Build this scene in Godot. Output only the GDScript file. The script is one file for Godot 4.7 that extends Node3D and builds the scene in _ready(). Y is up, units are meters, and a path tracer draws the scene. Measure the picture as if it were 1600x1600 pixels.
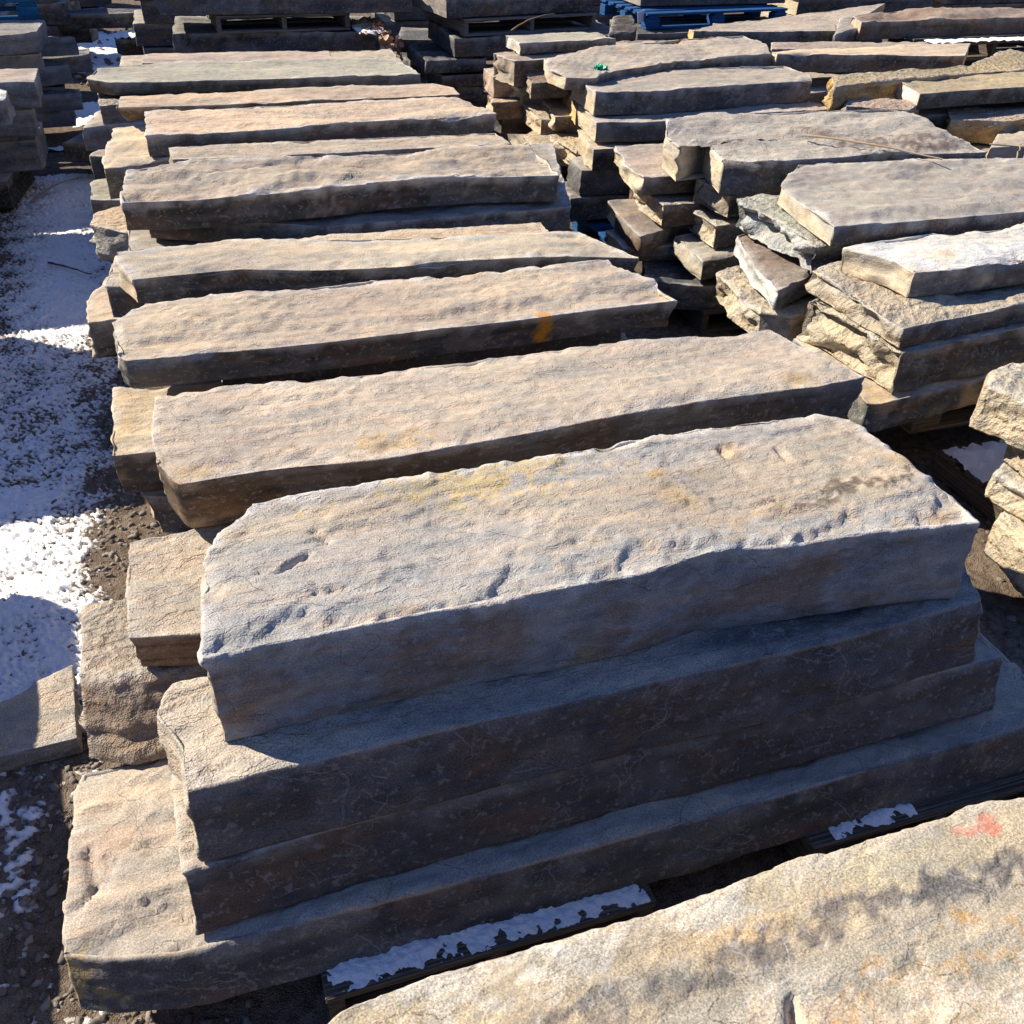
extends Node3D
# A yard of quarried stone slabs in stacks on pallets, old snow in the aisle, low winter sun from behind the left.
# x runs along the slabs, z towards the camera, y up; metres.

var used := {}
var stone: StandardMaterial3D
var stone_rough: StandardMaterial3D
var stone_smooth: StandardMaterial3D
var stone_coarse: StandardMaterial3D
var snow_mat: StandardMaterial3D
var dirt_mat: StandardMaterial3D
var n_low := FastNoiseLite.new()
var n_mid := FastNoiseLite.new()
var n_fine := FastNoiseLite.new()
var n_ridge := FastNoiseLite.new()
var n_chip := FastNoiseLite.new()
var n_spot := FastNoiseLite.new()

# base colours, linear
const TAN := Color(0.42, 0.368, 0.298)
const GREY := Color(0.30, 0.28, 0.25)
const PINK := Color(0.42, 0.335, 0.275)
const GREEN := Color(0.27, 0.275, 0.235)
const GOLD := Color(0.43, 0.32, 0.18)
const WHITE := Color(0.60, 0.58, 0.54)
const CREAM := Color(0.56, 0.465, 0.335)
const BROWN := Color(0.25, 0.175, 0.12)
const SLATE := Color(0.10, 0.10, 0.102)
const DARK := Color(0.06, 0.056, 0.052)
const BLUEGREY := Color(0.24, 0.245, 0.25)


# ---------------------------------------------------------------- helpers

func numbered(called: String) -> String:
	var k: int = used.get(called, -1) + 1
	used[called] = k
	return called if k == 0 else "%s_%03d" % [called, k]


func tag(o: Node3D, label: String, category: String, group := "", kind := "") -> Node3D:
	if label: o.set_meta("label", label)
	if category: o.set_meta("category", category)
	if group: o.set_meta("group", group)
	if kind: o.set_meta("kind", kind)
	return o


func mesh_node(called: String, mesh: Mesh, m: Material, parent: Node3D = null) -> MeshInstance3D:
	var o := MeshInstance3D.new()
	o.name = numbered(called) if parent == null else called
	o.mesh = mesh
	o.material_override = m
	if parent == null: add_child(o, true)
	else: parent.add_child(o, true)
	return o


func base(called: String, at: Vector3, turn := 0.0) -> Node3D:
	var o := Node3D.new()
	o.name = numbered(called)
	add_child(o, true)
	o.position = at
	o.rotation.y = turn
	return o


func set_noise(n: FastNoiseLite, s: int, f: float, octaves: int, kind := FastNoiseLite.TYPE_SIMPLEX, fractal := FastNoiseLite.FRACTAL_FBM) -> void:
	n.seed = s
	n.noise_type = kind
	n.frequency = f
	n.fractal_type = fractal
	n.fractal_octaves = octaves


func seamless(s: int, f: float, octaves: int, size: int, kind := FastNoiseLite.TYPE_SIMPLEX, fractal := FastNoiseLite.FRACTAL_FBM, squash := 1) -> PackedByteArray:
	# a repeating noise picture; squash > 1 draws it out along its first axis
	var n := FastNoiseLite.new()
	set_noise(n, s, f, octaves, kind, fractal)
	var im := n.get_seamless_image(size / squash if squash > 1 else size, size)
	im.convert(Image.FORMAT_L8)
	if squash > 1:
		im.resize(size, size, Image.INTERPOLATE_CUBIC)
	return im.get_data()


func grey_texture(data: PackedByteArray, size: int) -> ImageTexture:
	return ImageTexture.create_from_image(Image.create_from_data(size, size, false, Image.FORMAT_L8, data))


func scratches(count: int, size: int, s: int, along: float, faint: int, longest := 220, jitter := 0.22, wide := false) -> PackedByteArray:
	# thin pale veins and drag marks: wandering lines on a black ground
	var rng := RandomNumberGenerator.new()
	rng.seed = s
	var d := PackedByteArray()
	d.resize(size * size)
	for k in count:
		var x := rng.randf() * size
		var y := rng.randf() * size
		var a := rng.randf_range(-along, along) + (PI if rng.randf() < 0.5 else 0.0)
		var bend := rng.randf_range(-0.02, 0.02)
		var steps := int(rng.randf_range(20, longest))
		var v := int(rng.randf_range(0.25, 1.0) * faint)
		for i in steps:
			x += cos(a)
			y += sin(a)
			a += bend * (0.3 if wide else 1.0) + rng.randf_range(-jitter, jitter)
			var at := (int(y) & (size - 1)) * size + (int(x) & (size - 1))
			if rng.randf() < 0.8:
				d[at] = maxi(d[at], v)
				if wide:
					var below := (int(y + 1) & (size - 1)) * size + (int(x) & (size - 1))
					d[below] = maxi(d[below], v)
					var lower := (int(y + 2) & (size - 1)) * size + (int(x) & (size - 1))
					d[lower] = maxi(d[lower], v / 2)
				if rng.randf() < 0.4:
					var nx := (int(y + 1) & (size - 1)) * size + (int(x) & (size - 1))
					d[nx] = maxi(d[nx], v / 2)
	return d


func make_materials() -> void:
	var size := 1024
	var grain := seamless(11, 0.16, 4, size)
	var sand := seamless(16, 0.34, 2, size)
	var lumps := seamless(12, 0.016, 6, size)
	var lamina := seamless(13, 0.03, 5, size, FastNoiseLite.TYPE_SIMPLEX, FastNoiseLite.FRACTAL_RIDGED, 4)
	var blot := seamless(15, 0.014, 5, size, FastNoiseLite.TYPE_SIMPLEX, FastNoiseLite.FRACTAL_FBM, 4)
	var cleft := seamless(17, 0.011, 5, size, FastNoiseLite.TYPE_SIMPLEX, FastNoiseLite.FRACTAL_FBM, 4)
	var jag := seamless(18, 0.022, 4, size)
	var lines := scratches(260, size, 5, 0.5, 110)
	var wild := scratches(200, size, 6, 1.5, 120)
	var cracks := scratches(30, size, 62, 0.3, 255, 380, 0.32, true)
	var h := PackedByteArray()
	var h2 := PackedByteArray()
	var c := PackedByteArray()
	h.resize(size * size)
	h2.resize(size * size)
	c.resize(size * size * 3)
	for i in size * size:
		var g := grain[i] - 128
		var l := lumps[i] - 128
		var m := lamina[i] - 128
		var n := sand[i] - 128
		# flakes: the split surface drops in small sharp steps
		var q := cleft[i] * 7 + (jag[i] - 128) * 2 + 60
		var f := q % 400
		var flake := (q / 400) * 42 + (mini(f, 16) * 42) / 16
		h[i] = clampi(28 + flake + (g * 3 + l * 4 + m + n) / 16 - cracks[i] / 6, 0, 255)
		var q2 := lumps[i] * 6 + (jag[i] - 128) * 2
		var f2 := q2 % 150
		h2[i] = clampi(10 + (q2 / 150) * 20 + (mini(f2, 40) * 20) / 40 + (g * 5 + l * 4 + n) / 16, 0, 255)
		var b := blot[i] - 128
		var v := 210 + (g * 4) / 16 + (n * 5) / 16 + m / 16 + (b * 2) / 16 + (l * 2) / 16 + (flake - 90) / 16 + (lines[i] + wild[i]) * 2 / 5
		if sand[i] < 92: v -= 9
		var warm := b / 14
		c[i * 3] = clampi(v + warm, 0, 255)
		c[i * 3 + 1] = clampi(v, 0, 255)
		c[i * 3 + 2] = clampi(v - warm, 0, 255)
	var col := ImageTexture.create_from_image(Image.create_from_data(size, size, false, Image.FORMAT_RGB8, c))
	stone = StandardMaterial3D.new()
	stone.resource_name = "split_stone"
	stone.vertex_color_use_as_albedo = true
	stone.albedo_texture = col
	stone.roughness = 0.93
	stone.metallic_specular = 0.3
	stone.uv1_triplanar = true
	stone.uv1_world_triplanar = true
	stone.uv1_triplanar_sharpness = 4.0
	stone.uv1_scale = Vector3(0.93, 1.07, 1.13)
	stone.heightmap_enabled = true
	stone.heightmap_texture = grey_texture(h, size)
	stone.heightmap_scale = 0.7
	# over the stone's own colour: lime scribbles, lichen spots and hair cracks
	var scrib := scratches(230, size, 61, 1.5, 255, 260, 0.2, true)
	var dots := seamless(63, 0.05, 4, size)
	var gate := seamless(64, 0.006, 3, size)
	var smear := seamless(65, 0.022, 5, size)
	var over := PackedByteArray()
	over.resize(size * size * 4)
	for i in size * size:
		var pale := clampi((gate[i] - 122) * 6, 0, 255) * scrib[i] / 360
		if smear[i] > 166: pale = maxi(pale, mini((smear[i] - 166) * 4, 90) * clampi((dots[i] - 110) * 5, 0, 255) / 255)
		if dots[i] > 192 and gate[i] > 150: pale = maxi(pale, mini((dots[i] - 192) * 9, 90))
		var dark := cracks[i] * 3 / 4
		var is_dark := dark > pale
		over[i * 4] = 38 if is_dark else 176
		over[i * 4 + 1] = 35 if is_dark else 173
		over[i * 4 + 2] = 32 if is_dark else 168
		over[i * 4 + 3] = dark if is_dark else pale
	stone.detail_enabled = true
	stone.detail_albedo = ImageTexture.create_from_image(Image.create_from_data(size, size, false, Image.FORMAT_RGBA8, over))
	stone.detail_blend_mode = BaseMaterial3D.BLEND_MODE_MIX
	stone.detail_uv_layer = BaseMaterial3D.DETAIL_UV_2
	stone.uv2_triplanar = true
	stone.uv2_world_triplanar = true
	stone.uv2_triplanar_sharpness = 4.0
	stone.uv2_scale = Vector3(0.81, 0.97, 0.88)
	stone_rough = stone.duplicate()
	stone_rough.resource_name = "broken_stone"
	stone_rough.heightmap_texture = grey_texture(h2, size)
	stone_rough.heightmap_scale = 1.5
	stone_rough.uv1_scale = Vector3(1.0, 1.2, 1.3)

	# three cuts of the same stone: plain, smooth and coarse
	stone_smooth = stone.duplicate()
	stone_smooth.resource_name = "smooth_stone"
	stone_smooth.heightmap_scale = 0.4
	stone_smooth.uv1_scale = Vector3(0.71, 0.83, 0.79)
	stone_smooth.uv1_offset = Vector3(0.37, 0.11, 0.53)
	stone_smooth.uv2_offset = Vector3(0.21, 0.4, 0.63)
	stone_coarse = stone.duplicate()
	stone_coarse.resource_name = "coarse_stone"
	stone_coarse.heightmap_scale = 1.15
	stone_coarse.uv1_scale = Vector3(0.78, 0.9, 0.86)
	stone_coarse.uv1_offset = Vector3(0.64, 0.3, 0.17)

	var sg := seamless(21, 0.2, 3, 512)
	var sl := seamless(22, 0.05, 3, 512)
	var sh := PackedByteArray()
	sh.resize(512 * 512)
	for i in 512 * 512:
		sh[i] = clampi(128 + (sg[i] - 128) / 2 + (sl[i] - 128) / 2, 0, 255)
	snow_mat = StandardMaterial3D.new()
	snow_mat.resource_name = "old_snow"
	snow_mat.albedo_color = Color(0.94, 0.945, 0.95).linear_to_srgb()
	snow_mat.vertex_color_use_as_albedo = true
	snow_mat.roughness = 0.8
	snow_mat.uv1_triplanar = true
	snow_mat.uv1_world_triplanar = true
	snow_mat.uv1_scale = Vector3(2.2, 2.2, 2.2)
	snow_mat.heightmap_enabled = true
	snow_mat.heightmap_texture = grey_texture(sh, 512)
	snow_mat.heightmap_scale = 0.6

	var dg := seamless(31, 0.06, 2, 1024, FastNoiseLite.TYPE_CELLULAR, FastNoiseLite.FRACTAL_FBM)
	var df := seamless(32, 0.12, 4, 1024)
	var db := seamless(33, 0.012, 4, 1024)
	var dh := PackedByteArray()
	var dc := PackedByteArray()
	dh.resize(1024 * 1024)
	dc.resize(1024 * 1024 * 3)
	for i in 1024 * 1024:
		var f := df[i] - 128
		dh[i] = clampi(128 - (dg[i] - 128) / 2 + f / 2, 0, 255)
		var v := 222 + f / 2 + (db[i] - 128) / 2 - (dg[i] - 128) / 4
		dc[i * 3] = clampi(v + 8, 0, 255)
		dc[i * 3 + 1] = clampi(v, 0, 255)
		dc[i * 3 + 2] = clampi(v - 8, 0, 255)
	dirt_mat = StandardMaterial3D.new()
	dirt_mat.resource_name = "yard_dirt"
	dirt_mat.vertex_color_use_as_albedo = true
	dirt_mat.albedo_texture = ImageTexture.create_from_image(Image.create_from_data(1024, 1024, false, Image.FORMAT_RGB8, dc))
	dirt_mat.roughness = 0.97
	dirt_mat.metallic_specular = 0.25
	dirt_mat.uv1_triplanar = true
	dirt_mat.uv1_world_triplanar = true
	dirt_mat.uv1_scale = Vector3(1.3, 1.3, 1.3)
	dirt_mat.heightmap_enabled = true
	dirt_mat.heightmap_texture = grey_texture(dh, 1024)
	dirt_mat.heightmap_scale = 0.9


func wood_material(c: Color, along_x: bool) -> StandardMaterial3D:
	var m := StandardMaterial3D.new()
	m.resource_name = "pallet_wood"
	m.albedo_color = c.linear_to_srgb()
	m.albedo_texture = wood_tex
	m.roughness = 0.9
	m.metallic_specular = 0.3
	m.uv1_triplanar = true
	m.uv1_world_triplanar = true
	m.uv1_scale = Vector3(0.6, 7, 7) if along_x else Vector3(7, 7, 0.6)
	m.heightmap_enabled = true
	m.heightmap_texture = wood_tex
	m.heightmap_scale = 0.25
	return m


var wood_tex: ImageTexture


# ---------------------------------------------------------------- stone slabs

func along(line: Array, f: float) -> Vector2:
	# a point on a polyline of x, z pairs, by share of its length
	var n := line.size() / 2
	if n == 2:
		return Vector2(line[0], line[1]).lerp(Vector2(line[2], line[3]), f)
	var total := 0.0
	for i in n - 1:
		total += Vector2(line[i * 2], line[i * 2 + 1]).distance_to(Vector2(line[i * 2 + 2], line[i * 2 + 3]))
	var want := f * total
	for i in n - 1:
		var a := Vector2(line[i * 2], line[i * 2 + 1])
		var b := Vector2(line[i * 2 + 2], line[i * 2 + 3])
		var d := a.distance_to(b)
		if want <= d or i == n - 2:
			return a.lerp(b, clampf(want / maxf(d, 1e-6), 0, 1))
		want -= d
	return Vector2.ZERO


func stops(length: float, res: float, r: float) -> PackedFloat32Array:
	# grid lines across a side: close together over the rounded edge, even between
	var p := PackedFloat32Array()
	var edge := [0.0, 0.3, 0.65, 1.0]
	if res > 0.03: edge = [0.0, 0.5, 1.0]
	for e in edge: p.append(e * r)
	var inner := maxf(length - 2 * r, 0.001)
	var n := maxi(1, int(round(inner / res)))
	for i in range(1, n): p.append(r + inner * i / n)
	edge.reverse()
	for e in edge: p.append(length - e * r)
	return p


func slab_mesh(F: Array, R: Array, B: Array, L: Array, ys: Array, t: float, o: Dictionary, origin: Vector3) -> ArrayMesh:
	# F, R, B, L: front, right, back, left edges of the top face; ys: top heights at front left, front right, back right, back left
	var res: float = o.get("res", 0.03)
	var s: float = o.get("seed", 1.0) * 7.31
	var rough: float = o.get("rough", 1.0)
	var lean: float = o.get("lean", 0.0)     # how far the foot of the front face stands out (or, below 0, is cut under)
	var lean_r: float = o.get("lean_r", lean)
	var lean_l: float = o.get("lean_l", 0.0)
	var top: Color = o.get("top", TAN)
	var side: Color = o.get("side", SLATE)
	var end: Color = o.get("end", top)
	var spot: Color = o.get("spot", GOLD)
	var spots: float = o.get("spots", 0.0)
	var pale: float = o.get("pale", 0.5)
	var pale_col: Color = o.get("pale_col", Color(0.60, 0.585, 0.555))
	var step: float = o.get("step", 0.004)
	var levels: float = o.get("levels", 4.0)
	var wave: float = o.get("wave", 0.006)
	var chip: float = o.get("chip", 1.0)
	var marks: Array = o.get("marks", [])
	var cracks: Array = o.get("cracks", [])
	var ragged: float = o.get("ragged", 0.012)
	var patch: float = o.get("patch", 0.42)
	var patch_col: Color = o.get("patch_col", Color(0.335, 0.31, 0.27))
	var ledge: Array = o.get("ledge", [0.0, 0.05, 0.04])   # depth, width and raggedness of a flake gone along the front
	var bedding: float = o.get("bedding", 1.0)
	var hue := sin(s * 12.9) * 0.05
	var light := 1.0 + sin(s * 4.7 + 1.0) * 0.09
	var is_broken: bool = o.get("broken", false)
	var rust: float = o.get("rust", 0.5)
	var bump_side: float = o.get("bump_side", 1.0)
	var t_right: float = o.get("t_right", t)
	var lx := (along(F, 0).distance_to(along(F, 1)) + along(B, 0).distance_to(along(B, 1))) / 2
	var lz := (along(L, 0).distance_to(along(L, 1)) + along(R, 0).distance_to(along(R, 1))) / 2
	var r: float = minf(minf(0.3 * o.get("r", 0.02), t * 0.45), minf(lx, lz) * 0.4)
	var pa := stops(lx, res, r)
	var pc := stops(lz, res, r)
	var pb := stops(t, maxf(res, 0.008), r)
	var nx := pa.size() - 1
	var ny := pb.size() - 1
	var nz := pc.size() - 1
	var f_at := PackedVector2Array()
	var b_at := PackedVector2Array()
	var l_at := PackedVector2Array()
	var r_at := PackedVector2Array()
	for i in 65:
		f_at.append(along(F, i / 64.0)); b_at.append(along(B, i / 64.0)); l_at.append(along(L, i / 64.0)); r_at.append(along(R, i / 64.0))
	var c00 := f_at[0]; var c10 := f_at[64]; var c01 := b_at[0]; var c11 := b_at[64]
	var V := PackedVector3Array()
	var C := PackedColorArray()
	var index := PackedInt32Array()
	index.resize((nx + 1) * (ny + 1) * (nz + 1))
	index.fill(-1)
	for j in ny + 1:
		for k in nz + 1:
			var inside := j > 0 and k > 0 and k < nz
			for i in nx + 1:
				if inside and i > 0 and i < nx and (j < ny): continue
				if j == ny and i > 0 and i < nx and k > 0 and k < nz: continue
				index[(j * (nz + 1) + k) * (nx + 1) + i] = V.size()
				var a := pa[i]
				var b := pb[j]
				var c := pc[k]
				# rough rounding: the radius changes along the edge
				var w0 := Vector3(c00.x + a, b + s, c00.y - c)
				var rr := r * clampf(0.35 + 1.8 * n_mid.get_noise_3d(w0.x * 1.0 + s, w0.y, w0.z * 1.0) * chip, 0.12, 1.0)
				var q := Vector3(a, b, c)
				var inn := Vector3(clampf(a, r, lx - r), clampf(b, r, t - r), clampf(c, r, lz - r))
				var dir := q - inn
				# scale the corner zone so that a smaller radius leaves a sharper edge
				var dn := dir.normalized()
				var box := dir
				var m := maxf(absf(dir.x), maxf(absf(dir.y), absf(dir.z)))
				if m > 1e-6:
					box = dir * (r / m) if m < r * 0.999 else dir
					var soft := dn * r
					q = inn + box.lerp(soft, clampf(rr / r, 0, 1)) * (m / r)
				else:
					dn = Vector3.UP
				var n := Vector3(dn.x, -dn.y, -dn.z)
				var u := clampf(q.x / lx, 0, 1)
				var v := clampf(q.z / lz, 0, 1)
				var fu := u * 64; var iu := mini(int(fu), 63); fu -= iu
				var fv := v * 64; var iv := mini(int(fv), 63); fv -= iv
				var p2 := f_at[iu].lerp(f_at[iu + 1], fu) * (1 - v) + b_at[iu].lerp(b_at[iu + 1], fu) * v + l_at[iv].lerp(l_at[iv + 1], fv) * (1 - u) + r_at[iv].lerp(r_at[iv + 1], fv) * u \
					- (c00 * (1 - u) * (1 - v) + c10 * u * (1 - v) + c01 * (1 - u) * v + c11 * u * v)
				var y_top: float = lerpf(lerpf(ys[0], ys[1], u), lerpf(ys[3], ys[2], u), v)
				var depth := q.y * lerpf(1.0, t_right / t, u)
				var y := y_top - depth
				var share := q.y / t
				var x := p2.x - lean_l * share * (1 - u) * (1 - u)
				var z := p2.y + lerpf(lean, lean_r, u) * share * (1 - v)
				var e := Vector3(x, y, z)
				# relief
				var rub := n_mid.get_noise_3d(x * 1.7 + 50, y * 1.7, z * 1.7 + s)
				var endness := absf(n.x)
				var up := clampf(n.y, 0, 1)
				var flat_side := 1.0 - absf(n.y)
				var low := n_low.get_noise_3d(x + s, y * 2.0, z * 1.6 - s)
				var mid := n_mid.get_noise_3d(x * 1.0, y * 1.6 + s, z)
				var d := 0.0
				if up > 0.05:
					var qn := (n_low.get_noise_3d(x * 0.9 - s, s * 0.37, z * 2.6) + 0.35 * n_mid.get_noise_3d(x * 0.35, s, z * 1.0) + 0.05 * n_spot.get_noise_3d(x * 0.5, s, z)) * levels
					var fl := floorf(qn)
					var fr := qn - fl
					d += up * ((fl + smoothstep(0.46, 0.54, fr)) * step + low * wave + mid * rough * (0.0006 + 0.0016 * smoothstep(0.05, 0.45, low)))
				if up > 0.3 and ledge[0] > 0.0:
					var reach: float = ledge[1] + ledge[2] * (n_mid.get_noise_2d(x * 0.7, s) * 1.5 + n_spot.get_noise_2d(x * 0.5, s) * 0.25)
					d -= up * ledge[0] * (1.0 - smoothstep(reach - 0.007, reach + 0.007, q.z))
				if flat_side > 0.05:
					var lay := n_ridge.get_noise_3d(x * 0.12 + s, y * 3.6, z * 0.12)
					var jagged := n_mid.get_noise_3d(x * 0.7, y * 2.4 + s * 3.0, z * 0.7)
					var blk := n_ridge.get_noise_3d(x * 0.5, y * 0.8 + s, z * 0.5)
					var scar := n_chip.get_noise_3d(x * 0.8, y * 1.3 + s, z * 0.8)
					d += flat_side * bump_side * rough * (-lay * 0.007 * bedding + jagged * ragged * (1.0 if endness > 0.5 else 0.3) + mid * 0.003 + low * 0.006 + blk * 0.004 + scar * (0.03 if endness > 0.5 and is_broken else (0.018 if endness > 0.5 else 0.009)) + 0.008)
				var rim := minf(minf(q.x, lx - q.x), minf(q.z, lz - q.z))   # how far in from the edge of the top
				rim = rim if up > 0.5 else q.y
				if res < 0.04 and rim < 0.06:
					# mostly straight, with sudden bites knocked out of the edge here and there
					var bite := n_chip.get_noise_3d(x * 1.1 + s, y * 1.8, z * 1.1) + 0.30 + 0.9 * low
					d += n_spot.get_noise_3d(x * 0.8, y * 1.4 + s, z * 0.8) * 0.003 * rough * chip * (1.0 - rim / 0.06)
					d -= maxf(0.0, bite) * 0.05 * chip * (1.0 - rim / 0.06) * (1.0 - rim / 0.06)
				if res < 0.02:
					d += n_fine.get_noise_3d(x, y, z + s) * 0.0012 * rough
				for cr in cracks:
					# x0, z0, x1, z1, width, depth: a fissure on the top face
					if up > 0.4:
						var ca := Vector2(cr[0], cr[1])
						var cb := Vector2(cr[2], cr[3])
						var pp := Vector2(x, z + mid * 0.03)
						var tt := clampf((pp - ca).dot(cb - ca) / (cb - ca).length_squared(), 0, 1)
						var dd := pp.distance_to(ca.lerp(cb, tt))
						d -= 1.3 * cr[5] * clampf(1.1 - dd / cr[4], 0, 1)
				e += n * d
				V.append(e - origin)
				# colour of the stone itself: a weathered top, a fresher side, stains and bruised edges
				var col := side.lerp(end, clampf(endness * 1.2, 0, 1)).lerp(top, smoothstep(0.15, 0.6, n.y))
				var tone := 1.0 + low * 0.22 + mid * 0.08
				tone *= light
				col = Color(col.r * tone * (1.0 + hue), col.g * tone, col.b * (tone - low * 0.06) * (1.0 - hue))
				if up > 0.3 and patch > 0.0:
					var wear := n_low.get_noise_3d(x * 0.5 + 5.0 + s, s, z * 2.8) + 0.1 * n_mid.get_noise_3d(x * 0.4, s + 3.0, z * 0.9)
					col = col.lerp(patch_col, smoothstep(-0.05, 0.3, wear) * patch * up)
				if flat_side > 0.4:
					# bedding seams, then rusty and grey mottles of the sides
					var seam := n_ridge.get_noise_3d(x * 0.12 + s, y * 3.6, z * 0.12)
					col = col * (1.0 - 0.45 * bedding * smoothstep(0.25, 0.75, seam) * (1.0 - 0.6 * endness))
					var mot := n_mid.get_noise_3d(x * 0.45 + 17, y * 0.8 + s, z * 0.45)
					col = col.lerp(Color(0.24, 0.14, 0.075), clampf((mot - 0.10) * 3.0, 0, 0.6) * rust * (1.0 - endness))
					col = col.lerp(Color(0.20, 0.19, 0.18), clampf((-mot - 0.14) * 3.0, 0, 0.5) * (1.0 - endness))
				if spots > 0.0:
					var sp := n_low.get_noise_3d(x * 1.3 + 31 + s, y * 2, z * 2.2) + 0.5 * n_mid.get_noise_3d(x, y + 7, z + s)
					col = col.lerp(spot, clampf((sp - 0.55 + spots) * 2.2, 0, 0.85))
				if pale > 0.0:
					# bruised pale edges, and scuffs and lime marks on the sides
					var k2 := clampf(1.2 - rim / (0.02 + 0.04 * maxf(0.0, rub + 0.3)), 0, 1) * clampf(0.8 + rub * 1.5, 0, 1)
					if flat_side > 0.4:
						var line := absf(n_mid.get_noise_3d(x * 0.9 + 9, y * 0.9 + s, z * 0.9))
						k2 = maxf(k2, clampf(1.0 - line / 0.03, 0, 1) * clampf((low + rub) * 1.6 + 0.0, 0, 0.5))
						k2 = maxf(k2, clampf((rub - 0.38) * 4.0, 0, 1) * 0.25)
					col = col.lerp(pale_col, clampf(k2 * pale, 0, 1) * 0.85)
				for mk in marks:
					# centre, half sizes, colour, strength: paint or a stain
					var rel: Vector3 = (e - mk[0]) / mk[1]
					var k3: float = clampf((1.0 - rel.length() + (mid * 0.6 + n_spot.get_noise_3d(x, y, z) * 1.1) * mk[4]) * 3.5, 0, 1) * mk[3]
					col = col.lerp(mk[2], k3)
				C.append(Color(col.r * 1.5, col.g * 1.5, col.b * 1.5))   # the stone picture multiplies it by about two thirds
	var I := PackedInt32Array()
	var N := PackedVector3Array()
	N.resize(V.size())
	# faces: top, front, back, left, right, and a fan under it
	for k in nz:
		for i in nx:
			quad(I, index[(k) * (nx + 1) + i], index[k * (nx + 1) + i + 1], index[(k + 1) * (nx + 1) + i + 1], index[(k + 1) * (nx + 1) + i])
	for j in ny:
		for i in nx:
			var f0 := (j * (nz + 1)) * (nx + 1) + i
			var f1 := ((j + 1) * (nz + 1)) * (nx + 1) + i
			quad(I, index[f0 + 1], index[f0], index[f1], index[f1 + 1])
			f0 += nz * (nx + 1)
			f1 += nz * (nx + 1)
			quad(I, index[f0], index[f0 + 1], index[f1 + 1], index[f1])
		for k in nz:
			var g0 := (j * (nz + 1) + k) * (nx + 1)
			var g1 := ((j + 1) * (nz + 1) + k) * (nx + 1)
			var row := nx + 1
			quad(I, index[g0], index[g0 + row], index[g1 + row], index[g1])
			quad(I, index[g0 + nx + row], index[g0 + nx], index[g1 + nx], index[g1 + nx + row])
	var ring := PackedInt32Array()
	var last := ny * (nz + 1) * (nx + 1)
	for i in nx: ring.append(index[last + i])
	for k in nz: ring.append(index[last + k * (nx + 1) + nx])
	for i in nx: ring.append(index[last + nz * (nx + 1) + nx - i])
	for k in nz: ring.append(index[last + (nz - k) * (nx + 1)])
	var mid_at := Vector3.ZERO
	for q2 in ring: mid_at += V[q2]
	V.append(mid_at / ring.size())
	C.append(side)
	N.append(Vector3.DOWN)
	for q3 in ring.size():
		I.append(V.size() - 1); I.append(ring[q3]); I.append(ring[(q3 + 1) % ring.size()])
	for i in range(0, I.size(), 3):
		var fn := (V[I[i + 2]] - V[I[i]]).cross(V[I[i + 1]] - V[I[i]])
		N[I[i]] += fn; N[I[i + 1]] += fn; N[I[i + 2]] += fn
	for i in N.size(): N[i] = N[i].normalized()
	var arr := []
	arr.resize(Mesh.ARRAY_MAX)
	arr[Mesh.ARRAY_VERTEX] = V
	arr[Mesh.ARRAY_NORMAL] = N
	arr[Mesh.ARRAY_COLOR] = C
	arr[Mesh.ARRAY_INDEX] = I
	var am := ArrayMesh.new()
	am.add_surface_from_arrays(Mesh.PRIMITIVE_TRIANGLES, arr)
	return am


func quad(I: PackedInt32Array, a: int, b: int, c: int, d: int) -> void:
	# corners in turn, seen from outside, counter-clockwise for the top face read left-front, right-front, right-back, left-back
	I.append(a); I.append(c); I.append(b)
	I.append(a); I.append(d); I.append(c)


func slab(called: String, category: String, label: String, group: String, F: Array, R: Array, B: Array, L: Array, ys: Array, t: float, o := {}) -> MeshInstance3D:
	var centre := (along(F, 0) + along(F, 1) + along(B, 0) + along(B, 1)) / 4
	var low: float = (ys[0] + ys[1] + ys[2] + ys[3]) / 4 - t
	var origin := Vector3(centre.x, low, centre.y)
	var node := mesh_node(called, slab_mesh(F, R, B, L, ys, t, o, origin), stone_rough if o.get("broken", false) else [stone, stone_smooth, stone_coarse][int(o.get("cut", int(o.get("seed", 0)) % 3))])
	node.position = origin
	tag(node, label, category, group, "thing")
	return node

const TANL := Color(0.425, 0.372, 0.305)
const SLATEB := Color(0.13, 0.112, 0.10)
const TANB := Color(0.27, 0.215, 0.165)
const CREAMG := Color(0.455, 0.41, 0.325)
const BROWNG := Color(0.125, 0.10, 0.083)
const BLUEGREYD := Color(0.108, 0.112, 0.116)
const WHITEG := Color(0.45, 0.45, 0.42)
const GREENG := Color(0.105, 0.107, 0.095)
const GREENL := Color(0.37, 0.365, 0.30)
const PEACH := Color(0.52, 0.42, 0.32)
const GREYB := Color(0.115, 0.107, 0.10)
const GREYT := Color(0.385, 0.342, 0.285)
const BROWNT := Color(0.27, 0.20, 0.155)
const GOLDL := Color(0.62, 0.43, 0.20)
const GOLDG := Color(0.40, 0.345, 0.23)
const BROWNL := Color(0.22, 0.16, 0.115)
const CREAMN := Color(0.46, 0.40, 0.285)
const GOLDN := Color(0.50, 0.36, 0.19)


func ground_height(x: float, z: float) -> float:
	return n_low.get_noise_2d(x * 0.7, z * 0.7) * 0.02 + n_mid.get_noise_2d(x, z) * 0.008


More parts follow.
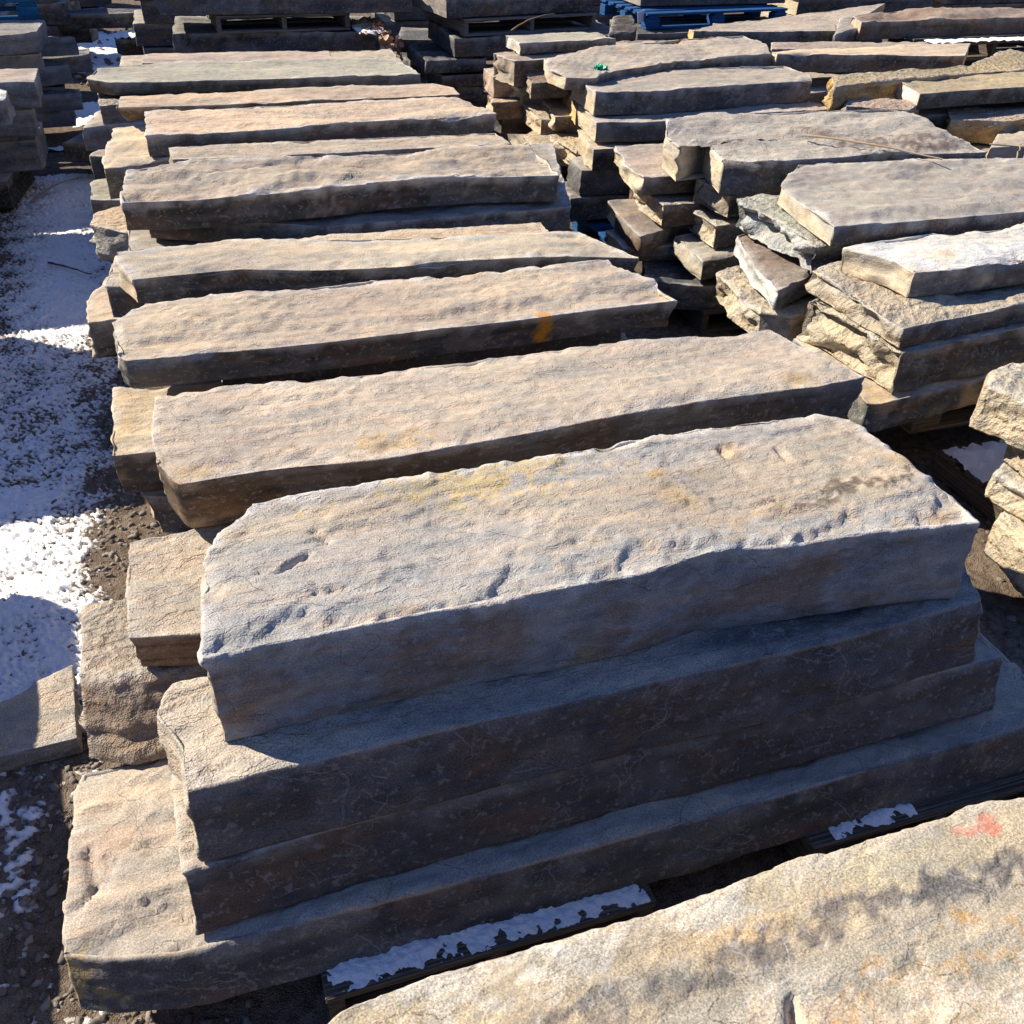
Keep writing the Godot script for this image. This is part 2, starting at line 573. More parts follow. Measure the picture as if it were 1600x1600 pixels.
func sheet(x0: float, z0: float, x1: float, z1: float, step_x: float, step_z: float, height: Callable, colour: Callable) -> ArrayMesh:
	var nx := int(ceil((x1 - x0) / step_x))
	var nz := int(ceil((z1 - z0) / step_z))
	var V := PackedVector3Array()
	var C := PackedColorArray()
	var I := PackedInt32Array()
	for k in nz + 1:
		for i in nx + 1:
			var x := lerpf(x0, x1, float(i) / nx)
			var z := lerpf(z0, z1, float(k) / nz)
			V.append(Vector3(x, height.call(x, z), z))
			C.append(colour.call(x, z))
	for k in nz:
		for i in nx:
			var a := k * (nx + 1) + i
			I.append(a); I.append(a + 1); I.append(a + nx + 2)
			I.append(a); I.append(a + nx + 2); I.append(a + nx + 1)
	return from_arrays(V, C, I)


func from_arrays(V: PackedVector3Array, C: PackedColorArray, I: PackedInt32Array) -> ArrayMesh:
	var N := PackedVector3Array()
	N.resize(V.size())
	for i in range(0, I.size(), 3):
		var fn := (V[I[i + 2]] - V[I[i]]).cross(V[I[i + 1]] - V[I[i]])
		N[I[i]] += fn; N[I[i + 1]] += fn; N[I[i + 2]] += fn
	for i in N.size(): N[i] = N[i].normalized()
	var arr := []
	arr.resize(Mesh.ARRAY_MAX)
	arr[Mesh.ARRAY_VERTEX] = V
	arr[Mesh.ARRAY_NORMAL] = N
	if C.size(): arr[Mesh.ARRAY_COLOR] = C
	arr[Mesh.ARRAY_INDEX] = I
	var am := ArrayMesh.new()
	am.add_surface_from_arrays(Mesh.PRIMITIVE_TRIANGLES, arr)
	return am


func bevel_box(size: Vector3, c: float) -> ArrayMesh:
	# a sawn board: a box with its edges planed off
	var h := size / 2
	var st := SurfaceTool.new()
	st.begin(Mesh.PRIMITIVE_TRIANGLES)
	st.set_smooth_group(-1)
	var pts := func(axis: int, s: float) -> Array:
		var a := (axis + 1) % 3
		var b := (axis + 2) % 3
		var out := []
		for q in [[-1, -1], [1, -1], [1, 1], [-1, 1]]:
			var p := Vector3.ZERO
			p[axis] = s * h[axis]
			p[a] = q[0] * (h[a] - c)
			p[b] = q[1] * (h[b] - c)
			out.append(p)
		return out
	var put := func(poly: Array, out: Vector3) -> void:
		var n: Vector3 = (poly[2] - poly[0]).cross(poly[1] - poly[0])
		if n.dot(out) < 0: poly.reverse()
		for i in range(1, poly.size() - 1):
			for p in [poly[0], poly[i], poly[i + 1]]: st.add_vertex(p)
	var face := {}
	for axis in 3:
		for s in [-1.0, 1.0]:
			var p: Array = pts.call(axis, s)
			face[[axis, s]] = p
			var o := Vector3.ZERO
			o[axis] = s
			put.call(p.duplicate(), o)
	for axis in 3:
		var a := (axis + 1) % 3
		var b := (axis + 2) % 3
		for sa in [-1.0, 1.0]:
			for sb in [-1.0, 1.0]:
				var strip := []
				for s in [-1.0, 1.0]:
					var p := Vector3.ZERO
					p[axis] = s * (h[axis] - c); p[a] = sa * h[a]; p[b] = sb * (h[b] - c)
					var q := Vector3.ZERO
					q[axis] = s * (h[axis] - c); q[a] = sa * (h[a] - c); q[b] = sb * h[b]
					if s < 0: strip.append_array([p, q])
					else: strip.append_array([q, p])
				var o := Vector3.ZERO
				o[a] = sa; o[b] = sb
				put.call(strip, o)
	st.generate_normals()
	return st.commit()


func board(called: String, size: Vector3, at: Vector3, m: Material, parent: Node3D) -> void:
	var key := "%s%s" % [called, size.snapped(Vector3.ONE * 0.001)]
	if not boards.has(key): boards[key] = bevel_box(size, 0.003)
	var o := mesh_node(called, boards[key], m, parent)
	o.position = at
	o.rotation.y = sin(at.x * 37.0 + at.z * 91.0) * 0.006


var boards := {}


func pallet(label: String, group: String, at: Vector3, w: float, d: float, turn: float, c: Color, blocks := false, deck := 6) -> Node3D:
	# at: the front left corner at its foot; w along the front, d going back
	var p := base("pallet", at, turn)
	tag(p, label, "pallet", group)
	var mx := wood_material(c, true)
	var mz := wood_material(c.darkened(0.12), false)
	for k in deck:
		var z := -0.05 - (d - 0.1) * k / (deck - 1)
		board("deck_board", Vector3(w, 0.02, 0.1), Vector3(w / 2, 0.122, z), mx, p)
	for k in 3:
		var x := 0.02 + (w - 0.04) * k / 2.0
		if blocks:
			x = 0.07 + (w - 0.14) * k / 2.0
			board("runner_board", Vector3(0.1, 0.018, d - 0.004), Vector3(x, 0.102, -d / 2), mz, p)
			for j in 3:
				board("block", Vector3(0.14, 0.073, 0.1), Vector3(x, 0.0565, -0.052 - (d - 0.104) * j / 2.0), mx, p)
		else:
			board("stringer", Vector3(0.038, 0.091, d - 0.006), Vector3(x, 0.0655, -d / 2), mz, p)
	for k in 3:
		board("bottom_board", Vector3(w, 0.019, 0.1), Vector3(w / 2, 0.0095, -0.05 - (d - 0.1) * k / 2.0), mx, p)
	return p


func rounded(p: Vector2, lo: Vector2, hi: Vector2, soft: float) -> float:
	# 1 well inside a rectangle, 0 at its edge, below 0 outside
	var d := minf(minf(p.x - lo.x, hi.x - p.x), minf(p.y - lo.y, hi.y - p.y))
	return clampf(d / soft, -1.5, 1)


func snow_on(label: String, lo: Vector2, hi: Vector2, y: float, thick: float, cover: float, res: float, s: float) -> void:
	# snow lying on a flat top; where there is too little of it the sheet sinks out of sight into what carries it
	var mesh := sheet(lo.x, lo.y, hi.x, hi.y, res, res, func(x, z):
		var f := rounded(Vector2(x, z), lo, hi, 0.035)
		var t := (f - 0.35) * 0.9 + cover + n_snow.get_noise_2d(x + s, z) * 1.0 + n_grain.get_noise_2d(x, z + s) * 0.5 + n_mid.get_noise_2d(x, z + s) * 0.5
		return y + clampf(t, -0.8, 1.2) * thick + n_spot.get_noise_2d(x * 1.6, z * 1.6) * thick * 0.45, func(x, z): return Color.WHITE)
	var o := mesh_node("snow_patch", mesh, snow_mat)
	tag(o, label, "snow", "", "stuff")


var n_snow := FastNoiseLite.new()
var n_grain := FastNoiseLite.new()


func tube(points: Array, r0: float, r1: float) -> ArrayMesh:
	# a twig: a tapering, slightly knotty rod along the points
	var V := PackedVector3Array()
	var I := PackedInt32Array()
	var n := points.size()
	for i in n:
		var dir: Vector3 = (points[mini(i + 1, n - 1)] - points[maxi(i - 1, 0)]).normalized()
		var a := dir.cross(Vector3.UP).normalized()
		var b := a.cross(dir)
		var r := lerpf(r0, r1, float(i) / (n - 1)) * (1.25 if i % 3 == 1 else 1.0)
		for k in 7: V.append(points[i] + (a * cos(TAU * k / 7) + b * sin(TAU * k / 7)) * r)
	for i in n - 1:
		for k in 7:
			var p := i * 7 + k
			var q := i * 7 + (k + 1) % 7
			I.append(p); I.append(q + 7); I.append(q)
			I.append(p); I.append(p + 7); I.append(q + 7)
	for i in range(1, 6):
		I.append(0); I.append(i); I.append(i + 1)
		I.append((n - 1) * 7); I.append((n - 1) * 7 + i + 1); I.append((n - 1) * 7 + i)
	return from_arrays(V, PackedColorArray(), I)


func plain(c: Color, rough := 0.85) -> StandardMaterial3D:
	var m := StandardMaterial3D.new()
	m.albedo_color = c.linear_to_srgb()
	m.roughness = rough
	return m


func twig(label: String, a: Vector3, b: Vector3, r0: float, r1: float, c: Color, bend: float, s: int) -> void:
	var rng := RandomNumberGenerator.new()
	rng.seed = s
	var pts := []
	for i in 11:
		var f := i / 10.0
		pts.append(a.lerp(b, f) - a + Vector3(rng.randf_range(-1, 1), 0, rng.randf_range(-1, 1)) * 0.006 + Vector3.UP * sin(f * PI) * bend)
	var o := mesh_node("twig", tube(pts, r0, r1), plain(c))
	o.position = a
	tag(o, label, "twig")


func scatter(called: String, label: String, category: String, mesh: Mesh, m: StandardMaterial3D, spots: Array, colours: Array) -> void:
	var mm := MultiMesh.new()
	mm.transform_format = MultiMesh.TRANSFORM_3D
	mm.use_colors = colours.size() > 0
	mm.mesh = mesh
	mm.instance_count = spots.size()
	for i in spots.size():
		mm.set_instance_transform(i, spots[i])
		if colours.size(): mm.set_instance_color(i, colours[i])
	var o := MultiMeshInstance3D.new()
	o.name = numbered(called)
	o.multimesh = mm
	if colours.size(): m.vertex_color_use_as_albedo = true
	o.material_override = m
	add_child(o, true)
	tag(o, label, category, "", "stuff")


func pebble_mesh() -> ArrayMesh:
	var V := PackedVector3Array()
	var I := PackedInt32Array()
	for k in 5:
		for i in 8:
			var a := TAU * i / 8
			var b := lerpf(-1.2, 1.2, k / 4.0)
			var p := Vector3(cos(a) * cos(b), sin(b) * 0.62, sin(a) * cos(b) * 0.8)
			V.append(p * (1.0 + 1.1 * n_mid.get_noise_3d(p.x * 0.4, p.y * 0.4, p.z * 0.4)))
	for k in 4:
		for i in 8:
			var p := k * 8 + i
			var q := k * 8 + (i + 1) % 8
			I.append(p); I.append(q); I.append(q + 8)
			I.append(p); I.append(q + 8); I.append(p + 8)
	for i in range(1, 7):
		I.append(0); I.append(i + 1); I.append(i)
		I.append(32); I.append(32 + i); I.append(33 + i)
	return from_arrays(V, PackedColorArray(), I)


func leaf_mesh() -> ArrayMesh:
	# a dry curled leaf, 1 long
	var V := PackedVector3Array()
	var I := PackedInt32Array()
	for i in 6:
		var f := i / 5.0
		var w := sin(clampf(f * 1.05, 0, 1) * PI) * 0.34 + 0.015
		var y := 0.25 * (f - 0.5) * (f - 0.5) * 4.0
		V.append(Vector3(f - 0.5, y + w * 0.35, -w))
		V.append(Vector3(f - 0.5, y, 0))
		V.append(Vector3(f - 0.5, y + w * 0.35, w))
	for i in 5:
		for k in 2:
			var p := i * 3 + k
			I.append(p); I.append(p + 3); I.append(p + 4)
			I.append(p); I.append(p + 4); I.append(p + 1)
	return from_arrays(V, PackedColorArray(), I)


func scatter_spots(count: int, s: int, lo: Vector3, hi: Vector3, size_lo: float, size_hi: float, tumble: float, on_ground: bool) -> Array:
	var rng := RandomNumberGenerator.new()
	rng.seed = s
	var out := []
	for i in count:
		var p := Vector3(rng.randf_range(lo.x, hi.x), rng.randf_range(lo.y, hi.y), rng.randf_range(lo.z, hi.z))
		if on_ground: p.y += ground_height(p.x, p.z)
		var size := lerpf(size_lo, size_hi, pow(rng.randf(), 2.5))
		var b := Basis.from_euler(Vector3(rng.randf_range(-tumble, tumble), rng.randf() * TAU, rng.randf_range(-tumble, tumble)))
		out.append(Transform3D(b.scaled(Vector3.ONE * size), p))
	return out


func shades(count: int, s: int, a: Color, b: Color) -> Array:
	var rng := RandomNumberGenerator.new()
	rng.seed = s
	var out := []
	for i in count: out.append(a.lerp(b, rng.randf()) * rng.randf_range(0.7, 1.15))
	return out


func wood_picture() -> ImageTexture:
	var streak := seamless(51, 0.05, 4, 512, FastNoiseLite.TYPE_SIMPLEX, FastNoiseLite.FRACTAL_FBM, 8)
	var fine := seamless(52, 0.25, 3, 512, FastNoiseLite.TYPE_SIMPLEX, FastNoiseLite.FRACTAL_FBM, 4)
	var d := PackedByteArray()
	d.resize(512 * 512)
	for i in 512 * 512:
		d[i] = clampi(190 + (streak[i] - 128) * 3 / 4 + (fine[i] - 128) / 2, 0, 255)
	return grey_texture(d, 512)


func snow_height(x: float, z: float) -> float:
	var grain := n_grain.get_noise_2d(x, z * 1.4)
	return ground_height(x, z) + clampf(snow_cover(x, z), -0.6, 1.0) * 0.015 + grain * 0.0035 + n_fine.get_noise_2d(x * 2.0, z * 2.0) * 0.0012


func snow_colour(x: float, z: float) -> Color:
	# thin snow is wet and gritty, thick snow clean
	return Color(0.40, 0.37, 0.35).lerp(Color.WHITE, smoothstep(0.02, 0.42, snow_cover(x, z)))


func snow_cover(x: float, z: float) -> float:
	var cover := -0.9
	var fine := 0.75
	var clump := 0.35
	if z < -4.95:
		cover = 1.0 - absf(x + 0.78 - (z + 6.0) * 0.05) * 3.2
	elif z < -3.55:
		cover = 0.32 - maxf(0.0, x + 0.66) * 2.6
	elif z < -2.15:
		cover = 0.75 - maxf(0.0, x + 0.66 - (z + 2.8) * 0.12) * 4.5
	else:
		fine = 0.3
		clump = 0.95
		cover = -0.42 - maxf(0.0, x + 0.66) * 1.8 + n_low.get_noise_2d(x * 3.0, z * 3.0) * 0.8
	var bare := clampf(1.0 - Vector2((x + 0.42) / 0.17, (z + 2.95) / 0.3).length(), 0, 1)
	cover -= bare * 1.5
	var grain := n_grain.get_noise_2d(x, z * 1.4)
	return cover + n_snow.get_noise_2d(x, z * 1.3) * clump + grain * fine + n_mid.get_noise_2d(x * 0.9, z * 0.9) * 0.55


func _ready() -> void:
	set_noise(n_low, 3, 1.1, 3)
	set_noise(n_mid, 4, 5.0, 4)
	set_noise(n_fine, 5, 38.0, 2)
	set_noise(n_spot, 8, 22.0, 4)
	set_noise(n_chip, 7, 7.0, 2, FastNoiseLite.TYPE_CELLULAR)
	n_chip.cellular_return_type = FastNoiseLite.RETURN_DISTANCE
	n_chip.fractal_gain = 0.45
	set_noise(n_ridge, 6, 4.0, 3, FastNoiseLite.TYPE_SIMPLEX, FastNoiseLite.FRACTAL_RIDGED)

	# camera
	var cam := Camera3D.new()
	cam.name = "camera"
	cam.fov = 56.883
	cam.near = 0.05
	cam.far = 400.0
	cam.transform = Transform3D(Basis(Vector3(0.94948, 0.03106, 0.31229), Vector3(0.15988, 0.80842, -0.56648), Vector3(-0.27006, 0.58779, 0.76261)), Vector3(0, 2.2, 0))
	add_child(cam)
	cam.current = true

	# sky, sun, exposure
	var env := Environment.new()
	env.background_mode = Environment.BG_SKY
	env.sky = Sky.new()
	var sky := ProceduralSkyMaterial.new()
	sky.sky_top_color = Color(0.38, 0.55, 0.88)
	sky.sky_horizon_color = Color(0.70, 0.78, 0.90)
	sky.sky_curve = 0.2
	sky.ground_horizon_color = Color(0.42, 0.40, 0.38)
	sky.ground_bottom_color = Color(0.22, 0.20, 0.18)
	sky.sky_energy_multiplier = 0.63
	sky.sun_angle_max = 1.0
	env.sky.sky_material = sky
	env.tonemap_mode = Environment.TONE_MAPPER_LINEAR
	env.tonemap_exposure = 1.68
	env.sdfgi_enabled = true
	env.ssao_enabled = true
	env.ssil_enabled = true
	var around := WorldEnvironment.new()
	around.name = "world_environment"
	around.environment = env
	add_child(around)
	var sun := DirectionalLight3D.new()
	sun.name = "sun"
	sun.light_energy = 1.6
	sun.light_color = Color(1.0, 0.945, 0.86)
	sun.light_angular_distance = 0.5
	sun.shadow_enabled = true
	var az := deg_to_rad(56.0)
	var el := deg_to_rad(39.5)
	sun.look_at_from_position(Vector3.ZERO, Vector3(sin(az) * cos(el), -sin(el), cos(az) * cos(el)))
	add_child(sun)

	make_materials()
	set_noise(n_snow, 9, 13.0, 4)
	set_noise(n_grain, 10, 34.0, 3)
	wood_tex = wood_picture()

	# the ground, one sheet to the horizon with a finer one laid over it where it is seen
	var earth := func(x, z): return Color(0.215, 0.18, 0.15) * (1.0 + 0.35 * n_low.get_noise_2d(x * 1.3, z * 1.3))
	tag(mesh_node("ground", sheet(-60, -90, 90, 30, 1.5, 1.5, func(x, z): return -0.06, earth), dirt_mat), "", "", "", "structure")
	tag(mesh_node("yard_ground", sheet(-4, -15, 11, 1.5, 0.09, 0.09, func(x, z): return ground_height(x, z) - 0.006, earth), dirt_mat), "", "", "", "structure")
	tag(mesh_node("aisle_ground", sheet(-1.7, -7.9, 0.1, -0.9, 0.02, 0.02, func(x, z): return ground_height(x, z) + n_fine.get_noise_2d(x, z) * 0.003, earth), dirt_mat), "", "", "", "structure")
	tag(mesh_node("gap_ground", sheet(1.5, -3.2, 3.4, -0.8, 0.025, 0.025, func(x, z): return ground_height(x, z) + n_fine.get_noise_2d(x, z) * 0.003, earth), dirt_mat), "", "", "", "structure")

	# old snow along the aisle: thick in the middle, worn to crumbs at its sides
	var snow := mesh_node("snow", sheet(-1.62, -7.75, -0.22, -1.15, 0.0072, 0.0072, snow_height, snow_colour), snow_mat)
	tag(snow, "patchy old snow along the aisle left of the middle row", "snow", "", "stuff")

	# the stones
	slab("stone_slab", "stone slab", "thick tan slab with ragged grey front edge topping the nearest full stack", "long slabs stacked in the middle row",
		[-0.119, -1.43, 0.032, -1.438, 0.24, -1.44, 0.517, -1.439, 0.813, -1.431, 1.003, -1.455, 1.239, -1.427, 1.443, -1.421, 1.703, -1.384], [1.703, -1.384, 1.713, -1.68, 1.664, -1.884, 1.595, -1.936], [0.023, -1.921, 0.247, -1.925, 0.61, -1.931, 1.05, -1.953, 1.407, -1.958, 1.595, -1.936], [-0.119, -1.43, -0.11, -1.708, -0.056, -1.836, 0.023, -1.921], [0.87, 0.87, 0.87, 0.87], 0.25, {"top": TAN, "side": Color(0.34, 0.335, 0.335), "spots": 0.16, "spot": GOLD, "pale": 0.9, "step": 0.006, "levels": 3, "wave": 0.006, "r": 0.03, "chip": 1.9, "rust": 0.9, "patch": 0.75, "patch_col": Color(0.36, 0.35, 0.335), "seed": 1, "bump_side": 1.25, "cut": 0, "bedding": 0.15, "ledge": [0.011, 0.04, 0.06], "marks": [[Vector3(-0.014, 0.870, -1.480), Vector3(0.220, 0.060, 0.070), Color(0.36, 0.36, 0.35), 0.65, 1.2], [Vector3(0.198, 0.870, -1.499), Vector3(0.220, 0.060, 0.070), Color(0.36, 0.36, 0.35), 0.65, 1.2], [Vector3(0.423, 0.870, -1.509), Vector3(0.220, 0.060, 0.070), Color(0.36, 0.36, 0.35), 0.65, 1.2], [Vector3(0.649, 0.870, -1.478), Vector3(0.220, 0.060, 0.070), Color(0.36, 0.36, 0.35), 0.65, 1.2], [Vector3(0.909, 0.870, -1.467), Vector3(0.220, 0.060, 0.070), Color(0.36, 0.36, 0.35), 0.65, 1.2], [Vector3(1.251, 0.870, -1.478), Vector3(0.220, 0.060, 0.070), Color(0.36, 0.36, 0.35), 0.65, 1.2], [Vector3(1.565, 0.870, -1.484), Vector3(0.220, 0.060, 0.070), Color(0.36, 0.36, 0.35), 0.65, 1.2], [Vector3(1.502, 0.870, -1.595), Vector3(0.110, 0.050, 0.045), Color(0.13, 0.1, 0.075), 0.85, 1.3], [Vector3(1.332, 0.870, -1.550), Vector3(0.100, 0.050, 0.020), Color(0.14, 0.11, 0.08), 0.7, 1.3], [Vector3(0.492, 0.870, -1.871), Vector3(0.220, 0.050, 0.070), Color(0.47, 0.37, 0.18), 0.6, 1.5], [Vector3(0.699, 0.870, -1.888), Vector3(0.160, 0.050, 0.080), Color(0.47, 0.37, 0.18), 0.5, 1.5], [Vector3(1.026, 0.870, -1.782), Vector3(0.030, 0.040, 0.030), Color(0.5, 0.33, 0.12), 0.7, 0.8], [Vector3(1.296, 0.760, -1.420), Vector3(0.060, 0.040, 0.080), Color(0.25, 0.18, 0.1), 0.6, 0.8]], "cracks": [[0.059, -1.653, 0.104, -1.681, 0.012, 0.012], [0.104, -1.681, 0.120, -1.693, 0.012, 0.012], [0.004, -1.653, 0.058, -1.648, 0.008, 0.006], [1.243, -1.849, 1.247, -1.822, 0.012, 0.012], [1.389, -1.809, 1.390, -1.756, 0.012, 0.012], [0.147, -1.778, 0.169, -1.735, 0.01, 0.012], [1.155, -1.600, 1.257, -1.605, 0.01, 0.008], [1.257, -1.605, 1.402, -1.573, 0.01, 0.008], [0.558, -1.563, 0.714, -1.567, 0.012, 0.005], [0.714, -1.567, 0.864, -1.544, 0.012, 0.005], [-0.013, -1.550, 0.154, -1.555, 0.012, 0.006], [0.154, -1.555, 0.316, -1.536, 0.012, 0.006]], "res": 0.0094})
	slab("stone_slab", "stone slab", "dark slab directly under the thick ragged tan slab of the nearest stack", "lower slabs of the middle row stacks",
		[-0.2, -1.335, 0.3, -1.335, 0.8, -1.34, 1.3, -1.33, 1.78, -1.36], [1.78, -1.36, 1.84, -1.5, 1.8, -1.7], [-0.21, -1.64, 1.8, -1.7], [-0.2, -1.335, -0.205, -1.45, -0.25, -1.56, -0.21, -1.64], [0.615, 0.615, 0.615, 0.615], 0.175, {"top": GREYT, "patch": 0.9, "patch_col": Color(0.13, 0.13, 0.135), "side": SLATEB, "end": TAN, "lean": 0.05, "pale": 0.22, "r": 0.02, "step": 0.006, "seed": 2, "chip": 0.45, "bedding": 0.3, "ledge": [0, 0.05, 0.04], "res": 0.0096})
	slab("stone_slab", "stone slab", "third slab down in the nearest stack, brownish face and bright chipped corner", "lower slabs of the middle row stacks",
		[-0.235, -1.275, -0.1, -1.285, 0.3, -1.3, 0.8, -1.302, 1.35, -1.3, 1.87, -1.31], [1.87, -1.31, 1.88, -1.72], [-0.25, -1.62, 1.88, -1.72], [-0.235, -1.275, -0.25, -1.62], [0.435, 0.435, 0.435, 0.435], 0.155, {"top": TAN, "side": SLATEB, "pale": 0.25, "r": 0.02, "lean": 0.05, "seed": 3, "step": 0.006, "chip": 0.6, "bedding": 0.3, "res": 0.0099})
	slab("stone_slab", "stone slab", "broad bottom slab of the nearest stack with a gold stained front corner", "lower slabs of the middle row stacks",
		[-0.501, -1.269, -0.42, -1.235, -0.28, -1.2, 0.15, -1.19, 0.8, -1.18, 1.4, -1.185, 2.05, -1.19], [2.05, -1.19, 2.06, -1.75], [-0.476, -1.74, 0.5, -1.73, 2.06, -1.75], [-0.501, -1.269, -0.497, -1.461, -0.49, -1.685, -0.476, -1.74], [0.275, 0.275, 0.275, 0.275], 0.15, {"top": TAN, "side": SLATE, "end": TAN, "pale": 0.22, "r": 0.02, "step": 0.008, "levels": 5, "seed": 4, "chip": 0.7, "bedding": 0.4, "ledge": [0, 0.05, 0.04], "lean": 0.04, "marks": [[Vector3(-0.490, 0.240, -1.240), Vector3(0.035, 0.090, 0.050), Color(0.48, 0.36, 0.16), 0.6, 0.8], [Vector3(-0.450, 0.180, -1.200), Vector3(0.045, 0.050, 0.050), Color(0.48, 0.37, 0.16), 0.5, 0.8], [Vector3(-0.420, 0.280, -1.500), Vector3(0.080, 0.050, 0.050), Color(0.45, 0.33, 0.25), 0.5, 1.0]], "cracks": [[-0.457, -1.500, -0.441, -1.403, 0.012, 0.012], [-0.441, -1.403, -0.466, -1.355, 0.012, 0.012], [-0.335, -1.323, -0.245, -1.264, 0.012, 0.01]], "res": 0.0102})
	slab("stone_slab", "stone slab", "tan slab end poking out left beside the nearest stack, its brown face undercut", "lower slabs of the middle row stacks",
		[-0.304, -1.821, -0.144, -1.788, 1.5, -1.79], [1.5, -1.79, 1.5, -2.26], [-0.301, -2.199, 1.5, -2.26], [-0.304, -1.821, -0.309, -1.983, -0.301, -2.199], [0.615, 0.615, 0.615, 0.615], 0.155, {"top": TAN, "side": BROWN, "pale": 0.25, "lean": -0.06, "seed": 5, "r": 0.02, "spots": 0.1, "spot": GOLD, "res": 0.0108})
	slab("stone_slab", "stone slab", "low brown slab end with a coarse rounded front left of the nearest stack", "lower slabs of the middle row stacks",
		[-0.46, -1.915, -0.369, -1.87, -0.2, -1.86, 1.4, -1.86], [1.4, -1.86, 1.4, -2.2], [-0.463, -2.18, -0.346, -2.176, 1.4, -2.2], [-0.46, -1.915, -0.463, -2.18], [0.45, 0.45, 0.45, 0.45], 0.165, {"top": TAN, "side": TANB, "pale": 0.3, "lean": 0.13, "seed": 6, "r": 0.05, "rough": 1.6, "bump_side": 2, "broken": true, "res": 0.0112})
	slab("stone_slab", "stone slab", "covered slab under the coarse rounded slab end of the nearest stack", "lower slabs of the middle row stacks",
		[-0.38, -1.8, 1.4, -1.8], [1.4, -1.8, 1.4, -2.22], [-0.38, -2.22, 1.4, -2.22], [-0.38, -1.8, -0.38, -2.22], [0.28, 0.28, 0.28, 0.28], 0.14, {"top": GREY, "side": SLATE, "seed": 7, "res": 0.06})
	slab("stone_slab", "stone slab", "smooth pale slab lying flat on the ground at the left frame edge", "lower slabs of the middle row stacks",
		[-1.5, -1.88, -0.744, -2.046, -0.544, -2.057], [-0.544, -2.057, -0.569, -2.357], [-1.52, -2.12, -0.764, -2.268, -0.664, -2.313, -0.569, -2.357], [-1.5, -1.88, -1.52, -2.12], [0.08, 0.08, 0.08, 0.08], 0.065, {"top": TANL, "patch": 0.2, "side": GREY, "pale": 0.3, "step": 0.002, "seed": 8, "ledge": [0.007, 0.045, 0.05], "res": 0.0132})
	slab("stone_slab", "stone slab", "long smooth tan slab behind the ragged one, its left end cut at a slant", "long slabs stacked in the middle row",
		[-0.189, -2.158, -0.144, -2.042, 0.065, -2.051, 0.364, -2.024, 0.716, -2.044, 1.105, -2.077, 1.454, -2.083, 1.69, -2.073, 1.864, -2.093], [1.864, -2.093, 1.788, -2.292, 1.749, -2.462], [-0.182, -2.495, 0.015, -2.503, 0.463, -2.489, 0.862, -2.488, 1.294, -2.491, 1.595, -2.442, 1.749, -2.462], [-0.189, -2.158, -0.194, -2.327, -0.182, -2.495], [0.88, 0.88, 0.88, 0.88], 0.225, {"top": TANL, "side": BROWNG, "end": TAN, "lean": -0.13, "lean_r": -0.03, "seed": 11, "step": 0.004, "levels": 3, "wave": 0.008, "r": 0.02, "spots": 0.08, "pale": 0.35, "cut": 0, "ledge": [0.006, 0.03, 0.04], "cracks": [[0.101, -2.374, 0.201, -2.365, 0.008, 0.008], [0.201, -2.365, 0.256, -2.377, 0.008, 0.008], [0.256, -2.377, 0.346, -2.423, 0.008, 0.008], [-0.108, -2.337, -0.040, -2.361, 0.01, 0.005], [-0.040, -2.361, 0.045, -2.367, 0.01, 0.005], [0.397, -2.494, 0.393, -2.446, 0.008, 0.007]], "marks": [[Vector3(0.381, 0.880, -2.103), Vector3(0.100, 0.050, 0.040), Color(0.48, 0.34, 0.17), 0.6, 1.2], [Vector3(0.076, 0.750, -2.169), Vector3(0.500, 0.100, 0.060), Color(0.19, 0.12, 0.075), 0.6, 0.8]], "res": 0.0115})
	slab("stone_slab", "stone slab", "orange tan slab end below the slant cut slab", "lower slabs of the middle row stacks",
		[-0.354, -2.647, -0.233, -2.636, 1.5, -2.62], [1.5, -2.62, 1.5, -3.05], [-0.346, -3.079, -0.225, -3.024, 1.5, -3.05], [-0.354, -2.647, -0.349, -2.89, -0.346, -3.079], [0.625, 0.625, 0.625, 0.625], 0.19, {"top": CREAM, "side": SLATE, "lean": -0.08, "seed": 12, "spots": 0.2, "spot": GOLD, "r": 0.02, "ledge": [0.007, 0.045, 0.05], "res": 0.0137})
	slab("stone_slab", "stone slab", "small dark slab end with a lit left edge low behind the nearest stack", "lower slabs of the middle row stacks",
		[-0.293, -2.717, -0.192, -2.678, 1.4, -2.5], [1.4, -2.5, 1.4, -2.95], [-0.306, -2.778, 1.4, -2.95], [-0.293, -2.717, -0.306, -2.778], [0.425, 0.425, 0.425, 0.425], 0.16, {"top": TAN, "side": SLATE, "end": TAN, "seed": 13, "lean_l": -0.03, "r": 0.012, "res": 0.0138})
	slab("stone_slab", "stone slab", "covered slab low between the first two stacks of the middle row", "lower slabs of the middle row stacks",
		[-0.1, -2.3, 1.6, -2.3], [1.6, -2.3, 1.6, -2.6], [-0.1, -2.6, 1.6, -2.6], [-0.1, -2.3, -0.1, -2.6], [0.62, 0.62, 0.62, 0.62], 0.18, {"top": TAN, "side": BROWN, "seed": 14, "ledge": [0.007, 0.045, 0.05], "res": 0.06})
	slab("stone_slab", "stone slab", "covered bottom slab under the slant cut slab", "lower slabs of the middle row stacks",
		[-0.22, -2.35, 1.5, -2.35], [1.5, -2.35, 1.5, -3.1], [-0.22, -3.1, 1.5, -3.1], [-0.22, -2.35, -0.22, -3.1], [0.275, 0.275, 0.275, 0.275], 0.14, {"top": GREY, "side": SLATE, "seed": 15, "res": 0.06})
